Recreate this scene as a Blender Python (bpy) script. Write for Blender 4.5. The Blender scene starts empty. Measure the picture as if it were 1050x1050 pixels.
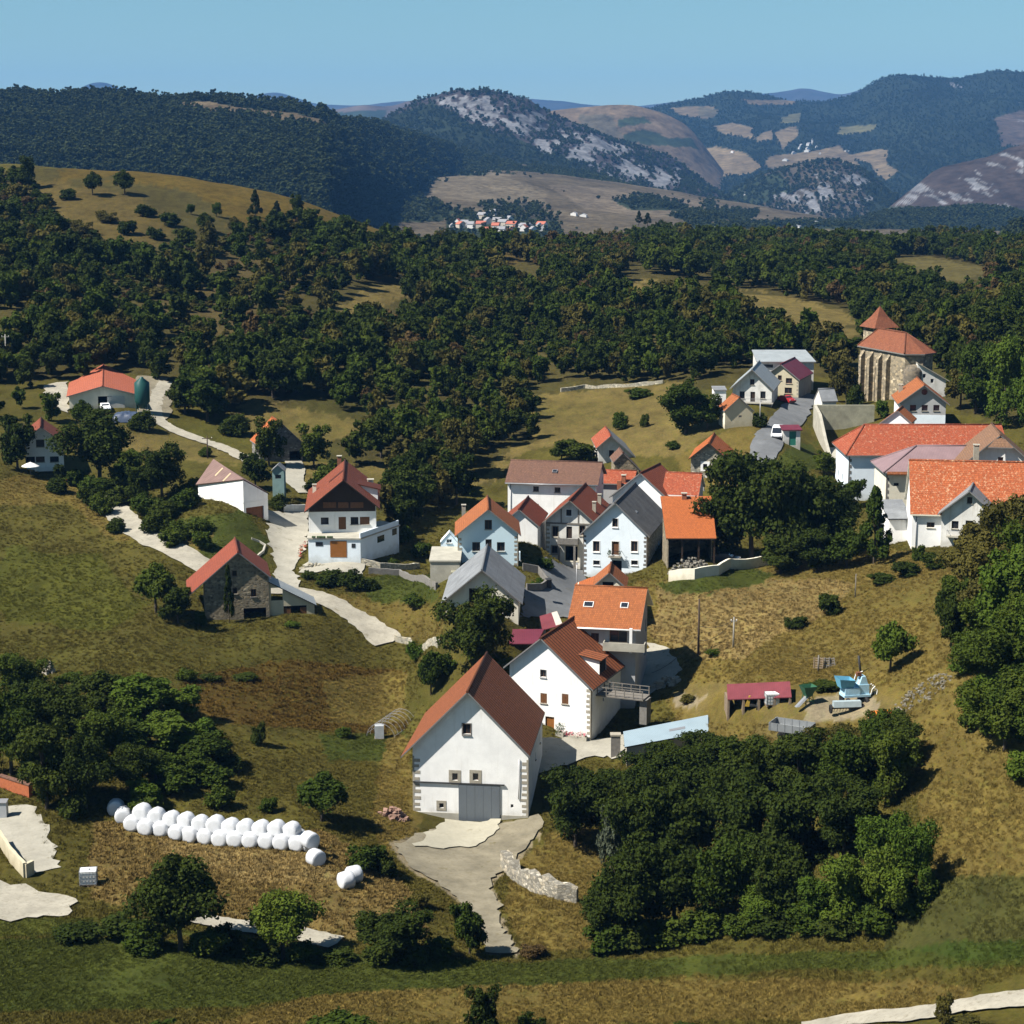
import bpy, bmesh, math, random
import numpy as np
from mathutils import Vector, Matrix
from mathutils.geometry import delaunay_2d_cdt
R = math.radians
rng = np.random.default_rng(7)
random.seed(7)
scene = bpy.context.scene
COL = scene.collection

# ------------------------------------------------------------------ camera, sky, sun, exposure
FPX, HOR = 1960.0, 150.0                     # focal length in pixels of a 1050 px frame, eye level row
PITCH = math.atan((525 - HOR) / FPX)
cam_d = bpy.data.cameras.new('camera')
cam = bpy.data.objects.new('camera', cam_d); COL.objects.link(cam)
cam_d.sensor_width = 36.0
cam_d.lens = 36.0 * FPX / 1050.0
cam_d.clip_start = 1.0
cam_d.clip_end = 60000.0
cam.location = (0, 0, 0)
cam.rotation_euler = (math.pi / 2 - PITCH, 0, 0)
scene.camera = cam

SUN_EL = R(51.0)
SUN_DIR = Vector((-0.93, -0.37, 0)).normalized() * math.cos(SUN_EL) + Vector((0, 0, math.sin(SUN_EL)))   # towards the sun
world = bpy.data.worlds.new('World'); scene.world = world
world.use_nodes = True
wn = world.node_tree.nodes; wl = world.node_tree.links
bg = wn['Background']
sky = wn.new('ShaderNodeTexSky'); sky.sky_type = 'NISHITA'; sky.sun_disc = False
sky.sun_elevation = SUN_EL
sky.sun_rotation = math.atan2(SUN_DIR.x, SUN_DIR.y)
sky.altitude = 700; sky.air_density = 1.1; sky.dust_density = 0.2; sky.ozone_density = 3.0
tint = wn.new('ShaderNodeMix'); tint.data_type = 'RGBA'; tint.blend_type = 'MULTIPLY'; tint.inputs[0].default_value = 1.0; tint.inputs[7].default_value = (.74, .97, .94, 1)
wl.new(sky.outputs['Color'], tint.inputs[6]); wl.new(tint.outputs[2], bg.inputs['Color'])
bg.inputs['Strength'].default_value = 0.045
sun_d = bpy.data.lights.new('sun', 'SUN'); sun_d.energy = 5.0; sun_d.angle = R(0.53); sun_d.color = (1.0, 0.945, 0.86)
sun = bpy.data.objects.new('sun', sun_d); COL.objects.link(sun)
sun.rotation_euler = (-SUN_DIR).to_track_quat('-Z', 'Y').to_euler()
scene.view_settings.view_transform = 'Standard'
scene.view_settings.look = 'None'
scene.view_settings.exposure = 1.12
scene.view_settings.gamma = 1.0
scene.view_settings.use_curve_mapping = False
scene.render.engine = 'CYCLES'
scene.cycles.max_bounces = 5; scene.cycles.diffuse_bounces = 3; scene.cycles.glossy_bounces = 2
scene.cycles.transparent_max_bounces = 6; scene.cycles.volume_bounces = 0
scene.cycles.use_denoising = True
# ------------------------------------------------------------------ picture geometry -> world points
CF = np.array([0, math.cos(PITCH), -math.sin(PITCH)]); CU = np.array([0, math.sin(PITCH), math.cos(PITCH)])
def ray(u, v):
    r = CF + np.array([1.0, 0, 0]) * (u - 525) / FPX + CU * (525 - v) / FPX
    return r / r[1]                          # per metre of depth
def unproj(u, v, y): return ray(u, v) * y
def project(p):
    p = np.asarray(p, float); d = p @ CF
    return 525 + FPX * p[..., 0] / d, 525 - FPX * (p @ CU) / d

# terrain: levelled survey points (where the eye meets the ground, and how far away)
SURVEY = [
 # u, v, depth
 (-250,1050,136),(0,1050,140),(0,960,159),(0,925,168),(0,900,174),(0,835,191),(0,760,211),(0,700,228),(0,620,258),(0,550,290),(0,490,318),(0,440,352),(0,400,390),(0,330,452),(0,250,560),(0,205,650),(0,165,720),
 (-250,960,155),(-250,835,188),(-250,700,225),(-250,550,286),(-250,430,360),(-250,330,450),(-250,230,590),(-250,160,720),
 (75,820,194),(120,842,190),(75,640,250),(75,560,286),
 (150,1050,140),(150,960,160),(150,900,174),(150,750,210),(150,650,244),(130,535,302),(150,590,272),(150,470,345),(150,430,375),(150,400,396),(150,330,462),(150,250,580),(160,178,728),
 (220,852,188),(320,885,178),(360,908,174),
 (215,634,258),(318,641,256),(243,525,300),(273,542,301),(300,506,330),(300,475,352),(105,421,378),(135,420,378),(45,487,328),
 (300,1050,142),(300,970,161),(300,800,203),(300,700,237),(290,585,285),(345,571,290),(409,580,290),(300,440,378),(300,405,404),(300,330,480),(300,260,600),(300,206,740),
 (450,1050,144),(450,970,163),(450,890,185),(482,842,200),(420,780,215),(430,700,240),(440,655,257),(440,590,286),(430,540,312),(450,490,345),(450,440,385),(450,400,420),(450,340,500),(450,280,620),(450,252,760),
 (600,1050,146),(600,970,165),(520,945,171),(560,925,174),(600,900,183),(575,750,222),(606,756,222),(534,645,246),(670,690,240),(532,585,272),(555,560,285),(567,575,288),(600,612,272),(632,593,282),(600,545,310),(560,525,326),(600,470,352),(600,440,380),(600,400,420),(600,340,500),(600,280,640),(600,258,800),(600,252,900),
 (750,1050,142),(750,970,160),(750,900,176),(750,830,190),(640,778,211),(750,765,205),(750,725,211),(750,700,222),(750,640,247),(750,580,275),(750,540,295),(735,490,322),(780,415,368),(820,409,385),(740,441,348),(770,440,346),(797,452,337),(750,380,420),(750,330,500),(750,300,600),(750,268,800),(750,257,1000),
 (812,745,198),(875,725,200),(840,680,222),
 (900,1050,134),(900,970,150),(900,900,160),(900,830,171),(900,760,186),(900,700,204),(900,640,227),(900,590,252),(945,554,272),(968,563,262),(880,515,312),(845,462,350),(900,418,372),(880,411,394),(925,410,382),(900,380,420),(900,340,500),(900,300,620),(900,266,850),(900,257,1050),
 (1050,1050,126),(1050,970,138),(1050,900,147),(1050,800,160),(1050,700,178),(1000,680,190),(1050,620,202),(1050,575,232),(1030,545,268),(1050,500,300),(1050,450,330),(1050,400,372),(1050,350,435),(1050,300,580),(1050,262,820),
 (700,578,272),(732,576,273),(705,601,262),(455,636,243),(450,598,266),(726,762,213),(690,768,211.5),(742,718,212),(777,717,208.5),(812,716,205.5),(1300,1050,120),(1300,900,140),(1300,700,168),(1300,575,215),(1300,450,320),(1300,350,430),(1300,255,800),
]
HIDDEN = [  # ground nobody sees: (u, depth, z)
 (-250,60,-56),(200,60,-58),(600,60,-58),(1000,60,-52),(1300,60,-50),(-250,100,-61),(300,100,-62),(800,100,-60),(1300,95,-53),
 (-250,900,-38),(100,900,-36),(300,880,-42),(450,880,-52),(600,1020,-54),(750,1150,-56),(900,1200,-58),(1100,1000,-52),(1300,1000,-52),
 (-250,1250,-60),(200,1250,-64),(500,1250,-68),(800,1400,-70),(1100,1400,-66),(1300,1400,-66),
 (-250,1800,-76),(200,1800,-76),(500,1800,-74),(800,1800,-74),(1300,1800,-74),
]
def _key(x, y):
    a = np.asarray(x) / np.asarray(y) * FPX / 260.0
    return np.stack([a, np.log(np.asarray(y)) * 4.0], -1)
_pts = [unproj(u, v, d) for u, v, d in SURVEY] + [np.array([(u - 525) / FPX * d, d, z]) for u, d, z in HIDDEN]
_pts = np.array(_pts); _K = _key(_pts[:, 0], _pts[:, 1])
def _phi(r2): return np.sqrt(r2 + 0.02)
_A = _phi(((_K[:, None] - _K[None]) ** 2).sum(-1)) - np.eye(len(_K)) * 0.004
_A = np.block([[_A, np.ones((len(_K), 1))], [np.ones((1, len(_K))), np.zeros((1, 1))]])
_C = np.linalg.solve(_A, np.append(_pts[:, 2], 0))
PLAIN = -185.0
def _fade(y):
    t = np.clip((y - 1120.0) / 360.0, 0, 1); return t * t * (3 - 2 * t)
def ground_z(x, y):
    x = np.atleast_1d(np.asarray(x, float)); y = np.atleast_1d(np.asarray(y, float))
    out = np.empty(x.shape)
    fx, fy = x.ravel(), y.ravel(); fo = np.empty(fx.shape)
    for i in range(0, len(fx), 20000):
        k = _key(np.clip(fx[i:i+20000] / fy[i:i+20000], -0.55, 0.55) * fy[i:i+20000], fy[i:i+20000])
        r2 = ((k[:, None] - _K[None]) ** 2).sum(-1)
        fo[i:i+20000] = _phi(r2) @ _C[:-1] + _C[-1]
    out = fo.reshape(x.shape)
    t = _fade(y)
    n = (np.sin(x * 0.31 + 1.3 * np.sin(y * 0.17)) * np.sin(y * 0.23 + 1.1 * np.sin(x * 0.13))) * 0.16 + np.sin(x * 0.071 + 2) * np.sin(y * 0.053) * 0.25
    n = n * np.clip((y - 60) / 40, 0, 1) + np.sin(x * .021 + y * .013) * np.sin(y * .017 - x * .006) * np.clip((y - 430) / 200, 0, 1) * 2.0 * (1 - t)
    return out * (1 - t) + PLAIN * t + n
def gz(x, y): return float(ground_z(x, y)[0])
_D = np.exp(np.linspace(math.log(110), math.log(1300), 1400))
def hit(u, v, dmin=110.0):
    """the point of the ground seen along one line of sight"""
    r = ray(u, v)
    d = _D[_D >= dmin]
    z = ground_z(r[0] * d, d)
    below = np.nonzero(r[2] * d < z)[0]
    if len(below) == 0: return r * 1200
    i = below[0]
    if i == 0: return r * d[0]
    a, b = d[i-1], d[i]
    fa = r[2] * a - z[i-1]; fb = r[2] * b - z[i]
    y = a + (b - a) * fa / (fa - fb)
    p = r * y; p[2] = gz(p[0], y)
    return p
# ------------------------------------------------------------------ small numeric noise
def _hash(i, j, s):
    n = (i * 374761393 + j * 668265263 + s * 1442695041) & 0xFFFFFFFF
    n = ((n ^ (n >> 13)) * 1274126177) & 0xFFFFFFFF
    return ((n ^ (n >> 16)) & 0xFFFF) / 65535.0
def vnoise(x, y, s=0):
    xi = np.floor(x).astype(np.int64); yi = np.floor(y).astype(np.int64)
    fx = x - xi; fy = y - yi
    fx = fx * fx * (3 - 2 * fx); fy = fy * fy * (3 - 2 * fy)
    a = _hash(xi, yi, s); b = _hash(xi + 1, yi, s); c = _hash(xi, yi + 1, s); d = _hash(xi + 1, yi + 1, s)
    return (a * (1 - fx) + b * fx) * (1 - fy) + (c * (1 - fx) + d * fx) * fy
def fbm(x, y, o=4, s=0):
    t = 0; a = 0.5
    for k in range(o):
        t = t + a * vnoise(x * 2 ** k, y * 2 ** k, s + k); a *= 0.5
    return t / (1 - 0.5 ** o)
def inpoly(u, v, poly):
    inside = np.zeros(u.shape, bool); n = len(poly)
    for i in range(n):
        x1, y1 = poly[i]; x2, y2 = poly[(i + 1) % n]
        if y1 == y2: continue
        c = ((y1 > v) != (y2 > v)) & (u < (x2 - x1) * (v - y1) / (y2 - y1) + x1)
        inside ^= c
    return inside

# ------------------------------------------------------------------ materials
def new_mat(name):
    m = bpy.data.materials.new(name); m.use_nodes = True
    nt = m.node_tree; b = nt.nodes['Principled BSDF']
    b.inputs['Roughness'].default_value = 0.85
    b.inputs['Specular IOR Level'].default_value = 0.25
    return m, nt, b
def nd(nt, t, **kw):
    n = nt.nodes.new(t)
    for k, v in kw.items():
        if k in n.inputs: n.inputs[k].default_value = v
        else: setattr(n, k, v)
    return n
def ramp(nt, fac, stops):
    r = nt.nodes.new('ShaderNodeValToRGB'); e = r.color_ramp.elements
    while len(e) < len(stops): e.new(0.5)
    for i, (p, c) in enumerate(stops):
        e[i].position = p; e[i].color = (*c, 1) if len(c) == 3 else c
    nt.links.new(fac, r.inputs[0]); return r.outputs[0]
def mixc(nt, fac, a, b, mode='MIX'):
    m = nt.nodes.new('ShaderNodeMix'); m.data_type = 'RGBA'; m.blend_type = mode
    for sock, val in ((m.inputs[0], fac), (m.inputs[6], a), (m.inputs[7], b)):
        if hasattr(val, 'links'): nt.links.new(val, sock)
        elif isinstance(val, (int, float)): sock.default_value = val
        else: sock.default_value = (*val, 1)
    return m.outputs[2]
def coords(nt, kind='Object', scale=(1, 1, 1)):
    t = nt.nodes.new('ShaderNodeTexCoord'); mp = nt.nodes.new('ShaderNodeMapping')
    mp.inputs['Scale'].default_value = scale
    nt.links.new(t.outputs[kind], mp.inputs[0]); return mp.outputs[0]
def noise(nt, co, scale, detail=4, rough=0.6):
    n = nd(nt, 'ShaderNodeTexNoise', Scale=scale, Detail=detail, Roughness=rough)
    nt.links.new(co, n.inputs['Vector']); return n.outputs['Fac']
def bump(nt, b, h, strength, dist):
    bp = nd(nt, 'ShaderNodeBump', Strength=strength, Distance=dist)
    nt.links.new(h, bp.inputs['Height']); nt.links.new(bp.outputs[0], b.inputs['Normal'])
def worldpos(nt, scale=(1, 1, 1)):
    g = nt.nodes.new('ShaderNodeNewGeometry'); mp = nt.nodes.new('ShaderNodeMapping')
    mp.inputs['Scale'].default_value = scale
    nt.links.new(g.outputs['Position'], mp.inputs[0]); return mp.outputs[0]

_mats = {}
def plain(name, c, rough=0.8, var=0.25, scale=1.5, metal=0.0, b_=0.15, spec=0.25):
    """one colour with blotchy wear"""
    if name in _mats: return _mats[name]
    m, nt, b = new_mat(name); co = worldpos(nt)
    n1 = noise(nt, co, scale); n2 = noise(nt, co, scale * 7, 3)
    c = np.array(c)
    col = ramp(nt, n1, [(0.3, tuple(c * (1 - var))), (0.7, tuple(np.minimum(c * (1 + var), 0.9)))])
    col = mixc(nt, n2, col, tuple(c * (1 - var * 0.6)), 'MIX')
    nt.links.new(col, b.inputs['Base Color'])
    b.inputs['Roughness'].default_value = rough; b.inputs['Metallic'].default_value = metal
    b.inputs['Specular IOR Level'].default_value = spec
    if b_: bump(nt, b, n2, b_, 0.03)
    _mats[name] = m; return m
def plaster(name, c, stain=0.12, streak=(0.35, 0.32, 0.27)):
    """limewashed render with patches and rain streaks"""
    if name in _mats: return _mats[name]
    m, nt, b = new_mat(name); c = np.array(c)
    co = worldpos(nt); cs = worldpos(nt, (2.2, 2.2, 0.22))
    n1 = noise(nt, co, 0.7, 5); n2 = noise(nt, cs, 1.0, 4); n3 = noise(nt, co, 9, 3)
    col = ramp(nt, n1, [(0.35, tuple(c * (1 - stain * 0.7))), (0.62, tuple(c))])
    f = ramp(nt, n2, [(0.56, (0, 0, 0)), (0.85, (stain * 3.0,) * 3)])
    col = mixc(nt, f, col, tuple(c * np.array(streak) * 1.6))
    oc = nt.nodes.new('ShaderNodeTexCoord'); sz = nt.nodes.new('ShaderNodeSeparateXYZ'); nt.links.new(oc.outputs['Object'], sz.inputs[0])
    ma = nd(nt, 'ShaderNodeMath', operation='MULTIPLY_ADD'); nt.links.new(n1, ma.inputs[0]); ma.inputs[1].default_value = 2.6; nt.links.new(sz.outputs[2], ma.inputs[2])
    mb_ = nd(nt, 'ShaderNodeMath', operation='MULTIPLY'); nt.links.new(ma.outputs[0], mb_.inputs[0]); mb_.inputs[1].default_value = .2
    fd = ramp(nt, mb_.outputs[0], [(.28, (.55,) * 3), (.52, (0,) * 3)]); col = mixc(nt, fd, col, tuple(c * np.array((.52, .48, .40))))
    nt.links.new(col, b.inputs['Base Color']); b.inputs['Roughness'].default_value = 0.92
    bump(nt, b, n3, 0.25, 0.02)
    _mats[name] = m; return m
def rubble(name, c, mortar, scale=2.2):
    """coursed rubble stone"""
    if name in _mats: return _mats[name]
    m, nt, b = new_mat(name); co = worldpos(nt, (1, 1, 1.5))
    nz = nd(nt, 'ShaderNodeTexNoise', Scale=1.4, Detail=2); nt.links.new(co, nz.inputs[0])
    va = nd(nt, 'ShaderNodeVectorMath', operation='MULTIPLY_ADD'); nt.links.new(nz.outputs['Color'], va.inputs[0])
    va.inputs[1].default_value = (.35, .35, .35); nt.links.new(co, va.inputs[2])
    v = nd(nt, 'ShaderNodeTexVoronoi', Scale=scale); v.feature = 'F1'; nt.links.new(va.outputs[0], v.inputs['Vector'])
    v2 = nd(nt, 'ShaderNodeTexVoronoi', Scale=scale); v2.feature = 'DISTANCE_TO_EDGE'; nt.links.new(va.outputs[0], v2.inputs['Vector'])
    sep = nt.nodes.new('ShaderNodeSeparateColor'); nt.links.new(v.outputs['Color'], sep.inputs[0])
    c = np.array(c)
    col = ramp(nt, sep.outputs[0], [(0.0, tuple(c * 0.45)), (0.5, tuple(c)), (0.85, tuple(c * np.array((1.35, 1.25, 1.1)))), (1.0, tuple(np.minimum(c * 2.1, .75)))])
    e = ramp(nt, v2.outputs['Distance'], [(0.0, (1, 1, 1)), (0.11, (0, 0, 0))])
    col = mixc(nt, e, col, mortar)
    n1 = noise(nt, co, 0.5); f = ramp(nt, n1, [(0.4, (0, 0, 0)), (0.7, (.5, .5, .5))])
    col = mixc(nt, f, col, tuple(c * 0.7))
    nt.links.new(col, b.inputs['Base Color']); b.inputs['Roughness'].default_value = 0.95
    bump(nt, b, v2.outputs['Distance'], 0.6, 0.08)
    _mats[name] = m; return m
def tiles(name, c, var=0.3, tw=0.24, tl=0.36, lichen=0.0, lich_c=(.5, .38, .25), grooves=0.0, gw=0.9, gc=0.25, moss=0.0):
    """clay roof tiles laid along the UV of a slope: u along the ridge, v down the slope (metres)"""
    if name in _mats: return _mats[name]
    m, nt, b = new_mat(name); c = np.array(c) * .72
    uv = coords(nt, 'UV'); wp = worldpos(nt)
    br = nd(nt, 'ShaderNodeTexBrick', Scale=1.0); nt.links.new(uv, br.inputs['Vector'])
    br.offset = 0.5
    for k, v in (('Mortar Size', 0.025), ('Brick Width', tw), ('Row Height', tl), ('Bias', 0.0), ('Mortar Smooth', 0.3)): br.inputs[k].default_value = v
    br.inputs['Color1'].default_value = (*np.minimum(c * (1 + var), .9), 1); br.inputs['Color2'].default_value = (*(c * (1 - var)), 1)
    br.inputs['Mortar'].default_value = (*(c * 0.35), 1)
    n1 = noise(nt, wp, 0.5, 5, 0.65); n2 = noise(nt, wp, 3.0, 4, 0.7)
    f = ramp(nt, n1, [(0.35, (0.0,) * 3), (0.7, (0.6,) * 3)])
    col = mixc(nt, f, br.outputs['Color'], tuple(c * np.array((0.72, 0.72, 0.85))))
    f2 = ramp(nt, n2, [(0.45, (0,) * 3), (0.75, (0.55,) * 3)])
    col = mixc(nt, f2, col, tuple(np.minimum(c * np.array((1.25, 1.2, 1.05)), .9)))
    if lichen:
        n3 = noise(nt, wp, 2.6, 6, 0.8)
        f3 = ramp(nt, n3, [(0.62 - lichen * 0.1, (0,) * 3), (0.70, (lichen,) * 3)])
        col = mixc(nt, f3, col, lich_c)
    if moss:
        n4 = noise(nt, wp, 1.1, 5, 0.7)
        f4 = ramp(nt, n4, [(0.5, (0,) * 3), (0.7, (moss,) * 3)])
        col = mixc(nt, f4, col, tuple(c * np.array((.35, .4, .45))))
    wv = nd(nt, 'ShaderNodeTexWave', Scale=1 / (tw * 6.2832) * 2 * math.pi / 2); wv.bands_direction = 'X'
    nt.links.new(uv, wv.inputs['Vector'])
    if grooves:
        gw_ = nd(nt, 'ShaderNodeSeparateXYZ'); nt.links.new(uv, gw_.inputs[0])
        md = nd(nt, 'ShaderNodeMath', operation='PINGPONG'); nt.links.new(gw_.outputs[0], md.inputs[0]); md.inputs[1].default_value = gw / 2
        fg = ramp(nt, md.outputs[0], [(gc * .55, (1,) * 3), (gc, (0,) * 3)])
        mg = nd(nt, 'ShaderNodeMath', operation='MULTIPLY'); nt.links.new(fg, mg.inputs[0]); mg.inputs[1].default_value = grooves
        col = mixc(nt, mg.outputs[0], col, tuple(c * 0.22))
    nt.links.new(col, b.inputs['Base Color']); b.inputs['Roughness'].default_value = 0.8
    ad = nd(nt, 'ShaderNodeMath', operation='MULTIPLY_ADD'); nt.links.new(br.outputs['Fac'], ad.inputs[0]); ad.inputs[1].default_value = -0.6
    nt.links.new(wv.outputs['Fac'], ad.inputs[2])
    bump(nt, b, ad.outputs[0], 0.5, 0.05)
    _mats[name] = m; return m
def sheet(name, c, pitch=0.2, metal=0.0, rough=0.6, var=0.15, panel=0.0):
    """corrugated sheeting, ribs running down the slope"""
    if name in _mats: return _mats[name]
    m, nt, b = new_mat(name); c = np.array(c); uv = coords(nt, 'UV'); wp = worldpos(nt)
    n1 = noise(nt, wp, 0.6, 5); n2 = noise(nt, wp, 4, 4)
    col = ramp(nt, n1, [(0.3, tuple(c * (1 - var))), (0.7, tuple(np.minimum(c * (1 + var), .9)))])
    f = ramp(nt, n2, [(0.5, (0,) * 3), (0.8, (.5,) * 3)]); col = mixc(nt, f, col, tuple(c * (1 - 1.6 * var)))
    sx = nd(nt, 'ShaderNodeSeparateXYZ'); nt.links.new(uv, sx.inputs[0])
    md = nd(nt, 'ShaderNodeMath', operation='PINGPONG'); nt.links.new(sx.outputs[0], md.inputs[0]); md.inputs[1].default_value = pitch / 2
    fr = ramp(nt, md.outputs[0], [(0.0, (.45,) * 3), (min(pitch / 5, .9), (0,) * 3)]); col = mixc(nt, fr, col, tuple(c * 0.55))
    if panel:
        mp = nd(nt, 'ShaderNodeMath', operation='PINGPONG'); nt.links.new(sx.outputs[1], mp.inputs[0]); mp.inputs[1].default_value = panel / 2
        fp = ramp(nt, mp.outputs[0], [(0.0, (.5,) * 3), (0.07, (0,) * 3)]); col = mixc(nt, fp, col, tuple(c * 0.6))
    nt.links.new(col, b.inputs['Base Color']); b.inputs['Roughness'].default_value = rough; b.inputs['Metallic'].default_value = metal
    bump(nt, b, md.outputs[0], 0.4, 0.05)
    _mats[name] = m; return m
def leafmat(name, c, c2, trans=0.25):
    """leaves: every crown gets its own tint from its own object random"""
    if name in _mats: return _mats[name]
    m, nt, b = new_mat(name)
    oi = nt.nodes.new('ShaderNodeObjectInfo')
    wp = worldpos(nt); n1 = noise(nt, wp, 0.9, 3); n2 = noise(nt, wp, 6.0, 2)
    ad = nd(nt, 'ShaderNodeMath', operation='MULTIPLY_ADD'); nt.links.new(oi.outputs['Random'], ad.inputs[0]); ad.inputs[1].default_value = 0.75
    ml = nd(nt, 'ShaderNodeMath', operation='MULTIPLY_ADD'); nt.links.new(n1, ml.inputs[0]); ml.inputs[1].default_value = 0.9; ml.inputs[2].default_value = -0.32
    nt.links.new(ml.outputs[0], ad.inputs[2])
    c, c2 = np.array(c), np.array(c2)
    col = ramp(nt, ad.outputs[0], [(0.0, tuple(c * 0.62)), (0.35, tuple(c)), (0.8, tuple(c * 0.5 + c2 * 0.5)), (1.0, tuple(c2))])
    f = ramp(nt, n2, [(0.4, (0,) * 3), (0.75, (.6,) * 3)]); col = mixc(nt, f, col, tuple(c2 * 1.15))
    nt.links.new(col, b.inputs['Base Color']); b.inputs['Roughness'].default_value = 0.8; b.inputs['Specular IOR Level'].default_value = 0.04
    tr = nt.nodes.new('ShaderNodeBsdfTranslucent'); nt.links.new(col, tr.inputs['Color'])
    mx = nt.nodes.new('ShaderNodeMixShader'); mx.inputs[0].default_value = trans
    nt.links.new(b.outputs[0], mx.inputs[1]); nt.links.new(tr.outputs[0], mx.inputs[2])
    nt.links.new(mx.outputs[0], nt.nodes['Material Output'].inputs['Surface'])
    _mats[name] = m; return m

# ------------------------------------------------------------------ object helpers
def link(name, me, mats=(), parent=None, loc=None):
    o = bpy.data.objects.new(name, me); COL.objects.link(o)
    for m in (mats if isinstance(mats, (list, tuple)) else [mats]): me.materials.append(m)
    if parent is not None: o.parent = parent
    if loc is not None: o.location = loc
    return o
def tag(o, label=None, cat=None, group=None, kind=None):
    if label: o['label'] = label
    if cat: o['category'] = cat
    if group: o['group'] = group
    if kind: o['kind'] = kind
    return o
def empty(name, loc, rz=0.0, label=None, cat=None, group=None):
    o = bpy.data.objects.new(name, None); COL.objects.link(o); o.location = loc; o.rotation_euler = (0, 0, rz)
    o.empty_display_size = 0.5
    return tag(o, label, cat, group)
def copy_tree(o, parent=None):
    c = o.copy(); COL.objects.link(c); c.parent = parent
    for ch in list(o.children): copy_tree(ch, c)
    return c
def grid_mesh(name, X, Y, Z, keep=None):
    r, c = X.shape
    me = bpy.data.meshes.new(name)
    me.vertices.add(r * c)
    me.vertices.foreach_set('co', np.stack([X, Y, Z], -1).ravel().astype(np.float32))
    i = np.arange(r * c).reshape(r, c)
    q = np.stack([i[:-1, :-1], i[:-1, 1:], i[1:, 1:], i[1:, :-1]], -1).reshape(-1, 4)
    n = len(q)
    me.loops.add(n * 4); me.polygons.add(n)
    me.loops.foreach_set('vertex_index', q.ravel().astype(np.int32))
    me.polygons.foreach_set('loop_start', np.arange(0, n * 4, 4, dtype=np.int32))
    me.polygons.foreach_set('use_smooth', np.ones(n, bool))
    me.update(calc_edges=True); return me
def vcol(me, name, rgb):
    a = me.attributes.new(name, 'FLOAT_COLOR', 'POINT')
    a.data.foreach_set('color', np.concatenate([rgb, np.ones((len(rgb), 1))], 1).ravel().astype(np.float32))
class MB:
    """collects boxes, slabs, tubes and free polygons for ONE mesh"""
    def __init__(s): s.bm = bmesh.new(); s.uv = s.bm.loops.layers.uv.new('UVMap')
    def poly(s, pts, mi=0, uvs=None):
        f = s.bm.faces.new([s.bm.verts.new(p) for p in pts]); f.material_index = mi
        if uvs is not None:
            for l, w in zip(f.loops, uvs): l[s.uv].uv = w
        return f
    def box(s, x0, x1, y0, y1, z0, z1, mi=0):
        P = [(x, y, z) for z in (z0, z1) for y in (y0, y1) for x in (x0, x1)]
        for q in ((0, 2, 3, 1), (4, 5, 7, 6), (0, 1, 5, 4), (2, 6, 7, 3), (0, 4, 6, 2), (1, 3, 7, 5)):
            s.poly([P[i] for i in q], mi, [(0, 0), (1, 0), (1, 1), (0, 1)])
    def prism(s, poly, h, mi=0):
        """poly: 3d outline, h: 3d offset"""
        h = Vector(h); a = [Vector(p) for p in poly]; b = [p + h for p in a]
        s.poly(a[::-1], mi); s.poly(b, mi)
        for i in range(len(a)):
            j = (i + 1) % len(a); s.poly([a[i], a[j], b[j], b[i]], mi)
    def tube(s, pts, r, n=6, mi=0, r2=None):
        pts = [Vector(p) for p in pts]; rings = []
        for i, p in enumerate(pts):
            t = (pts[min(i + 1, len(pts) - 1)] - pts[max(i - 1, 0)]).normalized()
            a = t.orthogonal().normalized(); b = t.cross(a)
            rr = r if r2 is None else r + (r2 - r) * i / (len(pts) - 1)
            rings.append([s.bm.verts.new(p + (a * math.cos(2 * math.pi * k / n) + b * math.sin(2 * math.pi * k / n)) * rr) for k in range(n)])
        for A, B in zip(rings, rings[1:]):
            for k in range(n):
                f = s.bm.faces.new([A[k], A[(k + 1) % n], B[(k + 1) % n], B[k]]); f.material_index = mi; f.smooth = n > 5
        for r_, fl in ((rings[0], True), (rings[-1], False)):
            f = s.bm.faces.new(r_[::-1] if fl else r_); f.material_index = mi
    def lathe(s, prof, n=20, mi=0, axis='Z', off=(0, 0, 0), smooth=True):
        rings = []
        for r, h in prof:
            ring = []
            for k in range(n):
                c, t = math.cos(2 * math.pi * k / n) * r, math.sin(2 * math.pi * k / n) * r
                p = (c, t, h) if axis == 'Z' else ((c, h, t) if axis == 'Y' else (h, c, t))
                ring.append(s.bm.verts.new(Vector(p) + Vector(off)))
            rings.append(ring)
        for A, B in zip(rings, rings[1:]):
            for k in range(n):
                f = s.bm.faces.new([A[k], A[(k + 1) % n], B[(k + 1) % n], B[k]]); f.material_index = mi; f.smooth = smooth
        if prof[0][0] > 1e-4: s.bm.faces.new(rings[0][::-1]).material_index = mi
        if prof[-1][0] > 1e-4: s.bm.faces.new(rings[-1]).material_index = mi
    def build(s, name, mats, parent=None, loc=None, fix=True):
        if fix: bmesh.ops.recalc_face_normals(s.bm, faces=s.bm.faces)
        me = bpy.data.meshes.new(name); s.bm.to_mesh(me); s.bm.free()
        return link(name, me, mats, parent, loc)
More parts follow.
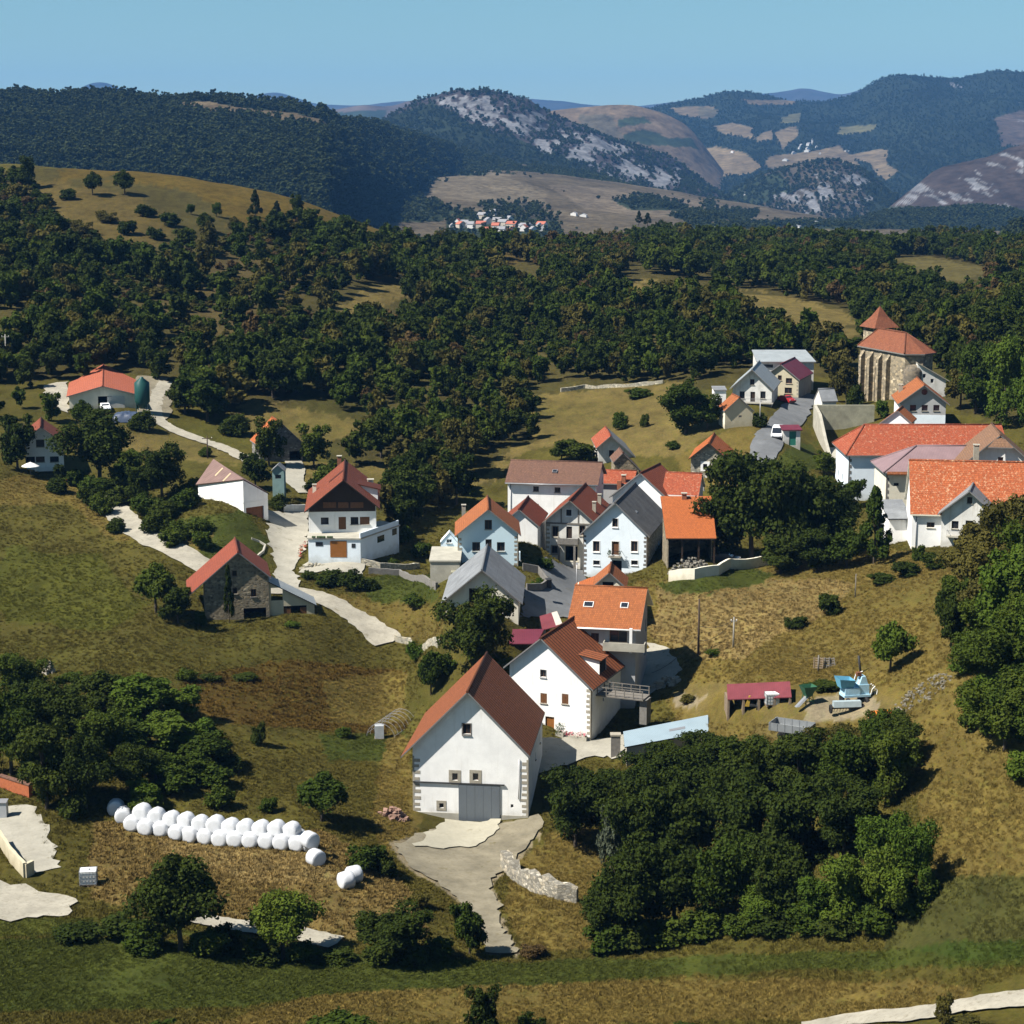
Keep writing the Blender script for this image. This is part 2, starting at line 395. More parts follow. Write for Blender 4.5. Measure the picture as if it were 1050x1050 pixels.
# ------------------------------------------------------------------ the ground
O_ = (.064, .055, .013); G_ = (.104, .078, .022); V_ = (.042, .050, .010); B_ = (.068, .044, .011); S_ = (.155, .113, .044); D_ = (.17, .14, .09); F_ = (.050, .042, .014); T_ = (.108, .082, .028)
COVER = [  # land cover by outline on the map (as seen), colour, (depth range)
 (F_, [(-400,160),(120,175),(330,215),(470,235),(560,235),(1450,225),(1450,345),(1050,440),(980,425),(930,390),(860,385),(700,400),(640,400),(560,400),(540,405),(560,440),(540,470),(470,520),(400,530),(330,460),(240,425),(140,385),(-400,400)]),
 ((.075,.052,.012), [(70,150),(120,160),(330,200),(470,230),(430,245),(340,240),(290,232),(230,228),(215,205),(140,185),(60,185)]),
 ((.070,.052,.017), [(40,185),(140,200),(175,225),(160,262),(110,250),(40,215)]),
 ((.060,.046,.018), [(168,262),(290,258),(310,285),(300,345),(240,350),(190,330),(150,312)]),
 (T_, [(345,318),(385,292),(412,292),(430,300),(400,312),(362,325)]),
 (T_, [(250,412),(290,418),(367,430),(370,440),(330,462),(280,455),(250,440)]),
 (T_, [(540,403),(620,395),(700,393),(700,400),(735,440),(700,470),(640,468),(560,455),(480,505),(478,495),(545,450)]),
 (T_, [(625,288),(680,290),(735,300),(700,315),(650,306)]), (T_, [(738,300),(790,300),(860,318),(885,345),(850,352),(800,340),(745,318)]),
 ((.075,.062,.022), [(905,262),(945,263),(1022,278),(985,290),(960,288)]),
 ((.07,.05,.016), [(420,240),(470,238),(560,262),(520,275),(440,268)]),
 (G_, [(700,470),(760,430),(800,425),(790,470),(760,500),(700,500)]),
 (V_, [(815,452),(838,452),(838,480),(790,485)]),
 (O_, [(-400,492),(60,492),(100,510),(150,560),(210,640),(330,660),(420,680),(420,720),(200,720),(-400,720)]),
 (G_, [(-400,488),(70,490),(110,512),(150,545),(120,560),(60,520),(-400,505)]), ((.060,.060,.011), [(0,560),(100,570),(150,620),(110,650),(0,640)]),
 (B_, [(190,690),(300,680),(420,690),(420,755),(330,752),(230,740),(170,715)]),
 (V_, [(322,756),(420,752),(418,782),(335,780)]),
 (T_, [(310,470),(400,480),(400,520),(315,505)]), (T_, [(120,440),(190,445),(260,480),(215,475),(130,465)]),
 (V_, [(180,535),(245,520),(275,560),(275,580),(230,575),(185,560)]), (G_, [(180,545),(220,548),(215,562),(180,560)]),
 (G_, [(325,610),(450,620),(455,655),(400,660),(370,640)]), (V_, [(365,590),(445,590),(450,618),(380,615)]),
 (G_, [(330,700),(420,690),(422,745),(340,740)]),
 (G_, [(650,600),(900,560),(1000,580),(1000,720),(800,760),(700,760),(670,690)]),
 (S_, [(672,600),(720,588),(760,590),(870,598),(860,625),(800,650),(760,680),(700,672),(668,640)]),
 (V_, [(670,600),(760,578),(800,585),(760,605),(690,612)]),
 (T_, [(700,700),(840,705),(925,715),(925,740),(850,742),(800,760),(740,745),(700,730)]), (D_, [(825,716),(895,712),(905,728),(880,740),(815,738)]), (D_, [(690,712),(722,716),(715,728),(690,726)]),
 (G_, [(700,765),(740,712),(775,720),(770,750),(730,790)]),
 (G_, [(920,720),(1450,640),(1450,1010),(960,985),(930,930),(950,850),(920,760)]),
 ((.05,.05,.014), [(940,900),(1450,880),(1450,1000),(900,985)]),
 ((.12,.086,.030), [(95,845),(330,850),(410,900),(440,960),(330,962),(240,945),(90,920)]), ((.17,.125,.05), [(150,860),(320,880),(345,905),(250,905),(180,885)]),
 (G_, [(400,745),(425,760),(425,870),(395,880),(380,830)]),
 (D_, [(404,868),(450,850),(555,838),(556,850),(522,890),(505,905),(515,945),(530,978),(498,978),(490,945),(462,915),(418,892)]),
 (G_, [(520,890),(560,855),(620,850),(640,900),(610,975),(535,975),(515,930)]),
 (O_, [(-400,935),(300,965),(520,980),(620,975),(1450,980),(1450,1150),(-400,1150)]),
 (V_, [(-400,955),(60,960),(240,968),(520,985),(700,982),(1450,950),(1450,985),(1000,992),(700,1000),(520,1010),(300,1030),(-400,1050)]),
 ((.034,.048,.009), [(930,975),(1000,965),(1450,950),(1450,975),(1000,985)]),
 (G_, [(200,1050),(320,1025),(520,1008),(750,1003),(1000,1012),(1000,1035),(820,1050)]),
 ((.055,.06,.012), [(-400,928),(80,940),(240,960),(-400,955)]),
]
us = np.concatenate([np.linspace(-420, -20, 80, endpoint=False), np.arange(-20, 1070, 2.0), np.linspace(1070, 1470, 80)])
ds = np.concatenate([np.exp(np.arange(math.log(40), math.log(110), .03)), np.exp(np.arange(math.log(110), math.log(430), .0045)), np.exp(np.arange(math.log(430), math.log(1300), .01)), np.exp(np.arange(math.log(1300), math.log(24000), .04)), [26000.0]])
UU, DD = np.meshgrid(us, ds)
GX = (UU - 525) / FPX * DD * 1.02
GZ = ground_z(GX, DD)
ground_me = grid_mesh('ground', GX, DD, GZ)
pu, pv = project(np.stack([GX, DD, GZ], -1).reshape(-1, 3))
gx, gy = GX.ravel(), DD.ravel()
ju = pu + (fbm(gx * .16, gy * .10, 3, 5) - .5) * 26 + (vnoise(gx * 1.3, gy * .8, 9) - .5) * 8
jv = pv + (fbm(gx * .16, gy * .10, 3, 15) - .5) * 14 + (vnoise(gx * 1.3, gy * .8, 19) - .5) * 4
cov = np.tile(np.array(O_), (len(gx), 1))
for c_, pl_ in COVER: cov[inpoly(ju, jv, pl_)] = c_
far_ = gy > 1150
plainc = np.where((fbm(gx * .004, gy * .0015, 4, 31) > .52)[:, None], np.array((.085, .062, .036)), np.array((.055, .052, .026)))
cov[far_] = plainc[far_]
var_ = 0.74 + 0.46 * fbm(gx * .09, gy * .05, 4, 41)
cov = cov * var_[:, None]
mixg = .7 * np.clip((fbm(gx * .05, gy * .03, 4, 61) - .48) * 3, 0, 1) * (gy < 430) * (gy > 100)
cov = cov * (1 - .45 * mixg[:, None]) + np.array((.045, .052, .010)) * (.45 * mixg[:, None])
vcol(ground_me, 'cover', cov)
def ground_mat():
    m, nt, b = new_mat('meadow')
    at = nt.nodes.new('ShaderNodeAttribute'); at.attribute_name = 'cover'
    wp = worldpos(nt); ws = worldpos(nt, (1, .45, 1))
    n1 = noise(nt, ws, 0.35, 6, 0.7); n2 = noise(nt, wp, 2.4, 5, 0.75); n3 = noise(nt, ws, 1.1, 4, 0.7)
    f = ramp(nt, n1, [(0.28, (.58,) * 3), (0.5, (1,) * 3), (0.74, (1.4, 1.36, 1.22))])
    col = mixc(nt, 1.0, at.outputs['Color'], f, 'MULTIPLY')
    f2 = ramp(nt, n2, [(0.3, (.72,) * 3), (0.5, (1,) * 3), (0.72, (1.32, 1.3, 1.22))])
    col = mixc(nt, 0.85, col, f2, 'MULTIPLY')
    f3 = ramp(nt, n3, [(0.48, (0,) * 3), (0.70, (.55,) * 3)])
    gm = nd(nt, 'ShaderNodeHueSaturation', Hue=0.545, Saturation=1.05, Value=.8); nt.links.new(col, gm.inputs['Color'])
    col = mixc(nt, f3, col, gm.outputs[0])
    nt.links.new(col, b.inputs['Base Color']); b.inputs['Roughness'].default_value = 1.0; b.inputs['Specular IOR Level'].default_value = 0.05
    bump(nt, b, n2, 0.9, 0.25); return m
ground = link('ground', ground_me, ground_mat()); tag(ground, kind='structure')

# roads and yards laid on it
ROADQ = []
def drape(name, poly, lift=0.10, step=1.0, mat=None, px=True, kind='structure'):
    P = [tuple(hit(u, v)[:2]) for u, v in poly] if px else poly
    Q = []
    for i in range(len(P)):
        a, b = np.array(P[i]), np.array(P[(i + 1) % len(P)]); n = max(1, int(np.linalg.norm(b - a) / step))
        for k in range(n): Q.append(a + (b - a) * k / n + (rng.normal(size=2) * min(.34, step * .34) if k else 0))
    Q = np.array(Q); n = len(Q)
    lo, hi = Q.min(0), Q.max(0)
    ROADQ.append(Q)
    gx_, gy_ = np.meshgrid(np.arange(lo[0], hi[0], step), np.arange(lo[1], hi[1], step))
    I = np.stack([gx_.ravel(), gy_.ravel()], -1)
    I = I[inpoly(I[:, 0], I[:, 1], [tuple(q) for q in Q])]
    vs = [Vector(p) for p in Q] + [Vector(p) for p in I]
    r = delaunay_2d_cdt(vs, [(i, (i + 1) % n) for i in range(n)], [], 1, 1e-4)
    V = np.array([tuple(p) for p in r[0]]); Z = ground_z(V[:, 0], V[:, 1]) + lift
    c = np.array([V[list(f)].mean(0) for f in r[2]]); ok = inpoly(c[:, 0], c[:, 1], [tuple(q) for q in Q])
    me = bpy.data.meshes.new(name); me.from_pydata([(x, y, z) for (x, y), z in zip(V, Z)], [], [f for f, k in zip(r[2], ok) if k]); me.update()
    for p in me.polygons: p.use_smooth = True
    bmx = bmesh.new(); bmx.from_mesh(me); bmesh.ops.recalc_face_normals(bmx, faces=bmx.faces)
    if bmx.faces and sum(f.normal.z for f in bmx.faces) < 0: bmesh.ops.reverse_faces(bmx, faces=bmx.faces)
    bmx.to_mesh(me); bmx.free()
    o = link(name, me, mat); tag(o, kind=kind); return o
def smooth_line(P, n=8):
    P = [np.array(p, float) for p in P]; out = []
    for i in range(len(P) - 1):
        p0 = P[max(i - 1, 0)]; p1 = P[i]; p2 = P[i + 1]; p3 = P[min(i + 2, len(P) - 1)]
        for k in range(n):
            t = k / n; out.append(.5 * ((2 * p1) + (-p0 + p2) * t + (2 * p0 - 5 * p1 + 4 * p2 - p3) * t * t + (-p0 + 3 * p1 - 3 * p2 + p3) * t ** 3))
    out.append(P[-1]); return out
def track(name, line, width, mat, lift=0.22, dmin=110):
    W = smooth_line([hit(u, v, dmin)[:2] for u, v in line]); L_, R_ = [], []
    for i, p in enumerate(W):
        t = W[min(i + 1, len(W) - 1)] - W[max(i - 1, 0)]; t = t / (np.linalg.norm(t) + 1e-9); nrm = np.array((-t[1], t[0]))
        w = width * (0.5 + 0.10 * (random.random() - .5)); L_.append(p + nrm * w); R_.append(p - nrm * w)
    return drape(name, [tuple(p) for p in L_ + R_[::-1]], lift, max(0.7, width / 4), mat, px=False)
def roadmat(name, c, var=.25, spots=(.5, .45, .4)):
    m, nt, b = new_mat(name); wp = worldpos(nt); c = np.array(c)
    n1 = noise(nt, wp, .35, 5, .65); n2 = noise(nt, wp, 2.5, 5, .7)
    col = ramp(nt, n1, [(.3, tuple(c * (1 - var))), (.7, tuple(np.minimum(c * (1 + var), .8)))])
    f = ramp(nt, n2, [(.5, (0,) * 3), (.75, (.6,) * 3)]); col = mixc(nt, f, col, tuple(c * np.array(spots)))
    n3 = noise(nt, wp, .55, 6, .75); fg = ramp(nt, n3, [(.60, (0,) * 3), (.70, (.7,) * 3)]); col = mixc(nt, fg, col, (.085, .068, .022))
    nt.links.new(col, b.inputs['Base Color']); b.inputs['Roughness'].default_value = .95; bump(nt, b, n2, .4, .08); return m
M_gravel = roadmat('pale gravel', (.27, .25, .20)); M_conc = roadmat('old concrete', (.27, .255, .21), .18, (.72, .7, .66)); M_asph = roadmat('worn asphalt', (.115, .12, .125), .2, (.7, .7, .7))
M_dirt = roadmat('dry dirt', (.17, .15, .105), .3, (.6, .55, .45)); M_bright = roadmat('fresh concrete', (.31, .29, .225), .12, (.8, .78, .72))
track('track', [(170,392),(160,412),(160,428),(172,438),(200,450),(238,464),(262,478)], 3.0, M_gravel)
track('path', [(296,466),(303,480),(302,494),(316,506)], 3.4, M_conc)
drape('farm_yard', [(45,396),(70,392),(70,424),(58,420),(46,410)], .18, 2.0, M_gravel)
drape('farm_yard', [(141,386),(172,388),(176,424),(168,432),(148,434),(140,424)], .18, 2.0, M_dirt)
track('road', [(106,508),(116,522),(134,540),(162,556),(198,575),(232,592),(262,604),(300,607),(326,613),(350,625),(374,640),(398,660)], 4.6, M_gravel)
drape('yard', [(272,524),(318,524),(315,556),(302,584),(313,612),(322,618),(292,614),(282,592),(281,572),(274,548)], .18, 1.0, M_conc)
drape('yard', [(306,588),(372,590),(375,579),(318,572)], .18, 1.0, M_conc)
drape('street', [(556,577),(600,574),(602,600),(592,632),(534,634),(538,604),(556,602)], .18, 1.0, M_asph)
drape('yard', [(548,756),(640,754),(640,776),(600,778),(565,790),(546,800)], .18, 1.0, M_conc)
drape('dirt_road', [(404,868),(440,852),(552,836),(556,850),(522,888),(504,906),(512,940),(530,978),(498,978),(490,945),(462,915),(424,893)], .18, .8, M_dirt)
drape('apron', [(456,842),(514,842),(506,858),(488,870),(425,870)], .30, .8, M_bright)
drape('road', [(662,660),(682,664),(700,688),(690,697),(668,712),(652,720)], .18, 1.0, M_conc)
track('road', [(829,404),(815,422),(800,438),(786,456),(779,474),(766,494)], 5.0, M_asph)
track('track', [(820,1056),(880,1046),(950,1040),(1000,1031),(1070,1024)], 2.4, M_gravel)
drape('concrete_slab', [(-30,832),(20,826),(38,828),(63,890),(36,896),(0,866),(-30,850)], .10, .8, M_conc)
drape('road', [(-60,903),(0,904),(34,912),(80,926),(70,940),(0,944),(-60,944)], .18, 1.0, M_gravel)
track('track', [(200,942),(240,950),(300,958),(345,968)], 2.6, M_gravel)

# ------------------------------------------------------------------ hills, front to back, each from its foot to behind its crest
def layer(name, lines, back, mat, paint, amp=(20, 300), nd_=90, du=2.0, seed=0, u0=-380, u1=1430):
    """lines: [(depth, [(u, v) ...])] foot .. crest; back: [(extra depth, z)]"""
    u = np.arange(u0, u1, du); rows = []
    for d, pl in lines:
        p = np.array(pl, float); v = np.interp(u, p[:, 0], p[:, 1])
        k = np.ones(9) / 9; v = np.convolve(np.pad(v, 4, 'edge'), k, 'valid')
        d = np.interp(u, *np.array(d, float).T) if isinstance(d, list) else np.full_like(u, d); rows.append((d, HORz(v, d)))
    dc, crest = rows[-1]
    for e, z in back: rows.append((dc + e, np.minimum(z, crest - .12 * e)))
    D = np.array([r[0] for r in rows]); Z = np.array([r[1] for r in rows])
    t = np.linspace(0, len(rows) - 1, nd_ * (len(rows) - 1) // 2 + 1); i = np.minimum(t.astype(int), len(rows) - 2); f = (t - i)[:, None]
    DD = D[i] * (1 - f) + D[i + 1] * f
    # smooth across the lines a little
    ZZ = Z[i] * (1 - f) + Z[i + 1] * f
    X = (u[None] - 525) / FPX * DD * .985
    a, wl_ = amp
    w = np.ones_like(t); w[0] = 0
    ZZ = ZZ + a * (fbm(X / wl_, DD / wl_, 5, seed) - .5) * np.clip(t, 0, 1)[:, None] + a * .7 * (np.abs(fbm(X / wl_ * .8, DD / wl_ * .35, 3, seed + 9) - .5) * -2 + .3) * np.clip(t, 0, 1)[:, None]
    me = grid_mesh(name, X, DD, ZZ)
    P = np.stack([X, DD, ZZ], -1).reshape(-1, 3); qu, qv = project(P)
    cv_ = paint(qu, qv, P); vcol(me, 'cover', cv_)
    o = link(name, me, mat); tag(o, kind='structure'); return P, qu, qv, cv_

def HORz(v, d): return (CF[2] + CU[2] * (525 - v) / FPX) / (CF[1] + CU[1] * (525 - v) / FPX) * d
def hillmat(name, texscale, b_=.8, rock=(.42, .40, .38), stretch=(1, 1, .45)):
    """cover colour from the map, mottled as woodland; alpha-like rock mask in the second attribute is mixed by a jagged noise"""
    m, nt, b = new_mat(name)
    at = nt.nodes.new('ShaderNodeAttribute'); at.attribute_name = 'cover'
    wp = worldpos(nt); n1 = noise(nt, wp, texscale, 5, .7); n2 = noise(nt, wp, texscale * .12, 4, .6)
    f = ramp(nt, n1, [(.3, (.45,) * 3), (.5, (.95,) * 3), (.72, (1.5,) * 3)]); col = mixc(nt, 1.0, at.outputs['Color'], f, 'MULTIPLY')
    f2 = ramp(nt, n2, [(.3, (.7,) * 3), (.7, (1.3,) * 3)]); col = mixc(nt, 1.0, col, f2, 'MULTIPLY')
    nt.links.new(col, b.inputs['Base Color']); b.inputs['Roughness'].default_value = 1; b.inputs['Specular IOR Level'].default_value = .05
    bump(nt, b, n1, b_, 4.0); return m
FOR = np.array((.020, .027, .013)); TAN = np.array((.12, .092, .055)); ROCK = np.array((.125, .126, .132)); SCR = np.array((.055, .036, .030))
def paint_of(base, patches, rocks=(), seed=0, sc=.02, jit=10):
    def f(u, v, P):
        x, y, z = P.T
        ju = u + (fbm(x * sc, y * sc * .5, 3, seed) - .5) * jit * 2; jv = v + (fbm(x * sc, y * sc * .5, 3, seed + 7) - .5) * jit
        c = np.tile(np.array(base), (len(u), 1)); c *= (.75 + .5 * fbm(x * sc * .7, y * sc * .35, 4, seed + 3))[:, None]
        for col, pl in patches: c[inpoly(ju, jv, pl)] = col
        for thr, pl in rocks:
            n = fbm(x * .034 + z * .02, z * .045, 4, seed + 11) * .6 + fbm(x * .16 + z * .1, z * .12, 3, seed + 21) * .4
            k = inpoly(ju, jv, pl) & (n > thr + .07); c[k] = ROCK * (.65 + .7 * fbm(x[k] * .4, z[k] * .3, 3, seed + 5))[:, None]
        return c
    return f
M_hill = hillmat('wooded hill', .10); M_mount = hillmat('mountain', .035, .9); M_blue = hillmat('far mountain', .006, .4)
L_dark = layer('hill', [
  ([(330,1350),(400,2000),(470,2900)], [(-380,310),(330,310),(400,225),(440,192),(480,186),(560,190),(620,200),(1430,300)]),
  ([(330,1650),(400,2250),(470,3020)], [(-380,150),(0,160),(200,168),(300,172),(360,176),(400,178),(440,172),(480,174),(540,184),(600,200),(1430,300)]),
  ([(330,2100),(400,2600),(470,3150)], [(-380,88),(0,96),(30,95),(55,101),(80,97),(100,96),(130,96),(150,99),(185,101),(230,104),(280,106),(310,109),(345,117),(380,127),(420,137),(460,149),(500,163),(530,175),(570,190),(620,210),(1430,300)])],
  [(500, -60), (900, -80)], M_hill, paint_of(FOR * .7, [
  (TAN * .75, [(178,104),(215,104),(262,112),(300,116),(345,126),(330,130),(290,124),(240,116),(190,111)]),
  ((.07,.065,.03), [(85,150),(105,152),(112,158),(92,156)])], (), 100, .02, 6), (12, 160), 110, seed=3)
L_mead = layer('meadow', [
  (1420, [(-380,300),(1430,300)]),
  (1850, [(-380,232),(370,228),(480,236),(600,236),(700,240),(800,243),(1000,246),(1430,250)]),
  (2450, [(-380,214),(370,200),(420,196),(480,196),(560,203),(620,210),(700,218),(800,230),(900,236),(1430,245)]),
  (3000, [(-380,180),(370,181),(400,177),(470,173),(540,175),(580,179),(640,190),(700,197),(770,208),(850,222),(930,240),(1430,262)])],
  [(300, -90)], M_hill, paint_of((.075, .060, .038), [
  ((.10,.082,.055), [(380,185),(420,176),(500,174),(560,195),(560,215),(470,205),(400,200)]), ((.13,.095,.035), [(385,190),(410,180),(425,190),(405,200)]),
  (FOR, [(395,202),(440,205),(470,215),(455,228),(380,228)]), (FOR, [(330,200),(385,195),(400,215),(330,225)]), (FOR * 1.2, [(440,178),(500,176),(498,180),(452,180)]),
  ((.05,.045,.03), [(495,208),(545,208),(566,220),(555,226),(495,222)]), ((.10,.08,.055), [(560,190),(640,192),(760,212),(790,225),(650,222),(600,215)]),
  (FOR, [(628,205),(655,200),(700,208),(708,216),(650,215)]), (FOR, [(680,220),(735,214),(780,216),(770,226),(700,226)]), (FOR, [(720,208),(735,206),(733,214),(722,214)]),
  (FOR * 1.1, [(460,222),(480,218),(570,224),(580,245),(455,245)]), ((.10,.085,.05), [(760,236),(890,230),(892,240),(760,243)]), (FOR, [(700,228),(1100,226),(1100,232),(700,236)])], (), 130, .02, 5), (20, 260), 90, seed=5)
L_rid = layer('hill', [
  (2930, [(-380,215),(300,205),(420,188),(470,184),(520,183),(580,190),(640,198),(700,206),(1430,290)]),
  (3250, [(-380,150),(300,120),(370,122),(400,128),(430,138),(470,151),(510,164),(560,172),(620,183),(650,194),(680,206),(1430,285)])],
  [(250, -90)], M_hill, paint_of(FOR * .7, [((.07,.05,.03), [(528,160),(552,162),(550,175),(525,172)])], (), 150), (10, 160), 80, seed=8)
L_rock = layer('mountain', [
  (3400, [(-380,215),(370,170),(450,178),(540,188),(620,198),(700,206),(760,216),(800,235),(1430,290)]),
  (3700, [(-380,210),(370,150),(400,142),(450,136),(500,140),(550,152),(600,166),(650,178),(700,192),(760,212),(800,235),(1430,290)]),
  (4000, [(-380,205),(370,133),(400,120),(430,104),(450,98),(475,94),(500,95),(530,101),(560,112),(590,124),(620,138),(650,150),(690,166),(730,188),(760,206),(800,235),(1430,290)])],
  [(350, -20), (700, -90)], M_mount, paint_of(np.array((.038, .032, .032)), [
  (FOR * .6, [(360,140),(400,118),(445,102),(470,118),(500,135),(560,152),(600,168),(640,190),(560,200),(360,190)])],
  [(.44, [(452,104),(475,120),(540,144),(600,162),(605,150),(560,120),(520,102),(498,97),(488,104)]), (.455, [(572,140),(590,122),(620,140),(660,160),(700,185),(688,196),(640,184),(590,170)]), (.46, [(520,118),(560,116),(610,145),(600,178),(560,160)]), (.50, [(447,99),(475,95),(495,98),(480,108),(460,108)]),
   (.43, [(625,150),(640,152),(668,180),(675,194),(660,190),(632,176)]), (.48, [(690,170),(707,180),(710,190),(696,186)]), (.45, [(722,182),(731,186),(728,196),(722,194)])], 200, .01, 9), (40, 160), 130, seed=11)
L_brn = layer('hill', [
  (4700, [(-380,260),(480,230),(560,160),(700,185),(760,210),(800,240),(1430,290)]),
  (5000, [(-380,250),(480,200),(540,122),(560,114),(590,109),(620,107),(650,107),(680,115),(705,128),(715,140),(735,165),(770,210),(1430,290)])],
  [(400, 0), (800, -100)], M_mount, paint_of(np.array((.095, .070, .045)), [
  (FOR * 1.3, [(635,122),(660,120),(668,128),(640,130)]), (FOR * 1.2, [(640,138),(655,134),(712,142),(720,152),(690,148),(640,146)]), ((.07,.06,.04), [(590,118),(630,116),(640,140),(600,136)])], (), 230), (16, 300), 70, seed=14)
L_right = layer('mountain', [
  (4500, [(-380,240),(640,215),(760,215),(850,212),(1430,215)]),
  (5300, [(-380,220),(600,190),(660,165),(720,160),(780,158),(830,158),(880,160),(940,150),(1050,150),(1430,140)]),
  (6600, [(-380,200),(580,150),(640,122),(660,112),(680,106),(700,103),(740,101),(790,102),(830,100),(850,97),(870,95),(885,90),(900,82),(925,78),(945,78),(965,82),(975,85),(985,84),(1010,80),(1030,77),(1050,79),(1100,72),(1430,60)])],
  [(600, 50), (1300, -60)], M_mount, paint_of(FOR * .62, [
  (TAN, [(731,130),(750,125),(775,132),(774,143),(745,138)]), (TAN, [(655,143),(690,150),(712,155),(735,149),(765,157),(783,171),(770,178),(742,181),(715,169),(690,160)]),
  (TAN * .9, [(795,138),(815,130),(822,138),(801,153)]), (TAN * .9, [(777,141),(788,136),(797,134),(792,143),(776,146)]), (TAN * .9, [(790,160),(830,155),(862,147),(884,174),(868,174),(845,164),(800,175),(785,170)]),
  (TAN * .9, [(864,160),(900,151),(912,154),(908,170),(920,176),(906,186),(898,180),(890,168)]), ((.08,.075,.035), [(862,130),(902,127),(896,135),(862,139)]), (TAN * .8, [(760,102),(818,103),(816,107),(770,108)]), ((.08,.075,.035), [(800,120),(822,117),(818,126),(800,127)]),
  ((.06,.045,.035), [(1020,120),(1060,112),(1060,148),(1025,150)]), (TAN * .8, [(690,110),(730,108),(725,122),(700,118)]), ((.07,.06,.035), [(715,108),(735,112),(730,120),(716,118)])],
  [(.52, [(968,80),(985,88),(984,96),(972,90)]), (.6, [(1040,100),(1060,98),(1060,130),(1045,125)])], 260, .006, 5), (70, 420), 150, seed=17)
L_out = layer('hill', [
  (3550, [(-380,290),(700,245),(760,236),(830,232),(900,232),(960,240),(1430,300)]),
  (3900, [(-380,290),(700,225),(740,207),(770,186),(790,178),(820,169),(850,165),(870,168),(890,176),(905,190),(925,206),(955,222),(1430,300)])],
  [(300, -80)], M_mount, paint_of(np.array((.045, .038, .028)), [(FOR, [(740,190),(800,176),(815,195),(780,210),(740,215)]), (FOR, [(885,176),(930,205),(930,230),(890,225)])],
  [(.46, [(786,200),(806,196),(818,206),(815,214),(795,212)]), (.38, [(808,203),(822,192),(838,198),(846,216),(830,222),(812,212)]), (.47, [(838,178),(868,176),(895,186),(898,205),(880,210),(845,206)]), (.5, [(752,190),(768,193),(780,202),(760,199)])], 300, .012, 6), (22, 140), 100, seed=21)
L_red = layer('hill', [
  (3250, [(-380,300),(800,262),(880,252),(950,240),(1050,232),(1430,220)]),
  (3650, [(-380,300),(800,262),(880,238),(905,219),(918,205),(940,186),(960,173),(1000,161),(1030,153),(1050,147),(1200,120),(1430,90)])],
  [(400, -20), (700, -90)], M_mount, paint_of(np.array((.040, .030, .025)), [(FOR * 1.2, [(905,212),(1080,214),(1080,250),(900,250)])],
  [(.46, [(915,212),(940,184),(948,190),(930,212)]), (.56, [(935,200),(960,180),(1050,150),(1050,205),(950,210)]), (.49, [(1000,200),(1050,190),(1060,215),(1030,214)])], 330, .012, 6), (26, 160), 110, seed=24)
L_teal = layer('hill', [
  (2350, [(-380,300),(780,270),(1430,268)]),
  (2750, [(-380,300),(780,262),(850,240),(880,226),(905,217),(940,213),(980,213),(1010,214),(1040,220),(1060,224),(1200,240),(1430,262)])],
  [(250, -85)], M_hill, paint_of(FOR * .7, [], (), 360), (12, 150), 80, seed=27)
L_side = layer('hill', [
  (1380, [(-380,290),(960,275),(1000,268),(1430,262)]),
  (1560, [(-380,290),(980,268),(1010,256),(1030,242),(1050,229),(1100,205),(1430,180)])],
  [(300, -80)], M_hill, paint_of((.055, .042, .02), [], (), 380), (8, 100), 60, seed=30)
layer('mountain', [
  (6600, [(-380,165),(300,150),(480,160),(1430,200)]),
  (7400, [(-380,160),(300,130),(330,118),(350,112),(375,108),(400,110),(420,104),(435,101),(455,106),(480,125),(520,160),(1430,220)])],
  [(600, -60)], M_blue, paint_of(np.array((.07, .055, .045)), [(FOR, [(340,116),(400,112),(390,126),(350,125)])], (), 400, .004), (30, 500), 50, seed=33)
layer('mountain', [
  (10500, [(-380,155),(1430,150)]),
  (12500, [(-380,112),(40,105),(70,98),(85,92),(98,85),(115,84),(126,91),(150,100),(200,107),(240,106),(265,101),(285,97),(300,101),(320,108),(345,110),(375,108),(400,104),(430,104),(450,106),(520,99),(545,99),(570,101),(600,107),(650,112),(740,104),(760,100),(800,96),(825,92),(840,94),(860,97),(890,89),(915,81),(940,86),(1000,95),(1430,105)])],
  [(900, 0), (1500, -76)], M_blue, paint_of(np.array((.035, .036, .034)), [], (), 430, .003), (70, 900), 60, seed=36)
# the air
hz = MB(); hz.box(-9000, 9000, -600, 17500, -140, 640); haze = hz.build('haze', [])
hm = bpy.data.materials.new('air'); hm.use_nodes = True; ht = hm.node_tree; ht.nodes.clear()
ho = ht.nodes.new('ShaderNodeOutputMaterial'); pv_ = ht.nodes.new('ShaderNodeVolumePrincipled')
pv_.inputs['Color'].default_value = (.15, .40, .88, 1); pv_.inputs['Density'].default_value = 4.8e-5
ht.links.new(pv_.outputs[0], ho.inputs['Volume']); haze.data.materials.append(hm); tag(haze, kind='stuff')
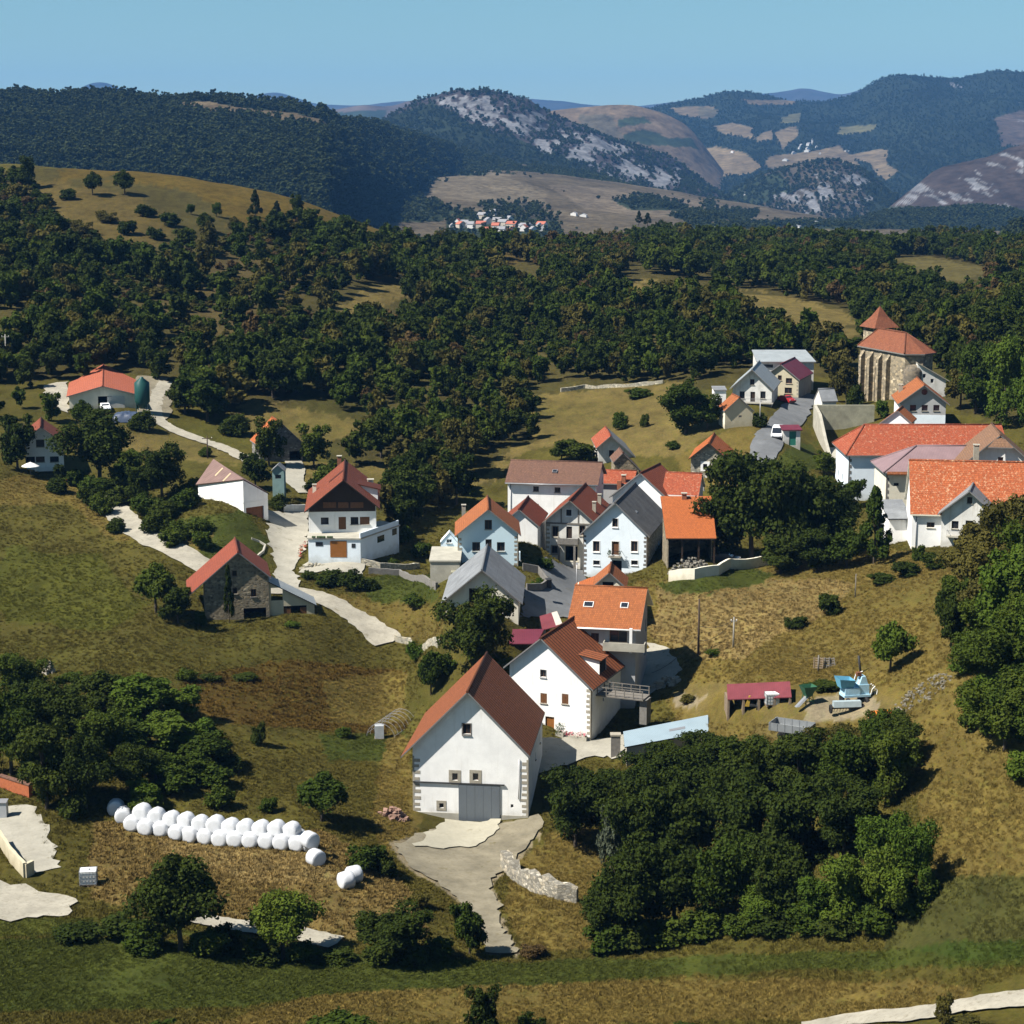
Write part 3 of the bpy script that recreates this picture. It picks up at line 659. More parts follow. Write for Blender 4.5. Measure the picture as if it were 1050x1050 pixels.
# ------------------------------------------------------------------ houses
W_WHITE = plaster('white limewash', (.78, .775, .75), .15); W_COOL = plaster('cool white render', (.68, .75, .80), .1); W_BLUE = plaster('pale blue render', (.56, .70, .76), .05)
W_CREAM = plaster('cream render', (.66, .62, .50), .14); W_TAN = plaster('tan render', (.46, .41, .29), .12); W_GREY = plaster('grey render', (.36, .36, .36), .14); W_OLD = plaster('old white render', (.62, .61, .57), .34)
ST_RUB = rubble('rubble stone', (.20, .165, .11), (.22, .20, .15)); ST_PALE = rubble('pale rubble', (.30, .28, .22), (.27, .26, .22), 2.6); ST_ASH = rubble('church stone', (.25, .21, .145), (.20, .17, .12), 1.5)
ST_CUT = plain('cut stone', (.32, .29, .23), .9, .3, 3); ST_DARK = plain('weathered stone', (.17, .16, .145), .9, .35, 3)
WOOD_D = plain('dark timber', (.035, .022, .014), .7, .3, 4); WOOD_M = plain('brown timber', (.13, .058, .024), .6, .3, 4); WOOD_G = plain('grey timber', (.16, .145, .125), .8, .3, 4); WOOD_O = plain('orange varnished timber', (.24, .095, .022), .5, .25, 3)
SOFFIT = plain('grey soffit boards', (.16, .155, .15), .8, .2, 4); DARKIN = plain('dark interior', (.02, .018, .016), 1, .2, 1, b_=0); METAL = plain('grey blue metal', (.135, .155, .175), .5, .08, 1, .3)
GLASS = plain('window glass', (.018, .022, .028), .08, .2, 2, b_=0, spec=.6); FRAME_W = plain('white paint', (.72, .71, .68), .5, .06, 2); FRAME_B = plain('brown window frames', (.09, .045, .022), .6, .2, 3)
CONC = plain('weathered concrete', (.36, .34, .28), .95, .3, .8); CONC_D = plain('stained concrete', (.27, .26, .19), .95, .45, .6); GUTTER = plain('zinc', (.30, .30, .31), .4, .1, 2, .4); RUST = plain('rusty steel', (.16, .065, .03), .85, .4, 3)
IRON = plain('dark iron', (.03, .03, .03), .6, .2, 3); LEAF_P = plain('potted greenery', (.035, .07, .018), .8, .5, 5); FLOWER = plain('red flowers', (.55, .05, .09), .7, .5, 8)
R_RB = tiles('red brown tile', (.37, .115, .042), .15, .24, .36, grooves=1.0, gw=.72, gc=.16, moss=.25); R_ORANGE = tiles('orange tile', (.40, .13, .042), .22, .22, .36, lichen=.25, moss=.15); R_ORB = tiles('bright orange tile', (.47, .13, .034), .16, .24, .36, moss=.1)
R_RED = tiles('red tile', (.40, .088, .036), .22, .22, .36, lichen=.75, moss=.2); R_REDO = tiles('mottled orange tile', (.46, .115, .036), .24, .22, .36, lichen=.9, lich_c=(.6, .42, .25), moss=.15); R_BROWN = tiles('brown tile', (.20, .105, .07), .16, .24, .36, lichen=.3, moss=.35)
R_RIB = tiles('ribbed red tile', (.31, .078, .036), .18, .24, .36, grooves=.85, gw=.66, gc=.13, moss=.25); R_SLATE = sheet('grey fibre cement', (.17, .178, .185), .18, 0, .85, .22, 2.4); R_SLATED = sheet('dark fibre cement', (.092, .092, .092), .18, 0, .9, .3, 2.2)
R_LIGHT = sheet('pale grey sheeting', (.24, .265, .275), .22, 0, .6, .12, 2.6); R_MAROON = sheet('maroon sheeting', (.115, .022, .035), .3, 0, .55, .15); R_PINK = sheet('faded red sheeting', (.135, .03, .036), .25, 0, .6, .2); R_MAUVE = sheet('mauve sheeting', (.20, .135, .14), .25, 0, .7, .12)
R_PALEB = sheet('pale blue sheeting', (.25, .32, .36), .25, 0, .45, .06); R_FARM = tiles('salmon tile', (.46, .13, .068), .10, .3, .4, moss=.1); R_SHED = sheet('brown pink sheeting', (.165, .105, .09), .9, 0, .7, .2)
R_BRTAN = tiles('tan brown tile', (.27, .15, .085), .16, .24, .36, moss=.25); R_CHURCH = tiles('old church tile', (.27, .09, .042), .24, .22, .36, lichen=.4, moss=.35)

def wall_face(mb, poly, holes, to3, mi=0):
    """a flat wall with real openings"""
    vs, es = [], []
    for ring in [poly] + holes:
        o = len(vs); vs += [Vector(p) for p in ring]; es += [(o + i, o + (i + 1) % len(ring)) for i in range(len(ring))]
    r = delaunay_2d_cdt(vs, es, [], 0, 1e-5)
    V = [tuple(p) for p in r[0]]
    for f in r[2]:
        c = np.array([V[i] for i in f]).mean(0); a = np.array([c[0]]), np.array([c[1]])
        if not inpoly(*a, poly)[0] or any(inpoly(*a, h)[0] for h in holes): continue
        mb.poly([to3(*V[i]) for i in f], mi)
def rect(a, z, w, h): return [(a - w / 2, z - h / 2), (a + w / 2, z - h / 2), (a + w / 2, z + h / 2), (a - w / 2, z + h / 2)]

class House:
    def __init__(s, name, label, cat, fit, wall, roof, og=.6, og2=.5, oe=.6, base=None, trim=SOFFIT, thick=.2, ridge=True, group=None, deep=3.0, side=None, oeL=None):
        ax, ay, az, yaw, s.w1, s.w2, s.s, s.L = fit; s.yaw = R(yaw)
        s.g = np.array([math.cos(s.yaw), -math.sin(s.yaw), 0]); s.r = np.array([math.sin(s.yaw), math.cos(s.yaw), 0])
        s.a = np.array([ax, ay, az]); s.og, s.og2, s.oe, s.th = og, og2, oe, thick; s.oeL = oe if oeL is None else oeL
        foot = [s.a + s.g * x + s.r * y for x in (-s.w1 + s.oeL, 0, s.w2 - oe) for y in (og, s.L / 2, s.L - og2)]
        s.gz = [gz(p[0], p[1]) for p in foot]; s.z0 = min(s.gz) if base is None else base
        s.h = az - s.z0
        s.root = empty(name, (ax, ay, s.z0), -s.yaw, label, cat, group)
        s.wall_m, s.roof_m, s.trim, s.deep = wall, roof, trim, deep; s.side_m = side or wall
        s.holes = {k: [] for k in 'FKLR'}; s.ridge = ridge; s.todo = []
    def loc(s, P):
        d = np.asarray(P) - np.array([s.a[0], s.a[1], s.z0]); return np.array([d @ s.g, d @ s.r, d[2]])
    def plane(s, f):
        return {'F': ((0, s.og, 0), (0, -1, 0)), 'K': ((0, s.L - s.og2, 0), (0, 1, 0)), 'L': ((-s.w1 + s.oeL, 0, 0), (-1, 0, 0)), 'R': ((s.w2 - s.oe, 0, 0), (1, 0, 0)),
                'l': ((0, 0, s.h), (-s.s, 0, 1)), 'r': ((0, 0, s.h), (s.s, 0, 1))}[f]
    def at(s, f, u, v):
        """where a line of sight meets a face (local)"""
        d = ray(u, v); o = s.loc((0, 0, 0)); dl = np.array([d @ s.g, d @ s.r, d[2]]); p, n = map(np.array, s.plane(f))
        return o + dl * (((p - o) @ n) / (dl @ n))
    def ab(s, f, q):
        p = s.at(f, *q) if len(q) == 2 else q; return (p[0], p[2]) if f in 'FK' else (p[1], p[2])
    def to3(s, f, out=0.0):
        p, n = map(np.array, s.plane(f))
        if f in 'FK': return lambda a, z, o=0.0: (a, p[1] + n[1] * (out + o), z)
        return lambda a, z, o=0.0: (p[0] + n[0] * (out + o), a, z)
    def win(s, f, q, w=.9, h=1.1, style='glass', surround=.0, sm=None, sill=True, depth=.22, frame=None, cross=True):
        a, z = s.ab(f, q); s.holes[f].append((a, z, w, h)); s.todo.append(('win', f, a, z, w, h, style, surround, sm, sill, depth, frame, cross)); return s
    def open_(s, f, q, w, h, depth=2.5, arch=False, name='doorway', surround=0, sm=None):
        a, z = s.ab(f, q); s.holes[f].append((a, z, w, h)); s.todo.append(('open', f, a, z, w, h, depth, name, surround, sm)); return s
    def build(s):
        L, w1, w2, k, h, th, oe = s.L, s.w1, s.w2, s.s, s.h, s.th, s.oe
        # roof
        mb = MB()
        for sg, w in ((-1, w1), (1, w2)):
            P = lambda x, y, dz=0: (sg * x, y, h - k * x - dz)
            sl = math.hypot(1, k)
            mb.poly([P(0, 0), P(0, L), P(w, L), P(w, 0)], 0, [(0, 0), (L, 0), (L, w * sl), (0, w * sl)])
            mb.poly([P(0, 0, th), P(w, 0, th), P(w, L, th), P(0, L, th)], 1)
            mb.poly([P(0, 0), P(w, 0), P(w, 0, th), P(0, 0, th)], 1); mb.poly([P(0, L), P(0, L, th), P(w, L, th), P(w, L)], 1)
            mb.poly([P(w, 0), P(w, L), P(w, L, th), P(w, 0, th)], 1)
        if s.ridge: mb.tube([(0, -.02, h - .02), (0, L + .02, h - .02)], .16, 6, 0)
        s.roof = mb.build('roof', [s.roof_m, s.trim], s.root)
        # walls
        mb = MB(); eps = .01
        xl, xr, y0, y1 = -w1 + s.oeL, w2 - oe, s.og, L - s.og2; top = lambda x: h - th - k * abs(x) - eps; D = -s.deep
        def hl(f): return [rect(a, z, w, hh) for a, z, w, hh in s.holes[f]]
        gab = [(xl, D), (xr, D), (xr, top(xr)), (0, top(0)), (xl, top(xl))]
        for f in 'FK': wall_face(mb, gab, hl(f), s.to3(f), 0)
        wall_face(mb, [(y0, D), (y1, D), (y1, top(xl)), (y0, top(xl))], hl('L'), s.to3('L'), 1)
        wall_face(mb, [(y0, D), (y1, D), (y1, top(xr)), (y0, top(xr))], hl('R'), s.to3('R'), 1)
        s.wall = mb.build('wall', [s.wall_m, s.side_m], s.root)
        for t in s.todo: getattr(s, '_' + t[0])(*t[1:])
        return s
    def _frame(s, mb, T, a, z, w, h, d, mi):
        c = rect(a, z, w, h)
        for i in range(4):
            p, q = c[i], c[(i + 1) % 4]; mb.poly([T(*p), T(*q), T(*q, -d), T(*p, -d)], mi)
    def _bar(s, mb, T, a0, a1, z0, z1, o0, o1, mi):
        P = [T(a, z, o) for o in (o0, o1) for z in (z0, z1) for a in (a0, a1)]
        for q in ((0, 2, 3, 1), (4, 5, 7, 6), (0, 1, 5, 4), (2, 6, 7, 3), (0, 4, 6, 2), (1, 3, 7, 5)): mb.poly([P[i] for i in q], mi)
    def _ring(s, mb, T, a, z, w, h, b, o0, o1, mi):
        s._bar(mb, T, a - w / 2 - b, a - w / 2, z - h / 2 - b, z + h / 2 + b, o0, o1, mi); s._bar(mb, T, a + w / 2, a + w / 2 + b, z - h / 2 - b, z + h / 2 + b, o0, o1, mi)
        s._bar(mb, T, a - w / 2, a + w / 2, z + h / 2, z + h / 2 + b, o0, o1, mi); s._bar(mb, T, a - w / 2, a + w / 2, z - h / 2 - b, z - h / 2, o0, o1, mi)
    def _win(s, f, a, z, w, h, style, sur, sm, sill, d, frame, cross):
        T = s.to3(f); fm = frame or FRAME_B; mb = MB()
        s._frame(mb, T, a, z, w, h, d, 0)
        t = min(.09, w * .1)
        if style == 'glass':
            s._ring(mb, T, a, z, w - 2 * t, h - 2 * t, t, -d, -d + .06, 1)
            if cross: s._bar(mb, T, a - .03, a + .03, z - h / 2 + t, z + h / 2 - t, -d, -d + .05, 1)
        if sur: s._ring(mb, T, a, z, w, h, sur, -.01, .035, 2)
        if sill and f in 'FLRK': s._bar(mb, T, a - w / 2 - .08, a + w / 2 + .08, z - h / 2 - sur - .09, z - h / 2 - sur, 0.0, .12, 2)
        nm = {'glass': 'window', 'shutter': 'window', 'door': 'door', 'garage': 'garage_door'}[style]
        o = mb.build(nm, [s.wall_m, fm, sm or ST_CUT], s.root)
        mb = MB(); c = rect(a, z, w, h)
        if style == 'glass': mb.poly([T(*p, -d + .02) for p in c]); mb.build('pane', [GLASS], o)
        elif style == 'shutter':
            s._bar(mb, T, a - w / 2 + .02, a - .012, z - h / 2 + .02, z + h / 2 - .02, -d, -d + .06, 0); s._bar(mb, T, a + .012, a + w / 2 - .02, z - h / 2 + .02, z + h / 2 - .02, -d, -d + .06, 0)
            mb.poly([T(*p, -d - .01) for p in c]); mb.build('shutter', [fm], o)
        else:
            n = max(2, int(w / .35))
            for i in range(n): s._bar(mb, T, a - w / 2 + w * i / n + .008, a - w / 2 + w * (i + 1) / n - .008, z - h / 2 + .01, z + h / 2 - .02, -d, -d + .05, 0)
            mb.poly([T(*p, -d - .01) for p in c]); mb.build('door_leaf', [fm], o)
    def _open(s, f, a, z, w, h, d, name, sur, sm):
        T = s.to3(f); mb = MB(); s._frame(mb, T, a, z, w, h, d, 0); mb.poly([T(*p, -d) for p in rect(a, z, w, h)], 1)
        if sur: s._ring(mb, T, a, z, w, h, sur, -.01, .04, 2)
        mb.build(name, [DARKIN, DARKIN, sm or ST_CUT], s.root)
    # additions -------------------------------------------------
    def quoins(s, corners='LR', z0=None, z1=None, sz=.5, mat=None, out=.03):
        mb = MB(); T = s.to3('F'); hi = z1
        for c in corners:
            xc = (-s.w1 + s.oeL) if c == 'L' else (s.w2 - s.oe); sg = 1 if c == 'L' else -1
            z = (s.h - s.th - s.s * abs(xc) - .15) if z1 is None else z1; lo = 0.1 if z0 is None else z0; i = 0
            edge = [(xc - sg * out, z)]
            while z > lo:
                hh = random.uniform(.28, .42); w = sz * random.uniform(.85, 1.15) if i % 2 else sz * random.uniform(.12, .3)
                edge += [(xc + sg * w, z), (xc + sg * w, z - hh)]; z -= hh; i += 1
            edge.append((xc - sg * out, z)); p0 = Vector(T(*edge[0])); p1 = Vector(T(*edge[0], out)); n_ = len(edge)
            mb = MB(); fr = [T(*e, out) for e in edge]; bk = [T(*e, -.02) for e in edge]; vf = [mb.bm.verts.new(q) for q in fr]; vb = [mb.bm.verts.new(q) for q in bk]
            for j in range(1, n_ - 2, 2): mb.bm.faces.new([vf[j], vf[j + 1]] + [mb.bm.verts.new((Vector(T(xc - sg * out, edge[j + 1][1], out)))), mb.bm.verts.new((Vector(T(xc - sg * out, edge[j][1], out))))])
            for j in range(n_ - 1): mb.bm.faces.new([vf[j], vf[j + 1], vb[j + 1], vb[j]])
            bmesh.ops.remove_doubles(mb.bm, verts=mb.bm.verts, dist=.002)
            a, b = T(xc - sg * out, edge[0][1], out), T(xc - sg * out, z, out); dpt = np.array(T(0, 0, -1)) - np.array(T(0, 0, 0))
            mb.poly([a, b, tuple(np.array(b) + dpt * .45), tuple(np.array(a) + dpt * .45)]); bmesh.ops.remove_doubles(mb.bm, verts=mb.bm.verts, dist=.002)
            mb.build('corner_stones', [mat or ST_CUT], s.root)
        return s
    def plinth(s, hgt, mat=CONC, faces='F', a0=None, a1=None):
        mb = MB()
        for f in faces:
            T = s.to3(f); lo, hi = (-s.w1 + s.oeL, s.w2 - s.oe) if f in 'FK' else (s.og, s.L - s.og2)
            s._bar(mb, T, (lo if a0 is None else a0) + .02, (hi if a1 is None else a1) - .02, -s.deep, hgt, -.1, .04, 0)
        mb.build('plinth', [mat], s.root); return s
    def band(s, f, z0, z1, mat, name='band', out=.03, a0=None, a1=None):
        mb = MB(); T = s.to3(f); lo, hi = (-s.w1 + s.oeL, s.w2 - s.oe) if f in 'FK' else (s.og, s.L - s.og2)
        s._bar(mb, T, lo if a0 is None else a0, hi if a1 is None else a1, z0, z1, -.05, out, 0); mb.build(name, [mat], s.root); return s
    def chimney(s, f, q, w=.55, h=1.2, mat=None, cap=True):
        p = s.at(f, *q) if len(q) == 2 else np.array(q); mb = MB()
        mb.box(p[0] - w / 2, p[0] + w / 2, p[1] - w / 2, p[1] + w / 2, p[2] - .8, p[2] + h, 0)
        if cap:
            for sx in (-1, 1): mb.box(p[0] + sx * w * .4 - .06, p[0] + sx * w * .4 + .06, p[1] - w * .4, p[1] + w * .4, p[2] + h, p[2] + h + .22, 0)
            mb.box(p[0] - w * .62, p[0] + w * .62, p[1] - w * .62, p[1] + w * .62, p[2] + h + .22, p[2] + h + .32, 1)
        mb.build('chimney', [mat or R_BRICK, CONC], s.roof); return s
    def onroof(s, f, q, w, l, name, mat, lift=.06, rim=FRAME_B):
        p = s.at(f, *q); sg = -1 if f == 'l' else 1; c = 1 / math.hypot(1, s.s); mb = MB()
        def Q(dy, dd, o): x = p[0] + sg * dd * c; return (x + sg * s.s * c * o, p[1] + dy, s.h - s.s * abs(x) + c * o)
        for (a0, a1, b0, b1, o, mi) in ((-w / 2, w / 2, -l / 2, l / 2, lift, 0), (-w / 2 + .08, w / 2 - .08, -l / 2 + .08, l / 2 - .08, lift + .012, 1)):
            c4 = [(a0, b0), (a1, b0), (a1, b1), (a0, b1)]; mb.poly([Q(*t, o) for t in c4], mi)
            if mi == 0:
                for i in range(4): mb.poly([Q(*c4[i], o), Q(*c4[(i + 1) % 4], o), Q(*c4[(i + 1) % 4], -.02), Q(*c4[i], -.02)], 0)
        mb.build(name, [rim, mat], s.roof); return s
    def balcony(s, f, q, w, d=.9, h=.95, floor=ST_CUT, rail=IRON, solid=False, plants=False, thick=.14):
        a, z = s.ab(f, q); T = s.to3(f); mb = MB(); s._bar(mb, T, a - w / 2, a + w / 2, z - thick, z, -.02, d, 0)
        o = mb.build('balcony', [floor], s.root); mb = MB()
        if solid:
            s._bar(mb, T, a - w / 2, a + w / 2, z, z + h, d - .12, d, 0); s._bar(mb, T, a - w / 2, a - w / 2 + .12, z, z + h, 0, d - .12, 0); s._bar(mb, T, a + w / 2 - .12, a + w / 2, z, z + h, 0, d - .12, 0)
        else:
            n = max(4, int(w / .16))
            for i in range(n + 1): x = a - w / 2 + .03 + (w - .06) * i / n; s._bar(mb, T, x - .015, x + .015, z, z + h, d - .06, d - .03, 0)
            for x in (a - w / 2 + .03, a + w / 2 - .03): s._bar(mb, T, x - .02, x + .02, z + h - .04, z + h, 0, d - .05, 0)
            s._bar(mb, T, a - w / 2, a + w / 2, z + h, z + h + .05, d - .08, d - .02, 0)
        mb.build('railing', [rail], o)
        if plants:
            for x in (a - w / 2 + .15, a + w / 2 - .15):
                mb = MB(); c = Vector(T(x, z + .55, d - .1))
                for i in range(60):
                    q_ = c + Vector((random.gauss(0, .14), random.gauss(0, .14), random.gauss(0, .25))); e = [Vector((random.uniform(-.13, .13), random.uniform(-.13, .13), random.uniform(-.13, .13))) for _ in range(3)]
                    mb.poly([q_ + t for t in e])
                mb.build('balcony_plant', [LEAF_P], o, fix=False)
        return s
R_BRICK = plain('brick', (.26, .10, .055), .9, .3, 5)

FIT = {
'barn': (-4.85, 200.0, -58.11, 6.7, 7.40, 6.83, 1.030, 16.5),
'houseB': (3.41, 222.0, -57.84, 22.4, 4.84, 6.74, 0.848, 13.7),
'orangeC': (17.17, 236.0, -54.96, -79.3, 6.90, 6.90, 0.539, 9.3),
'smallD': (13.13, 252.0, -56.49, 5.4, 2.30, 2.40, 0.883, 6.5),
'greyE': (-3.98, 246.0, -54.79, 1.9, 5.43, 5.39, 0.842, 16.2),
'blueF': (-3.43, 272.0, -51.61, -1.4, 4.90, 4.76, 0.816, 10.8),
'whiteG': (1.04, 286.0, -54.27, 7.9, 3.17, 3.17, 0.834, 11.2),
'timberH': (8.82, 288.0, -53.23, 11.5, 4.32, 3.90, 0.856, 15.3),
'whiteI': (15.47, 282.0, -52.51, 13.6, 5.44, 5.29, 0.945, 17.7),
'longJ': (14.90, 310.0, -50.99, -80.8, 6.11, 6.50, 0.444, 15.3),
'K': (20.59, 303.0, -51.54, 22.9, 5.25, 4.76, 0.819, 10.1),
'L': (21.32, 322.0, -54.43, -79.5, 4.50, 4.50, 0.350, 7.0),
'M': (30.92, 306.0, -52.15, -77.7, 4.70, 4.70, 0.616, 6.0),
'O': (18.02, 345.0, -51.83, -2.0, 2.67, 4.97, 0.867, 12.2),
'P': (19.66, 334.0, -53.19, -3.6, 1.72, 3.17, 1.004, 6.0),
'Q': (33.51, 322.0, -49.60, 10.6, 3.41, 3.54, 0.845, 11.6),
'R': (46.36, 368.0, -42.33, 12.7, 4.26, 4.37, 0.924, 15.3),
'S': (54.40, 386.0, -43.33, 20.6, 2.80, 4.02, 0.766, 13.5),
'U': (41.69, 348.0, -45.16, -8.0, 2.77, 2.88, 0.904, 5.3),
'Y': (59.94, 372.0, -46.63, 78.2, 2.40, 2.20, 1.000, 3.3),
'AA': (75.07, 346.0, -42.65, 5.6, 4.69, 4.69, 0.759, 12.5),
'FF': (57.21, 272.0, -44.36, 97.6, 6.36, 6.36, 1.067, 26.0),
'GG': (63.70, 262.0, -47.13, 17.7, 4.20, 3.14, 0.844, 13.7),
'HH': (-81.44, 378.0, -46.81, -11.6, 7.07, 7.06, 0.272, 40.0),
'II': (-82.15, 330.0, -48.00, -13.4, 3.18, 4.19, 0.778, 12.0),
'LL': (-42.95, 352.0, -50.37, -19.2, 4.32, 4.42, 0.983, 8.0),
'MM': (-25.98, 290.0, -50.44, -4.1, 6.08, 5.57, 0.814, 19.2),
'NN': (-37.81, 258.0, -54.98, -10.5, 7.09, 4.49, 0.845, 10.1),
}
def H(key, name, label, cat, wall, roof, **kw): return House(name, label, cat, FIT[key], wall, roof, **kw)

# --- the white barn with the sliding door
h = H('barn', 'barn', 'large white barn with steep red-brown roof and grey sliding door, nearest of the village', 'barn', W_WHITE, R_RB, og=.75, oe=.25, oeL=1.2)
h.win('F', (478.5, 747.5), .9, 1.15, sm=ST_DARK, surround=.1)
for u in (466.4, 487.6): h.win('F', (u, 796.5), .62, .82, surround=.36, sm=ST_CUT, cross=False)
h.win('F', (452.6, 826), .5, .55, surround=.3, sm=ST_CUT, cross=False, sill=False); h.win('F', (525, 826.5), .3, .4, sill=False, cross=False); h.win('R', (553.5, 757), .5, 1.1); h.win('R', (549, 775), .4, .9)
h.build(); h.quoins('LR', z0=.7, z1=7.3, sz=.75); h.plinth(.85, CONC)
T = h.to3('F'); a0, z1_ = h.ab('F', (470.3, 802.5)); a1, z0_ = h.ab('F', (512.6, 843)); mb = MB()
for i in range(5): h._bar(mb, T, a0 + (a1 - a0) * i / 5 + .01, a0 + (a1 - a0) * (i + 1) / 5 - .01, z0_ + .05, z1_, .09, .15, 0)
h._bar(mb, T, a0, a1, z0_ + .05, z1_ - .02, .07, .085, 0)
sd = mb.build('sliding_door', [METAL], h.root); mb = MB(); b0, zr = h.ab('F', (423.5, 801.5)); b1, _ = h.ab('F', (517.5, 802))
h._bar(mb, T, b0, b1, zr - .02, zr + .1, .05, .2, 0); mb.build('door_rail', [IRON], h.root)
mb = MB(); c0, cz = h.ab('F', (532.5, 780)); mb.tube([T(c0, cz + .2, .1), T(c0, cz - 2.6, .1), T(c0 - .1, cz - 4.4, .1)], .05, 6); mb.build('drainpipe', [GUTTER], h.root)

# --- white house behind it
h = H('houseB', 'house', 'white house with red-brown roof, raised roof hatch and red flowers by its door', 'house', W_WHITE, R_RB, og=.7, oe=.55)
h.win('F', (557, 690.5), .75, .9, sm=W_GREY, surround=.05); h.win('F', (557.5, 716), .85, 1.25, 'shutter', frame=WOOD_M, depth=.08); h.win('F', (579.5, 716.7), .85, 1.25, 'shutter', frame=WOOD_M, depth=.08)
h.win('F', (563.7, 743.5), 1.15, 2.1, 'door', frame=WOOD_O, sill=False); h.win('R', (626, 706), 1.0, 2.0, 'glass', frame=FRAME_W, sill=False); h.win('R', (619, 717), .6, .4, sill=False, cross=False)
h.build(); h.quoins('R', sz=.5); h.plinth(.5, CONC, 'F')
p = h.at('r', 606, 682); mb = MB(); k = h.s
x0, x1 = p[0] - 1.5, p[0] + 1.5; y0, y1 = p[1] - .6, p[1] + 2.4; zt = h.h - k * x0 + .05; ze = zt - .16 * (x1 - x0)
mb.poly([(x0, y0, zt), (x0, y1, zt), (x1, y1, ze), (x1, y0, ze)], 0, [(0, 0), (3, 0), (3, 3), (0, 3)]); mb.poly([(x0, y0, zt - .12), (x1, y0, ze - .12), (x1, y1, ze - .12), (x0, y1, zt - .12)], 1)
mb.poly([(x1, y0, ze), (x1, y1, ze), (x1, y1, ze - .12), (x1, y0, ze - .12)], 1); mb.poly([(x0, y0, zt), (x1, y0, ze), (x1, y0, ze - .12), (x0, y0, zt - .12)], 1); mb.poly([(x0, y1, zt), (x1, y1, ze), (x1, y1, ze - .12), (x0, y1, zt - .12)], 1)
for yy in (y0 + .3, y1 - .3): mb.poly([(x0 + .1, yy, zt - .14), (x1 - .3, yy, ze - .1), (x1 - .3, yy, h.h - k * (x1 - .3) + .01), (x0 + .1, yy, h.h - k * (x0 + .1))], 2)
mb.poly([(x1 - .35, y0 + .3, ze - .05), (x1 - .35, y1 - .3, ze - .05), (x1 - .35, y1 - .3, h.h - k * (x1 - .35)), (x1 - .35, y0 + .3, h.h - k * (x1 - .35))], 3)
mb.build('dormer', [R_RB, WOOD_D, W_WHITE, DARKIN], h.roof)
# plank gangway from the upper floor to the bank
g0 = h.at('R', 612, 711); X0 = h.w2 - h.oe; mb = MB(); zz = g0[2] - .05
gw = 6.0; mb.box(X0, X0 + gw, g0[1] - .4, g0[1] + 2.2, zz - .16, zz, 0)
gr = mb.build('gangway', [WOOD_G], h.root); mb = MB()
for yy in (g0[1] - .36, g0[1] + 2.16):
    for i in range(6): xx = X0 + .2 + (gw - .3) * i / 5; mb.box(xx - .05, xx + .05, yy - .05, yy + .05, zz, zz + 1.0, 0)
    for zz2 in (.5, .98): mb.box(X0 + .1, X0 + gw - .02, yy - .03, yy + .03, zz + zz2 - .04, zz + zz2 + .04, 0)
mb.build('railing', [WOOD_G], gr)
mb = MB(); mb.box(X0 + gw - .6, X0 + gw + .3, g0[1] + .1, g0[1] + 1.7, zz - 3.2, zz - .17, 0); mb.build('stone_pier', [ST_DARK], h.root)

# --- orange roofed house
h = H('orangeC', 'house', 'house with wide orange roof holding two skylights, its gable end in shade', 'house', W_GREY, R_ORANGE, og=.7, og2=.4, oe=.7, trim=FRAME_W)
h.win('F', (662, 640), .9, 1.5); h.win('F', (661, 665), 1.0, 1.3); h.win('L', (634, 652), 2.2, 1.6, frame=WOOD_M); h.win('L', (610, 654), 1.0, 1.2)
h.build(); h.onroof('l', (603.5, 620), 1.25, 1.0, 'skylight', GLASS, .12, FRAME_W); h.onroof('l', (640.3, 621), 1.0, 1.0, 'skylight', GLASS, .12, FRAME_W)
h.balcony('L', (641, 664), 5.2, 1.5, .9, CONC, CONC, solid=True)
p = h.at('L', 647, 655); mb = MB(); mb.box(p[0] - 1.3, p[0] - .95, p[1] - .3, p[1] + .05, p[2] - 1.5, p[2] + 1.6); mb.build('pillar', [FRAME_W], h.root)
mb = MB(); mb.tube([(-h.w1 - .08, .1, h.h - h.s * h.w1 - .12), (-h.w1 - .08, h.L - .1, h.h - h.s * h.w1 - .12)], .09, 6); mb.build('gutter', [FRAME_W], h.root)

h = H('smallD', 'outbuilding', 'small cream outbuilding with steep orange roof tucked behind the orange-roofed house', 'outbuilding', W_CREAM, R_ORANGE, og=.5, oe=.3)
h.open_('F', (623.5, 600), 1.5, .9, .8, name='hay_opening'); h.build()
p0 = h.at('l', 616, 590); mb = MB(); k = .42
xx = -h.w1 + .05; z = h.h - h.s * h.w1 + .06; w = 2.6
mb.poly([(xx, .1, z), (xx, h.L - .1, z), (xx - w, h.L - .1, z - k * w), (xx - w, .1, z - k * w)], 0, [(0, 0), (6, 0), (6, 3), (0, 3)]); mb.poly([(xx, .1, z - .15), (xx - w, .1, z - .15 - k * w), (xx - w, h.L - .1, z - .15 - k * w), (xx, h.L - .1, z - .15)], 1)
mb.poly([(xx, .1, z), (xx - w, .1, z - k * w), (xx - w, .1, z - .15 - k * w), (xx, .1, z - .15)], 1); mb.poly([(xx - w, .1, z - k * w), (xx - w, h.L - .1, z - k * w), (xx - w, h.L - .1, z - k * w - .15), (xx - w, .1, z - k * w - .15)], 1)
mb.build('lean_to_roof', [R_ORB, WOOD_D], h.root); mb = MB(); mb.box(xx - w + .3, xx + .3, .5, h.L - .4, -3, z - k * w - .12 + .3); mb.build('lean_to_wall', [W_CREAM], h.root)

# --- grey roofed barn behind the round tree
h = H('greyE', 'barn', 'cream barn with plain grey fibre-cement roof, behind the round dark tree', 'barn', W_CREAM, R_SLATE, og=.8, oe=.6, ridge=True)
h.open_('F', (488.5, 611), 1.7, 1.8, 1.2, name='hay_opening', surround=.12, sm=WOOD_D); h.win('F', (515, 632), .7, .8); h.build()

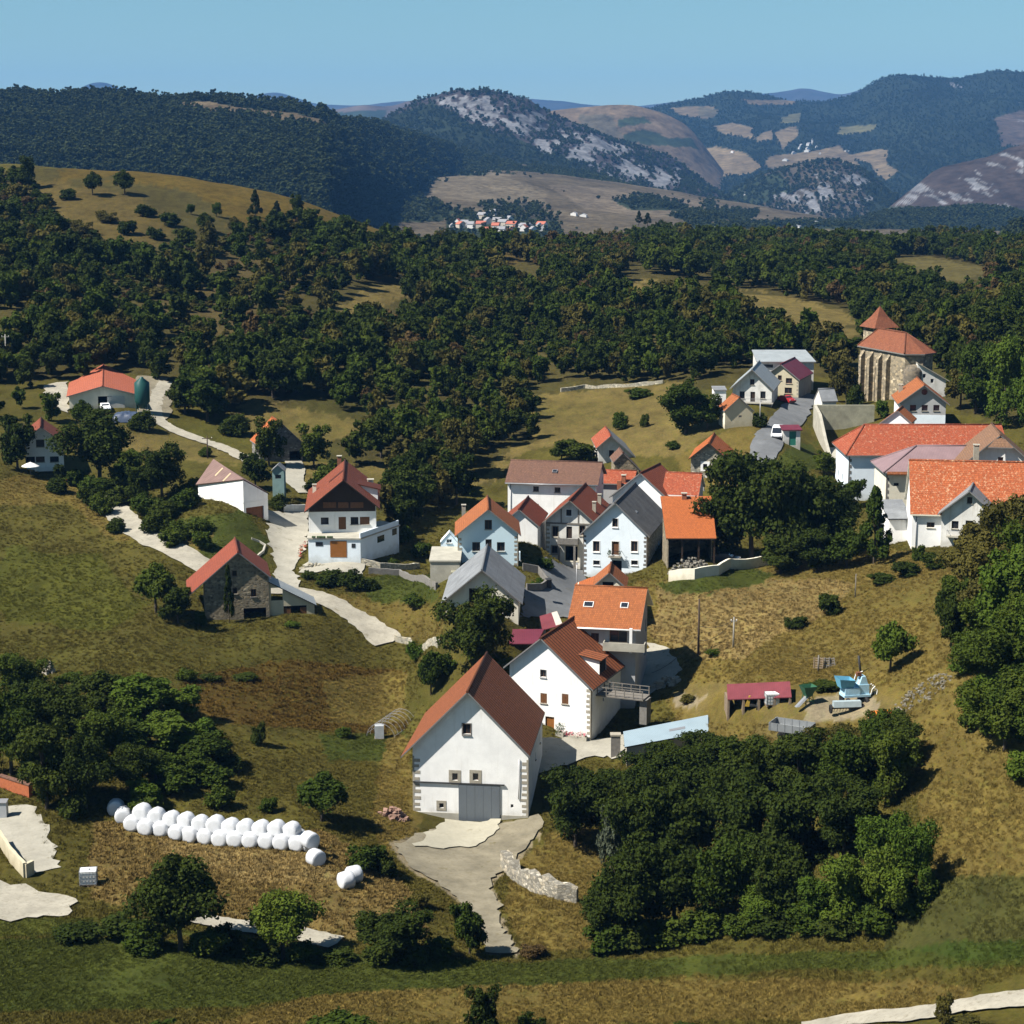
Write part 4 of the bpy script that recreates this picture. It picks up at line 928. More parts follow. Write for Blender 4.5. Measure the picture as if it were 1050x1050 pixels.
h = H('blueF', 'house', 'pale blue house with orange roof standing directly behind the grey-roofed barn', 'house', W_BLUE, R_ORANGE, og=.7, oe=.45)
h.win('F', (500.7, 538), 1.05, 1.4, sm=ST_CUT)
for u in (488.3, 513.6): h.win('F', (u, 560.6), 1.15, 1.35, sm=ST_CUT)
h.win('F', (501, 559.5), .9, 1.9, 'door', frame=WOOD_D, sill=False); h.win('R', (533.4, 570), .8, 1.2)
h.build(); h.quoins('LR', sz=.55); h.chimney('l', (475.5, 526), .6, 1.0, ST_CUT)

h = H('whiteG', 'house', 'narrow windowless white house between the pale blue house and the timbered house', 'house', W_WHITE, R_RIB, og=.5, oe=.35)
h.build()

h = H('timberH', 'house', 'old white house with timber beams, stone balcony and arched porch', 'house', W_OLD, R_RIB, og=1.0, oe=.45, trim=WOOD_G)
h.win('F', (583.3, 525.7), .85, 1.0, sm=W_WHITE, surround=.1); h.win('F', (569.3, 545), .9, 1.6, surround=.12); h.win('F', (583.6, 546), .9, 1.9, 'door', frame=WOOD_D, sill=False); h.win('F', (597, 544), .9, 1.5, surround=.1)
h.win('F', (568.7, 563.5), .95, 1.2, surround=.12); h.open_('F', (586, 567.5), 1.9, 2.3, 3, name='porch', surround=.22, sm=W_CREAM)
h.build(); h.quoins('L', sz=.6); h.balcony('F', (583, 556.2), 3.2, 1.0, .8, ST_DARK, ST_DARK, solid=True); h.chimney('r', (609.3, 524), .55, 1.2, ST_CUT); h.chimney('r', (614.7, 516), .55, 1.2, ST_CUT)
T = h.to3('F'); mb = MB(); _, zb = h.ab('F', (580, 536.8)); h._bar(mb, T, -h.w1 + h.oe + .1, h.w2 - h.oe - .1, zb - .12, zb + .12, -.05, .09, 0)
for u in (575.5, 593): a, _ = h.ab('F', (u, 530)); h._bar(mb, T, a - .08, a + .08, zb + .12, h.h - h.th - h.s * abs(a) - .2, -.05, .07, 0)
mb.build('timber_beams', [WOOD_G], h.root); mb = MB()
for u in (574, 590): a, z = h.ab('F', (u, 566)); h._bar(mb, T, a - .16, a + .16, -.5, h.ab('F', (u, 557.5))[1], .6, .95, 0)
mb.build('porch_posts', [ST_DARK], h.root)

h = H('whiteI', 'house', 'tall cool-white house with dark grey roof, corner stones and green balcony in the village centre', 'house', W_COOL, R_SLATED, og=.7, oe=.5, side=ST_PALE)
h.win('F', (630.7, 536), .85, 1.3, sm=FRAME_W, surround=.08)
for u in (611.4, 650.4): h.win('F', (u, 560.2), 1.0, 1.6, sm=FRAME_W, surround=.1, frame=WOOD_M); h.win('F', (u + .2, 577), 1.0, .7, sm=FRAME_W, surround=.06, frame=WOOD_D)
h.win('F', (631, 562.2), 1.1, 2.1, 'door', frame=WOOD_M, sill=False, surround=.1, sm=FRAME_W); h.open_('F', (632.5, 580), 1.5, 1.6, 1.2, name='doorway')
for u, v in ((672, 563), (675.5, 558), (679, 553.5), (672, 580), (676, 574)): h.win('R', (u, v), .8, 1.1)
h.build(); h.quoins('LR', sz=.45, mat=ST_DARK); h.balcony('F', (631, 570), 1.9, .8, .85, ST_CUT, IRON, plants=True); h.onroof('r', (643.5, 515.5), 1.0, 4.2, 'roof_panel', R_LIGHT, .05, GUTTER)
h.plinth(1.0, W_GREY, 'F', a0=1.2)

h = H('longJ', 'house', 'long white house with wide brown roof and two small upper windows behind the village', 'house', W_WHITE, R_BROWN, og=.5, og2=.4, oe=.6)
h.win('L', (549.6, 501.3), .95, .85); h.win('L', (571.6, 502.4), .95, .85); h.win('L', (549.6, 520), .9, 1.1); h.win('F', (617.5, 492), .9, 1.1)
h.build(); h.onroof('l', (569, 484), .8, .8, 'roof_hatch', GLASS, .25, GUTTER)
mb = MB(); ze = h.h - h.s * h.w1 - .15; mb.tube([(-h.w1 - .08, .1, ze), (-h.w1 - .08, h.L - .1, ze)], .09, 6); mb.build('gutter', [GUTTER], h.root); mb = MB(); mb.tube([(-h.w1 + h.oe - .08, h.L - h.og2 - .5, ze - .2), (-h.w1 + h.oe - .08, h.L - h.og2 - .5, 0)], .05, 6); mb.build('drainpipe', [GUTTER], h.root)

h = H('K', 'house', 'large white house with ribbed red roof directly behind the dark grey roof', 'house', W_WHITE, R_RIB, og=.6, oe=.4, trim=SOFFIT)
h.build()
h = H('L', 'house', 'low house with bright red roof and two brick chimneys beside the long brown roof', 'house', W_GREY, R_RED, og=.4, og2=.4, oe=.4); h.build(); h.chimney('l', (639.5, 494), .7, .9, cap=True); h.chimney('l', (635, 497), .7, .7, cap=False)
h = H('M', 'house', 'small red-roofed house with grey gable wall, joined behind the ribbed red roof', 'house', W_GREY, R_RED, og=.35, og2=.3, oe=.4, trim=FRAME_W); h.win('F', (722, 500), .7, .9); h.build()
h = H('O', 'barn', 'white barn with one slope red and the other grey, highest behind the village centre', 'barn', W_OLD, R_RED, og=1.0, oe=.5); h.win('F', (627, 465), .9, 1.2, frame=WOOD_D); h.build()
mb = MB(); sl = math.hypot(1, h.s); P = lambda x, y: (x, y, h.h - h.s * x + .035)
mb.poly([P(.12, -.03), P(.12, h.L + .03), P(h.w2 + .05, h.L + .03), P(h.w2 + .05, -.03)], 0, [(0, 0), (h.L, 0), (h.L, h.w2 * sl), (0, h.w2 * sl)]); mb.build('grey_roof_slope', [R_SLATE], h.roof)
h = H('P', 'shed', 'little stone shed with brown tiled roof in front of the half grey barn', 'shed', ST_RUB, R_BROWN, og=.3, oe=.25); h.build()

h = H('Q', 'house', 'rubble stone house with bright orange roof and single white-framed window', 'house', ST_PALE, R_ORB, og=.75, oe=.4, trim=WOOD_D); h.win('F', (723, 478.2), .7, .85, surround=.42, sm=W_WHITE, sill=False); h.build()
mb = MB(); T = h.to3('F'); a, z = h.ab('F', (726, 488)); h._bar(mb, T, a - .5, a + .9, -1, z + .4, -.05, .03, 0); mb.build('lime_patch', [W_WHITE], h.root); h.quoins('LR', sz=.5)

h = H('R', 'house', 'white house with pale grey roof and low grey porch, far up the road', 'house', W_OLD, R_LIGHT, og=.9, oe=.5)
h.win('F', (771.3, 391.7), .85, 1.1)
for u in (761, 782.3): h.win('F', (u, 405), 1.0, 1.4, frame=WOOD_D)
h.win('F', (771.8, 407), .9, 2.0, 'door', frame=WOOD_D, sill=False); h.build(); h.balcony('F', (773, 412.5), 7.5, 1.2, .8, CONC, GUTTER); h.plinth(1.0, W_GREY)
h = H('S', 'house', 'tan house with maroon roof right behind the pale grey-roofed house', 'house', W_TAN, R_MAROON, og=.5, oe=.3, side=W_GREY)
h.win('F', (799.6, 387.4), .8, 1.0); h.win('F', (809, 390.5), 1.3, 1.1, frame=RUST); h.win('F', (808.3, 400.5), 1.5, 1.2, frame=RUST); h.open_('F', (807, 408.3), 1.4, 1.6, 1.0); h.build(); h.quoins('R', sz=.4)
h = H('U', 'shed', 'tan shed with small red roof at the bend below the white house', 'shed', W_TAN, R_ORANGE, og=.35, oe=.2, side=W_CREAM); h.win('F', (759, 427), .6, .4, sill=False, cross=False); h.win('L', (737.5, 426), .3, .5, sill=False, cross=False); h.win('L', (741.5, 426.5), .3, .5, sill=False, cross=False); h.build()
h = H('Y', 'shed', 'small white gabled shed with grey roof above the concrete court wall', 'shed', W_OLD, R_SLATE, og=.1, og2=.3, oe=.2); h.build()
h = H('AA', 'house', 'grey and white house with orange roof and round attic window below the church', 'house', W_GREY, R_ORANGE, og=.9, oe=.6, side=W_WHITE)
_, zb = h.ab('F', (948, 421.3))
for u in (936.2, 948.2, 960.2): h.win('F', (u, 418.3), 1.1, 1.1, frame=WOOD_D); h.win('F', (u, 431.8), 1.1, 1.1)
h.build(); h.band('F', -2.5, zb - .75, W_COOL, 'white_band', .035); h.chimney('l', (923.5, 401), .7, 1.0, ST_CUT); T = h.to3('F')
a, z = h.ab('F', (948, 402)); mb = MB(); mb.poly([T(a + .55 * math.cos(t * math.pi / 8), z + .55 * math.sin(t * math.pi / 8), .03) for t in range(16)], 0)
ow = mb.build('round_window', [GLASS], h.root)

h = H('FF', 'house', 'long white house under a mottled orange roof that runs out of the right edge', 'house', W_WHITE, R_REDO, og=.35, og2=.3, oe=.55, trim=W_CREAM)
h.win('R', (954.3, 538.3), 1.1, .75, sm=W_CREAM); h.build(); h.plinth(1.1, W_CREAM, 'R')
mb = MB(); xx = h.w2 - h.oe + .1; mb.tube([(xx, h.og + .6, h.h - h.s * h.w2 - .2), (xx, h.og + .6, -.5)], .06, 6); mb.build('drainpipe', [GUTTER], h.root)
h = H('GG', 'house', 'small white house with grey roof and balcony door in front of the mottled orange roof', 'house', W_OLD, R_SLATE, og=.8, oe=.5)
h.win('F', (994.3, 513), .7, .9, frame=WOOD_D); h.win('F', (979.3, 538.2), .95, 1.1, frame=WOOD_D); h.win('F', (1008, 538.4), .95, 1.1, frame=WOOD_D); h.win('F', (993.8, 541), 1.05, 2.0, 'door', frame=IRON, sill=False); h.open_('F', (988, 556.5), 2.6, 1.5, 1.6)
h.build(); h.balcony('F', (988, 549.6), 4.6, 1.0, .8, CONC, GUTTER)

h = H('HH', 'barn', 'wide low farm barn with salmon roof and open dark door, on the far left hillside', 'barn', W_CREAM, R_FARM, og=.6, oe=.5)
h.open_('F', (107.8, 414), 2.7, 3.0, 6, name='doorway'); h.build(); T = h.to3('F'); a, z = h.ab('F', (119, 414)); mb = MB(); h._bar(mb, T, a - 1.7, a + 1.7, z - 1.6, z + 1.5, .06, .12, 0); mb.build('sliding_door', [plain('pale door', (.45, .44, .40), .6, .1)], h.root)
h = H('II', 'house', 'white house with brown roof and arched terrace windows beside the big oak', 'house', W_WHITE, R_RIB, og=1.1, oe=.5)
h.win('F', (41.2, 454.5), 1.4, 1.3, frame=WOOD_D); h.win('F', (41.3, 471), 1.5, 1.0, frame=WOOD_D); h.win('F', (55.8, 470.9), 1.5, 1.0, frame=WOOD_D); h.open_('F', (48, 484), 2.4, 1.1, 1.2); h.open_('F', (31, 471.5), 1.6, 1.1, 1.0, name='doorway')
h.build(); h.balcony('F', (49, 480.6), 4.4, .9, .3, FRAME_W, FRAME_W, solid=True, thick=.3)
h = H('LL', 'barn', 'old stone barn with bright orange roof and dark doorway beside the lane', 'barn', rubble('grey rubble', (.16, .155, .145), (.17, .165, .15), 2.0), R_ORB, og=.4, oe=.3); h.open_('F', (302.7, 468.8), 2.2, 2.3, 3); h.build()

# --- chalet
h = H('MM', 'chalet', 'chalet with dark timber gable, red roof and broad terrace over a brown garage', 'house', W_WHITE, R_RIB, og=1.5, oe=.6, trim=WOOD_D)
h.win('F', (333, 534.2), 1.2, 1.1, frame=WOOD_D, sm=W_WHITE); h.win('F', (351, 536.5), 1.15, 2.0, 'door', frame=WOOD_M, sill=False); h.win('F', (363.5, 534), 1.2, 1.2, frame=WOOD_D); h.win('F', (374, 533.8), 1.5, 1.2, 'shutter', frame=WOOD_M, depth=.08)
h.build(); T = h.to3('F', .05); _, zb = h.ab('F', (350, 524.4)); ztop = h.h - h.th - .1; mb = MB(); xa, xb = -h.w1 + h.oe + .1, h.w2 - h.oe - .1
za, zc = h.h - h.th - h.s * abs(xa) - .02, h.h - h.th - h.s * xb - .02
mb.prism([T(xa, zb), T(xb, zb), T(xb, max(zc, zb + .1)), T(0, ztop), T(xa, max(za, zb + .1))], (0, -.05, 0), 0)
tg = mb.build('timber_gable', [WOOD_D], h.root)
h.todo = []
mb = MB()
for u, w in ((338, 2.0), (352, 1.6), (366, 2.0)): a, z = h.ab('F', (u, 517)); h._bar(mb, h.to3('F', .12), a - w / 2, a + w / 2, z - .55, z + .35, 0, .08, 0)
mb.build('gable_planters', [WOOD_M], h.root)
h.chimney('l', (322.5, 504), .6, .9, W_CREAM); h.chimney('l', (348, 474), .7, .8, R_BRICK); h.chimney('r', (380, 500), .9, 1.1, W_CREAM)
h.onroof('l', (345, 488), 1.6, 3.0, 'roof_seam', R_RIB, .04, R_RIB)
# dormer on the right slope
p = h.at('r', 381, 508); mb = MB(); x0, x1, y0, y1 = p[0] - 2.2, h.w2 + .2, p[1] + .3, p[1] + 4.6; zt = h.h - h.s * x0 + .04; ze = zt - .25 * (x1 - x0)
mb.prism([(x0, y0, zt), (x1, y0, ze), (x1, y0, ze - .15), (x0, y0, zt - .15)], (0, y1 - y0, 0), 0); mb.prism([(x0 + .3, y0 + .3, zt - .2), (x1 - .5, y0 + .3, ze - .1), (x1 - .5, y0 + .3, h.h - h.s * (x1 - .5) - .3), ], (0, y1 - y0 - .6, 0), 1)
mb.build('dormer', [R_RIB, W_WHITE], h.roof)
# terrace block below, its right wall running back
gt = h.ab('F', (330, 552))[1]; tl = h.ab('F', (316.3, 560))[0]; D_ = 3.2; T = h.to3('F')
f0 = h.loc(unproj(316.0, 552.5, 287.2)); f1 = h.loc(unproj(369.5, 551.8, 287.0)); f2 = h.loc(unproj(409, 541.0, 297.5))
ztop = float(f1[2]); A_, B_, C_ = (f0[0], f0[1]), (f1[0], f1[1]), (f2[0], f2[1]); E_ = (C_[0] - 3.0, h.og + 9.0); G_2 = (f0[0], h.og + .02)
mb = MB(); out = [A_, B_, C_, E_, G_2]
mb.prism([(x, y, -3) for x, y in out], (0, 0, ztop + 3 - .2), 0); o = mb.build('terrace_wall', [W_COOL], h.root)
mb = MB(); cx, cy = sum(p[0] for p in out) / 5, sum(p[1] for p in out) / 5
mb.prism([(x + (x - cx) * .03, y + (y - cy) * .03, ztop - .2) for x, y in out], (0, 0, .2), 0); mb.build('terrace_floor', [CONC], h.root)
mb = MB(); dB = np.array(C_) - np.array(B_); nB = np.array((dB[1], -dB[0])) / np.linalg.norm(dB)
P = lambda t, o=0: tuple(np.array(B_) + dB * t + nB * o)
mb.prism([(*P(0, -.02), ztop), (*P(1, -.02), ztop), (*P(1, -.18), ztop), (*P(0, -.18), ztop)], (0, 0, .75), 0); mb.build('terrace_parapet', [W_COOL], h.root)
for t, zz, w in ((.52, -1.7, .09), (.88, -1.35, .06)):
    mb = MB(); a, b = P(t - w, .03), P(t + w, .03); mb.prism([(*a, ztop + zz), (*b, ztop + zz), (*b, ztop + zz + 1.0), (*a, ztop + zz + 1.0)], (-nB[0] * .06, -nB[1] * .06, 0), 0); mb.build('window', [GLASS], h.root)
dA = np.array(B_) - np.array(A_); nA = np.array((dA[1], -dA[0])) / np.linalg.norm(dA)
Q = lambda t, o=0: tuple(np.array(A_) + dA * t + nA * o)
def panel(name, t0, t1, z0, z1, m):
    mb = MB(); a, b = Q(t0, .05), Q(t1, .05); mb.prism([(*a, z0), (*b, z0), (*b, z1), (*a, z1)], (-nA[0] * .09, -nA[1] * .09, 0), 0); mb.build(name, [m], h.root)
lowz = gz(*(np.array([h.a[0], h.a[1]]) + h.g[:2] * B_[0] + h.r[:2] * B_[1])) - h.z0
panel('garage_door', .42, .735, ztop - 3.0, ztop - .45, WOOD_O); panel('window', .14, .28, ztop - 1.25, ztop - .65, GLASS); panel('window', .83, .90, ztop - 1.5, ztop - .85, GLASS)
mb = MB()
for i in range(26): c = Vector((*Q(random.uniform(.05, .5), .25), ztop + .12)); mb.lathe([(0, -.1), (.16, 0), (.1, .2), (0, .26)], 6, 0, off=c)
mb.build('terrace_flowers', [LEAF_P], h.root)

# --- stone barn with the sloping annexe
h = H('NN', 'barn', 'rubble stone barn with red roof and ivy, between the field and the road', 'barn', ST_RUB, tiles('faded red tile', (.29, .07, .036), .14, .3, .4, moss=.2), og=.5, oe=.35, oeL=2.4)
xw = h.ab('F', (209.5, 615))[0]
h.win('F', (240.5, 588), .65, .8, sm=ST_DARK, cross=False); h.win('F', (260, 608), .75, 1.1, sm=ST_DARK); h.win('F', (241, 606), .6, .8, cross=False); h.open_('F', (261.5, 629.5), 3.1, 1.7, 3, name='doorway')
h.build()
kx = h.w2 - h.oe; lw = 6.3; yA, yB = .9, 5.6; zt = h.h - h.s * kx - 1.0; zb = zt - .55 * lw
mb = MB()
def LR(x, y, d=0): return (kx + x, y, zt - .55 * x - d)
mb.poly([LR(0, yA - .4), LR(0, yB), LR(lw + .3, yB), LR(lw + .3, yA - .4)], 0, [(0, 0), (5, 0), (5, 7), (0, 7)]); mb.poly([LR(0, yA - .4, .15), LR(lw + .3, yA - .4, .15), LR(lw + .3, yB, .15), LR(0, yB, .15)], 1); mb.poly([LR(0, yA - .4), LR(lw + .3, yA - .4), LR(lw + .3, yA - .4, .15), LR(0, yA - .4, .15)], 1); mb.poly([LR(lw + .3, yA - .4), LR(lw + .3, yB), LR(lw + .3, yB, .15), LR(lw + .3, yA - .4, .15)], 1)
mb.build('annexe_roof', [R_LIGHT, IRON], h.root)
gb = min(h.gz) - h.z0; mb = MB(); T2 = lambda a, z, o=0: (kx + a, yA - o, z)
fl = zt - 3.0; hs = [[(.3, fl + .2), (1.9, fl + .2), (1.9, fl + 2.0), (.3, fl + 2.0)], [(2.0, -.1), (5.2, -.1), (5.2, 1.6), (2.0, 1.6)]]
wall_face(mb, [(0, -3), (lw, -3), (lw, zb - .16), (0, zt - .16)], hs, T2, 0); mb.poly([(kx + lw, yA, -3), (kx + lw, yB, -3), (kx + lw, yB, zb - .16), (kx + lw, yA, zb - .16)], 0); mb.build('annexe_wall', [W_TAN], h.root)
mb = MB(); mb.box(kx + .05, kx + lw - .1, yA + 1.6, yA + 1.7, -3, zb - .4); mb.build('annexe_interior', [DARKIN], h.root); mb = MB(); mb.box(kx + 2.05, kx + 3.0, yA + .08, yA + .14, -1, 1.3); mb.box(kx + 4.3, kx + 5.15, yA + .08, yA + .14, -1, 1.3); mb.build('annexe_door', [WOOD_M], h.root)

# ------------------------------------------------------------------ buildings with their own plan
class Plan:
    """a building given by its own axes: x along the front, y away, z up; origin on the ground"""
    def __init__(s, name, label, cat, x, y, z, yaw=0.0, group=None):
        s.o = np.array([x, y, z]); a = R(yaw); s.ex = np.array([math.cos(a), math.sin(a), 0]); s.ey = np.array([-math.sin(a), math.cos(a), 0])
        s.root = empty(name, (x, y, z), a, label, cat, group)
    def loc(s, P): d = np.asarray(P) - s.o; return np.array([d @ s.ex, d @ s.ey, d[2]])
    def px(s, u, v, p, n):
        """line of sight against the local plane through p with normal n"""
        o = s.loc((0, 0, 0)); r_ = ray(u, v); d = np.array([r_ @ s.ex, r_ @ s.ey, r_[2]]); return o + d * (((np.array(p) - o) @ np.array(n)) / (d @ np.array(n)))
    def roof(s, faces, mats, name='roof', th=.18):
        """faces: lists of local points (counter-clockwise from above), last edge(s) free; gives thickness underneath"""
        mb = MB()
        for f in faces:
            P = [Vector(p) for p in f]; n = (P[1] - P[0]).cross(P[2] - P[0]).normalized()
            if n.z < 0: n = -n
            ux = Vector((0, 0, 1)).cross(n); ux = ux.normalized() if ux.length > 1e-4 else Vector((1, 0, 0)); vy = n.cross(ux)
            mb.poly(P, 0, [(p.dot(ux), -p.dot(vy)) for p in P]); lo = [p - Vector((0, 0, th)) for p in P]; mb.poly(lo[::-1], 1)
            for i in range(len(P)): j = (i + 1) % len(P); mb.poly([P[i], P[j], lo[j], lo[i]], 1)
        return mb.build(name, mats, s.root)
    def walls(s, outline, tops, mats, z0=-3.0, name='wall', holes=None):
        """outline: local xy corners; tops: height at each corner; holes[i]: openings (a along the wall, z, w, h, depth, material)"""
        mb = MB(); n = len(outline); holes = holes or {}; pan = []
        for i in range(n):
            a, b = Vector(outline[i]), Vector(outline[(i + 1) % n]); L = (b - a).length; d = (b - a) / L; nr = Vector((d.y, -d.x))
            T = lambda q, z, o=0.0, a=a, d=d, nr=nr: (a.x + d.x * q + nr.x * o, a.y + d.y * q + nr.y * o, z)
            hs = [rect(h[0], h[1], h[2], h[3]) for h in holes.get(i, [])]
            wall_face(mb, [(0, z0), (L, z0), (L, tops[(i + 1) % n]), (0, tops[i])], hs, T, 0)
            for h in holes.get(i, []): pan.append((T, h))
        w = mb.build(name, mats, s.root)
        for T, (a, z, ww, hh, dep, m, nm) in pan:
            mb = MB(); c = rect(a, z, ww, hh)
            for k in range(4): p, q = c[k], c[(k + 1) % 4]; mb.poly([T(*p), T(*q), T(*q, -dep), T(*p, -dep)], 0)
            o = mb.build(nm, [mats[0]], s.root); mb = MB(); mb.poly([T(*p, -dep + .01) for p in c]); mb.build('pane' if m is GLASS else 'door_leaf', [m], o)
        return w
    def hip(s, W, D, ze, pitch, roofm, wallm, hl=0, hr=0, ov=.5, holes=None, trim=SOFFIT, bf=None, side=None):
        rz = ze + pitch * (D / 2 + ov); yc = D / 2; x0, x1, y0, y1 = -ov, W + ov, -ov, D + ov; zr = rz
        f = [[(x0, y0, ze), (x1, y0, ze), (x1 - hr, yc, zr), (x0 + hl, yc, zr)], [(x1, y1, ze), (x0, y1, ze), (x0 + hl, yc, zr), (x1 - hr, yc, zr)]]
        if hl: f.append([(x0, y1, ze), (x0, y0, ze), (x0 + hl, yc, zr)])
        if hr: f.append([(x1, y0, ze), (x1, y1, ze), (x1 - hr, yc, zr)])
        r_ = s.roof(f, [roofm, trim]); t = ze + pitch * ov - .22
        s.walls([(0, 0), (W, 0), (W, D), (0, D)], [t] * 4, [wallm], holes=holes)
        for k, xx in ((hl, .005), (hr, W - .005)):
            if not k:
                mb = MB(); mb.poly([(xx, 0, t), (xx, D, t), (xx, yc, rz - .25)]); mb.build('gable', [side or wallm], s.root)
        mb = MB(); mb.tube([(x0 + hl, yc, zr), (x1 - hr, yc, zr)], .17, 6)
        if hl: mb.tube([(x0, y0, ze + .02), (x0 + hl, yc, zr)], .15, 6); mb.tube([(x0, y1, ze + .02), (x0 + hl, yc, zr)], .15, 6)
        mb.build('ridge_tiles', [roofm], r_); return r_
def zpix(v, y): return HORz(v, y)
def xpix(u, v, y): return unproj(u, v, y)[0]

# the big house with the hipped red roof, and the wings in front of it
x0 = xpix(870.5, 467, 312.5); z0 = gz(x0, 313) - .2
b = Plan('house', 'very large white house with hipped bright red roof behind the dark central trees', 'house', x0, 312.5, z0)
b.hip(26, 12.5, zpix(466.8, 312) - z0, .60, R_RED, W_COOL, hl=4.2, ov=.65, holes={0: [(5.2, zpix(497.7, 312.5) - z0, 1.1, .8, .25, GLASS, 'window')], 3: [(3, 3, 1, 1.2, .25, GLASS, 'window'), (7, 3, 1, 1.2, .25, GLASS, 'window')]})
mb = MB(); zt = zpix(466.8, 312) - z0 - .2
for i in range(14): w = .5 if i % 2 else .2; mb.poly([(-.03, -.035, zt - .5 * i - .5), (w, -.035, zt - .5 * i - .5), (w, -.035, zt - .5 * i), (-.03, -.035, zt - .5 * i)])
bmesh.ops.remove_doubles(mb.bm, verts=mb.bm.verts, dist=.002); mb.build('corner_stones', [ST_DARK], b.root, fix=False)
x0 = xpix(909, 486, 295.6); z0 = gz(x0, 296) - .2
b = Plan('house', 'cream house wing with mauve metal hipped roof between the two orange-red roofs', 'house', x0, 295.6, z0)
ze = zpix(484.6, 295) - z0
b.hip(15, 9.8, ze, .62, R_MAUVE, W_CREAM, hl=6.2, ov=.6, holes={0: [(1.6, ze - 2.0, .8, .5, .2, GLASS, 'window')]})
mb = MB(); mb.prism([(0.0, -.9, ze - .22), (6, -.9, ze - .22), (6, -.55, ze + .14), (0.0, -.55, ze + .14)], (0, .02, -.12)); mb.build('eave_tiles', [R_ORANGE], b.root)
mb = MB()
for i in range(9): w = .45 if i % 2 else .2; mb.poly([(-.03, -.035, ze - .5 * i - .9), (w, -.035, ze - .5 * i - .9), (w, -.035, ze - .5 * i - .4), (-.03, -.035, ze - .5 * i - .4)])
bmesh.ops.remove_doubles(mb.bm, verts=mb.bm.verts, dist=.002); mb.build('corner_stones', [ST_DARK], b.root, fix=False)
FIT['EE'] = (xpix(1026, 446, 289), 289.0, zpix(446, 289), 8.0, 6.4, 6.2, .86, 13.0)
h = H('EE', 'house', 'house with tan-brown roof and clipped gable behind the mottled orange roof', 'house', W_WHITE, R_BRTAN, og=.9, oe=.5); h.win('F', (1026, 471), .8, .7, frame=WOOD_D); h.build(); h.chimney('l', (1000.7, 469), .8, 1.7, ST_CUT)
b_ = 1.9; mb = MB(); mb.poly([(0, .5, h.h + .05), (-b_, -.9, h.h - .86 * b_ - .15), (b_, -.9, h.h - .86 * b_ - .15)], 0, [(0, 0), (-2, 2), (2, 2)]); mb.poly([(0, .5, h.h - .1), (b_, -.9, h.h - .86 * b_ - .3), (-b_, -.9, h.h - .86 * b_ - .3)], 1)
mb.poly([(-b_, -.9, h.h - .86 * b_ - .15), (b_, -.9, h.h - .86 * b_ - .15), (b_, -.9, h.h - .86 * b_ - .3), (-b_, -.9, h.h - .86 * b_ - .3)], 1); mb.build('clipped_gable', [R_BRTAN, SOFFIT], h.roof)
FIT['BB'] = (xpix(920, 420.7, 331), 331.0, zpix(420.7, 331), 20.0, 3.2, 2.6, .8, 6.0)
h = H('BB', 'outbuilding', 'little orange-roofed outbuilding peeping above the big red roof', 'outbuilding', W_WHITE, R_ORANGE, og=.4, oe=.3); h.build()
x0 = xpix(911.5, 532, 275); z0 = gz(x0, 275) - .2
b = Plan('outbuilding', 'low white lean-to with grey roof between the cream wing and the long white house', 'outbuilding', x0, 274.6, z0)
ze = zpix(532, 274) - z0
b.roof([[(-.3, -.5, ze), (3.2, -.5, ze), (3.2, 7, ze + 1.5), (-.3, 7, ze + 1.5)]], [R_SLATE, IRON]); b.walls([(0, 0), (3.0, 0), (3.0, 6.8), (0, 6.8)], [ze - .1, ze - .1, ze + 1.2, ze + 1.2], [W_WHITE])

# open carport with the orange roof
xa, xb = xpix(683, 552, 272), xpix(734.5, 552, 272); z0 = gz((xa + xb) / 2, 275) - .2
b = Plan('carport', 'open-fronted carport under a plain bright orange roof beside the tall white house', 'carport', xa, 272, z0)
W = xb - xa; ze = zpix(552, 272) - z0; zt = zpix(508.7, 282.5) - z0
r_ = b.roof([[(0, 0, ze), (W, 0, ze), (W + .3, 10.5, zt), (-.1, 10.5, zt)]], [R_ORB, WOOD_D])
b.walls([(0.3, 10.2), (.3, .6), (.45, .6), (.45, 10.2)], [zt - .35, ze + .1, ze + .1, zt - .35], [ST_RUB], name='side_wall'); b.walls([(W - .4, 10.2), (W - .4, 3), (W - .25, 3), (W - .25, 10.2)], [zt - .35, ze + 1, ze + 1, zt - .35], [ST_RUB], name='side_wall')
b.walls([(.46, 9.9), (W - .42, 9.9), (W - .42, 10.1), (.46, 10.1)], [zt - .4] * 4, [ST_RUB], name='back_wall')
for t in (.33, .66, .97):
    mb = MB(); mb.box(W * t - .12, W * t + .12, .35, .6, -2, ze + .0); mb.build('post', [WOOD_D], b.root)
c = b.px(701.5, 511, (0, 0, ze), (0, -(zt - ze) / 10.5, 1)); mb = MB(); mb.box(c[0] - .35, c[0] + .35, c[1] - .35, c[1] + .35, c[2] - .7, c[2] + .55); mb.box(c[0] - .45, c[0] + .45, c[1] - .45, c[1] + .45, c[2] + .75, c[2] + .85, 1)
for sx in (-.25, .25): mb.box(c[0] + sx - .08, c[0] + sx + .08, c[1] - .3, c[1] + .3, c[2] + .55, c[2] + .75)
mb.build('chimney', [R_BRICK, CONC], r_)

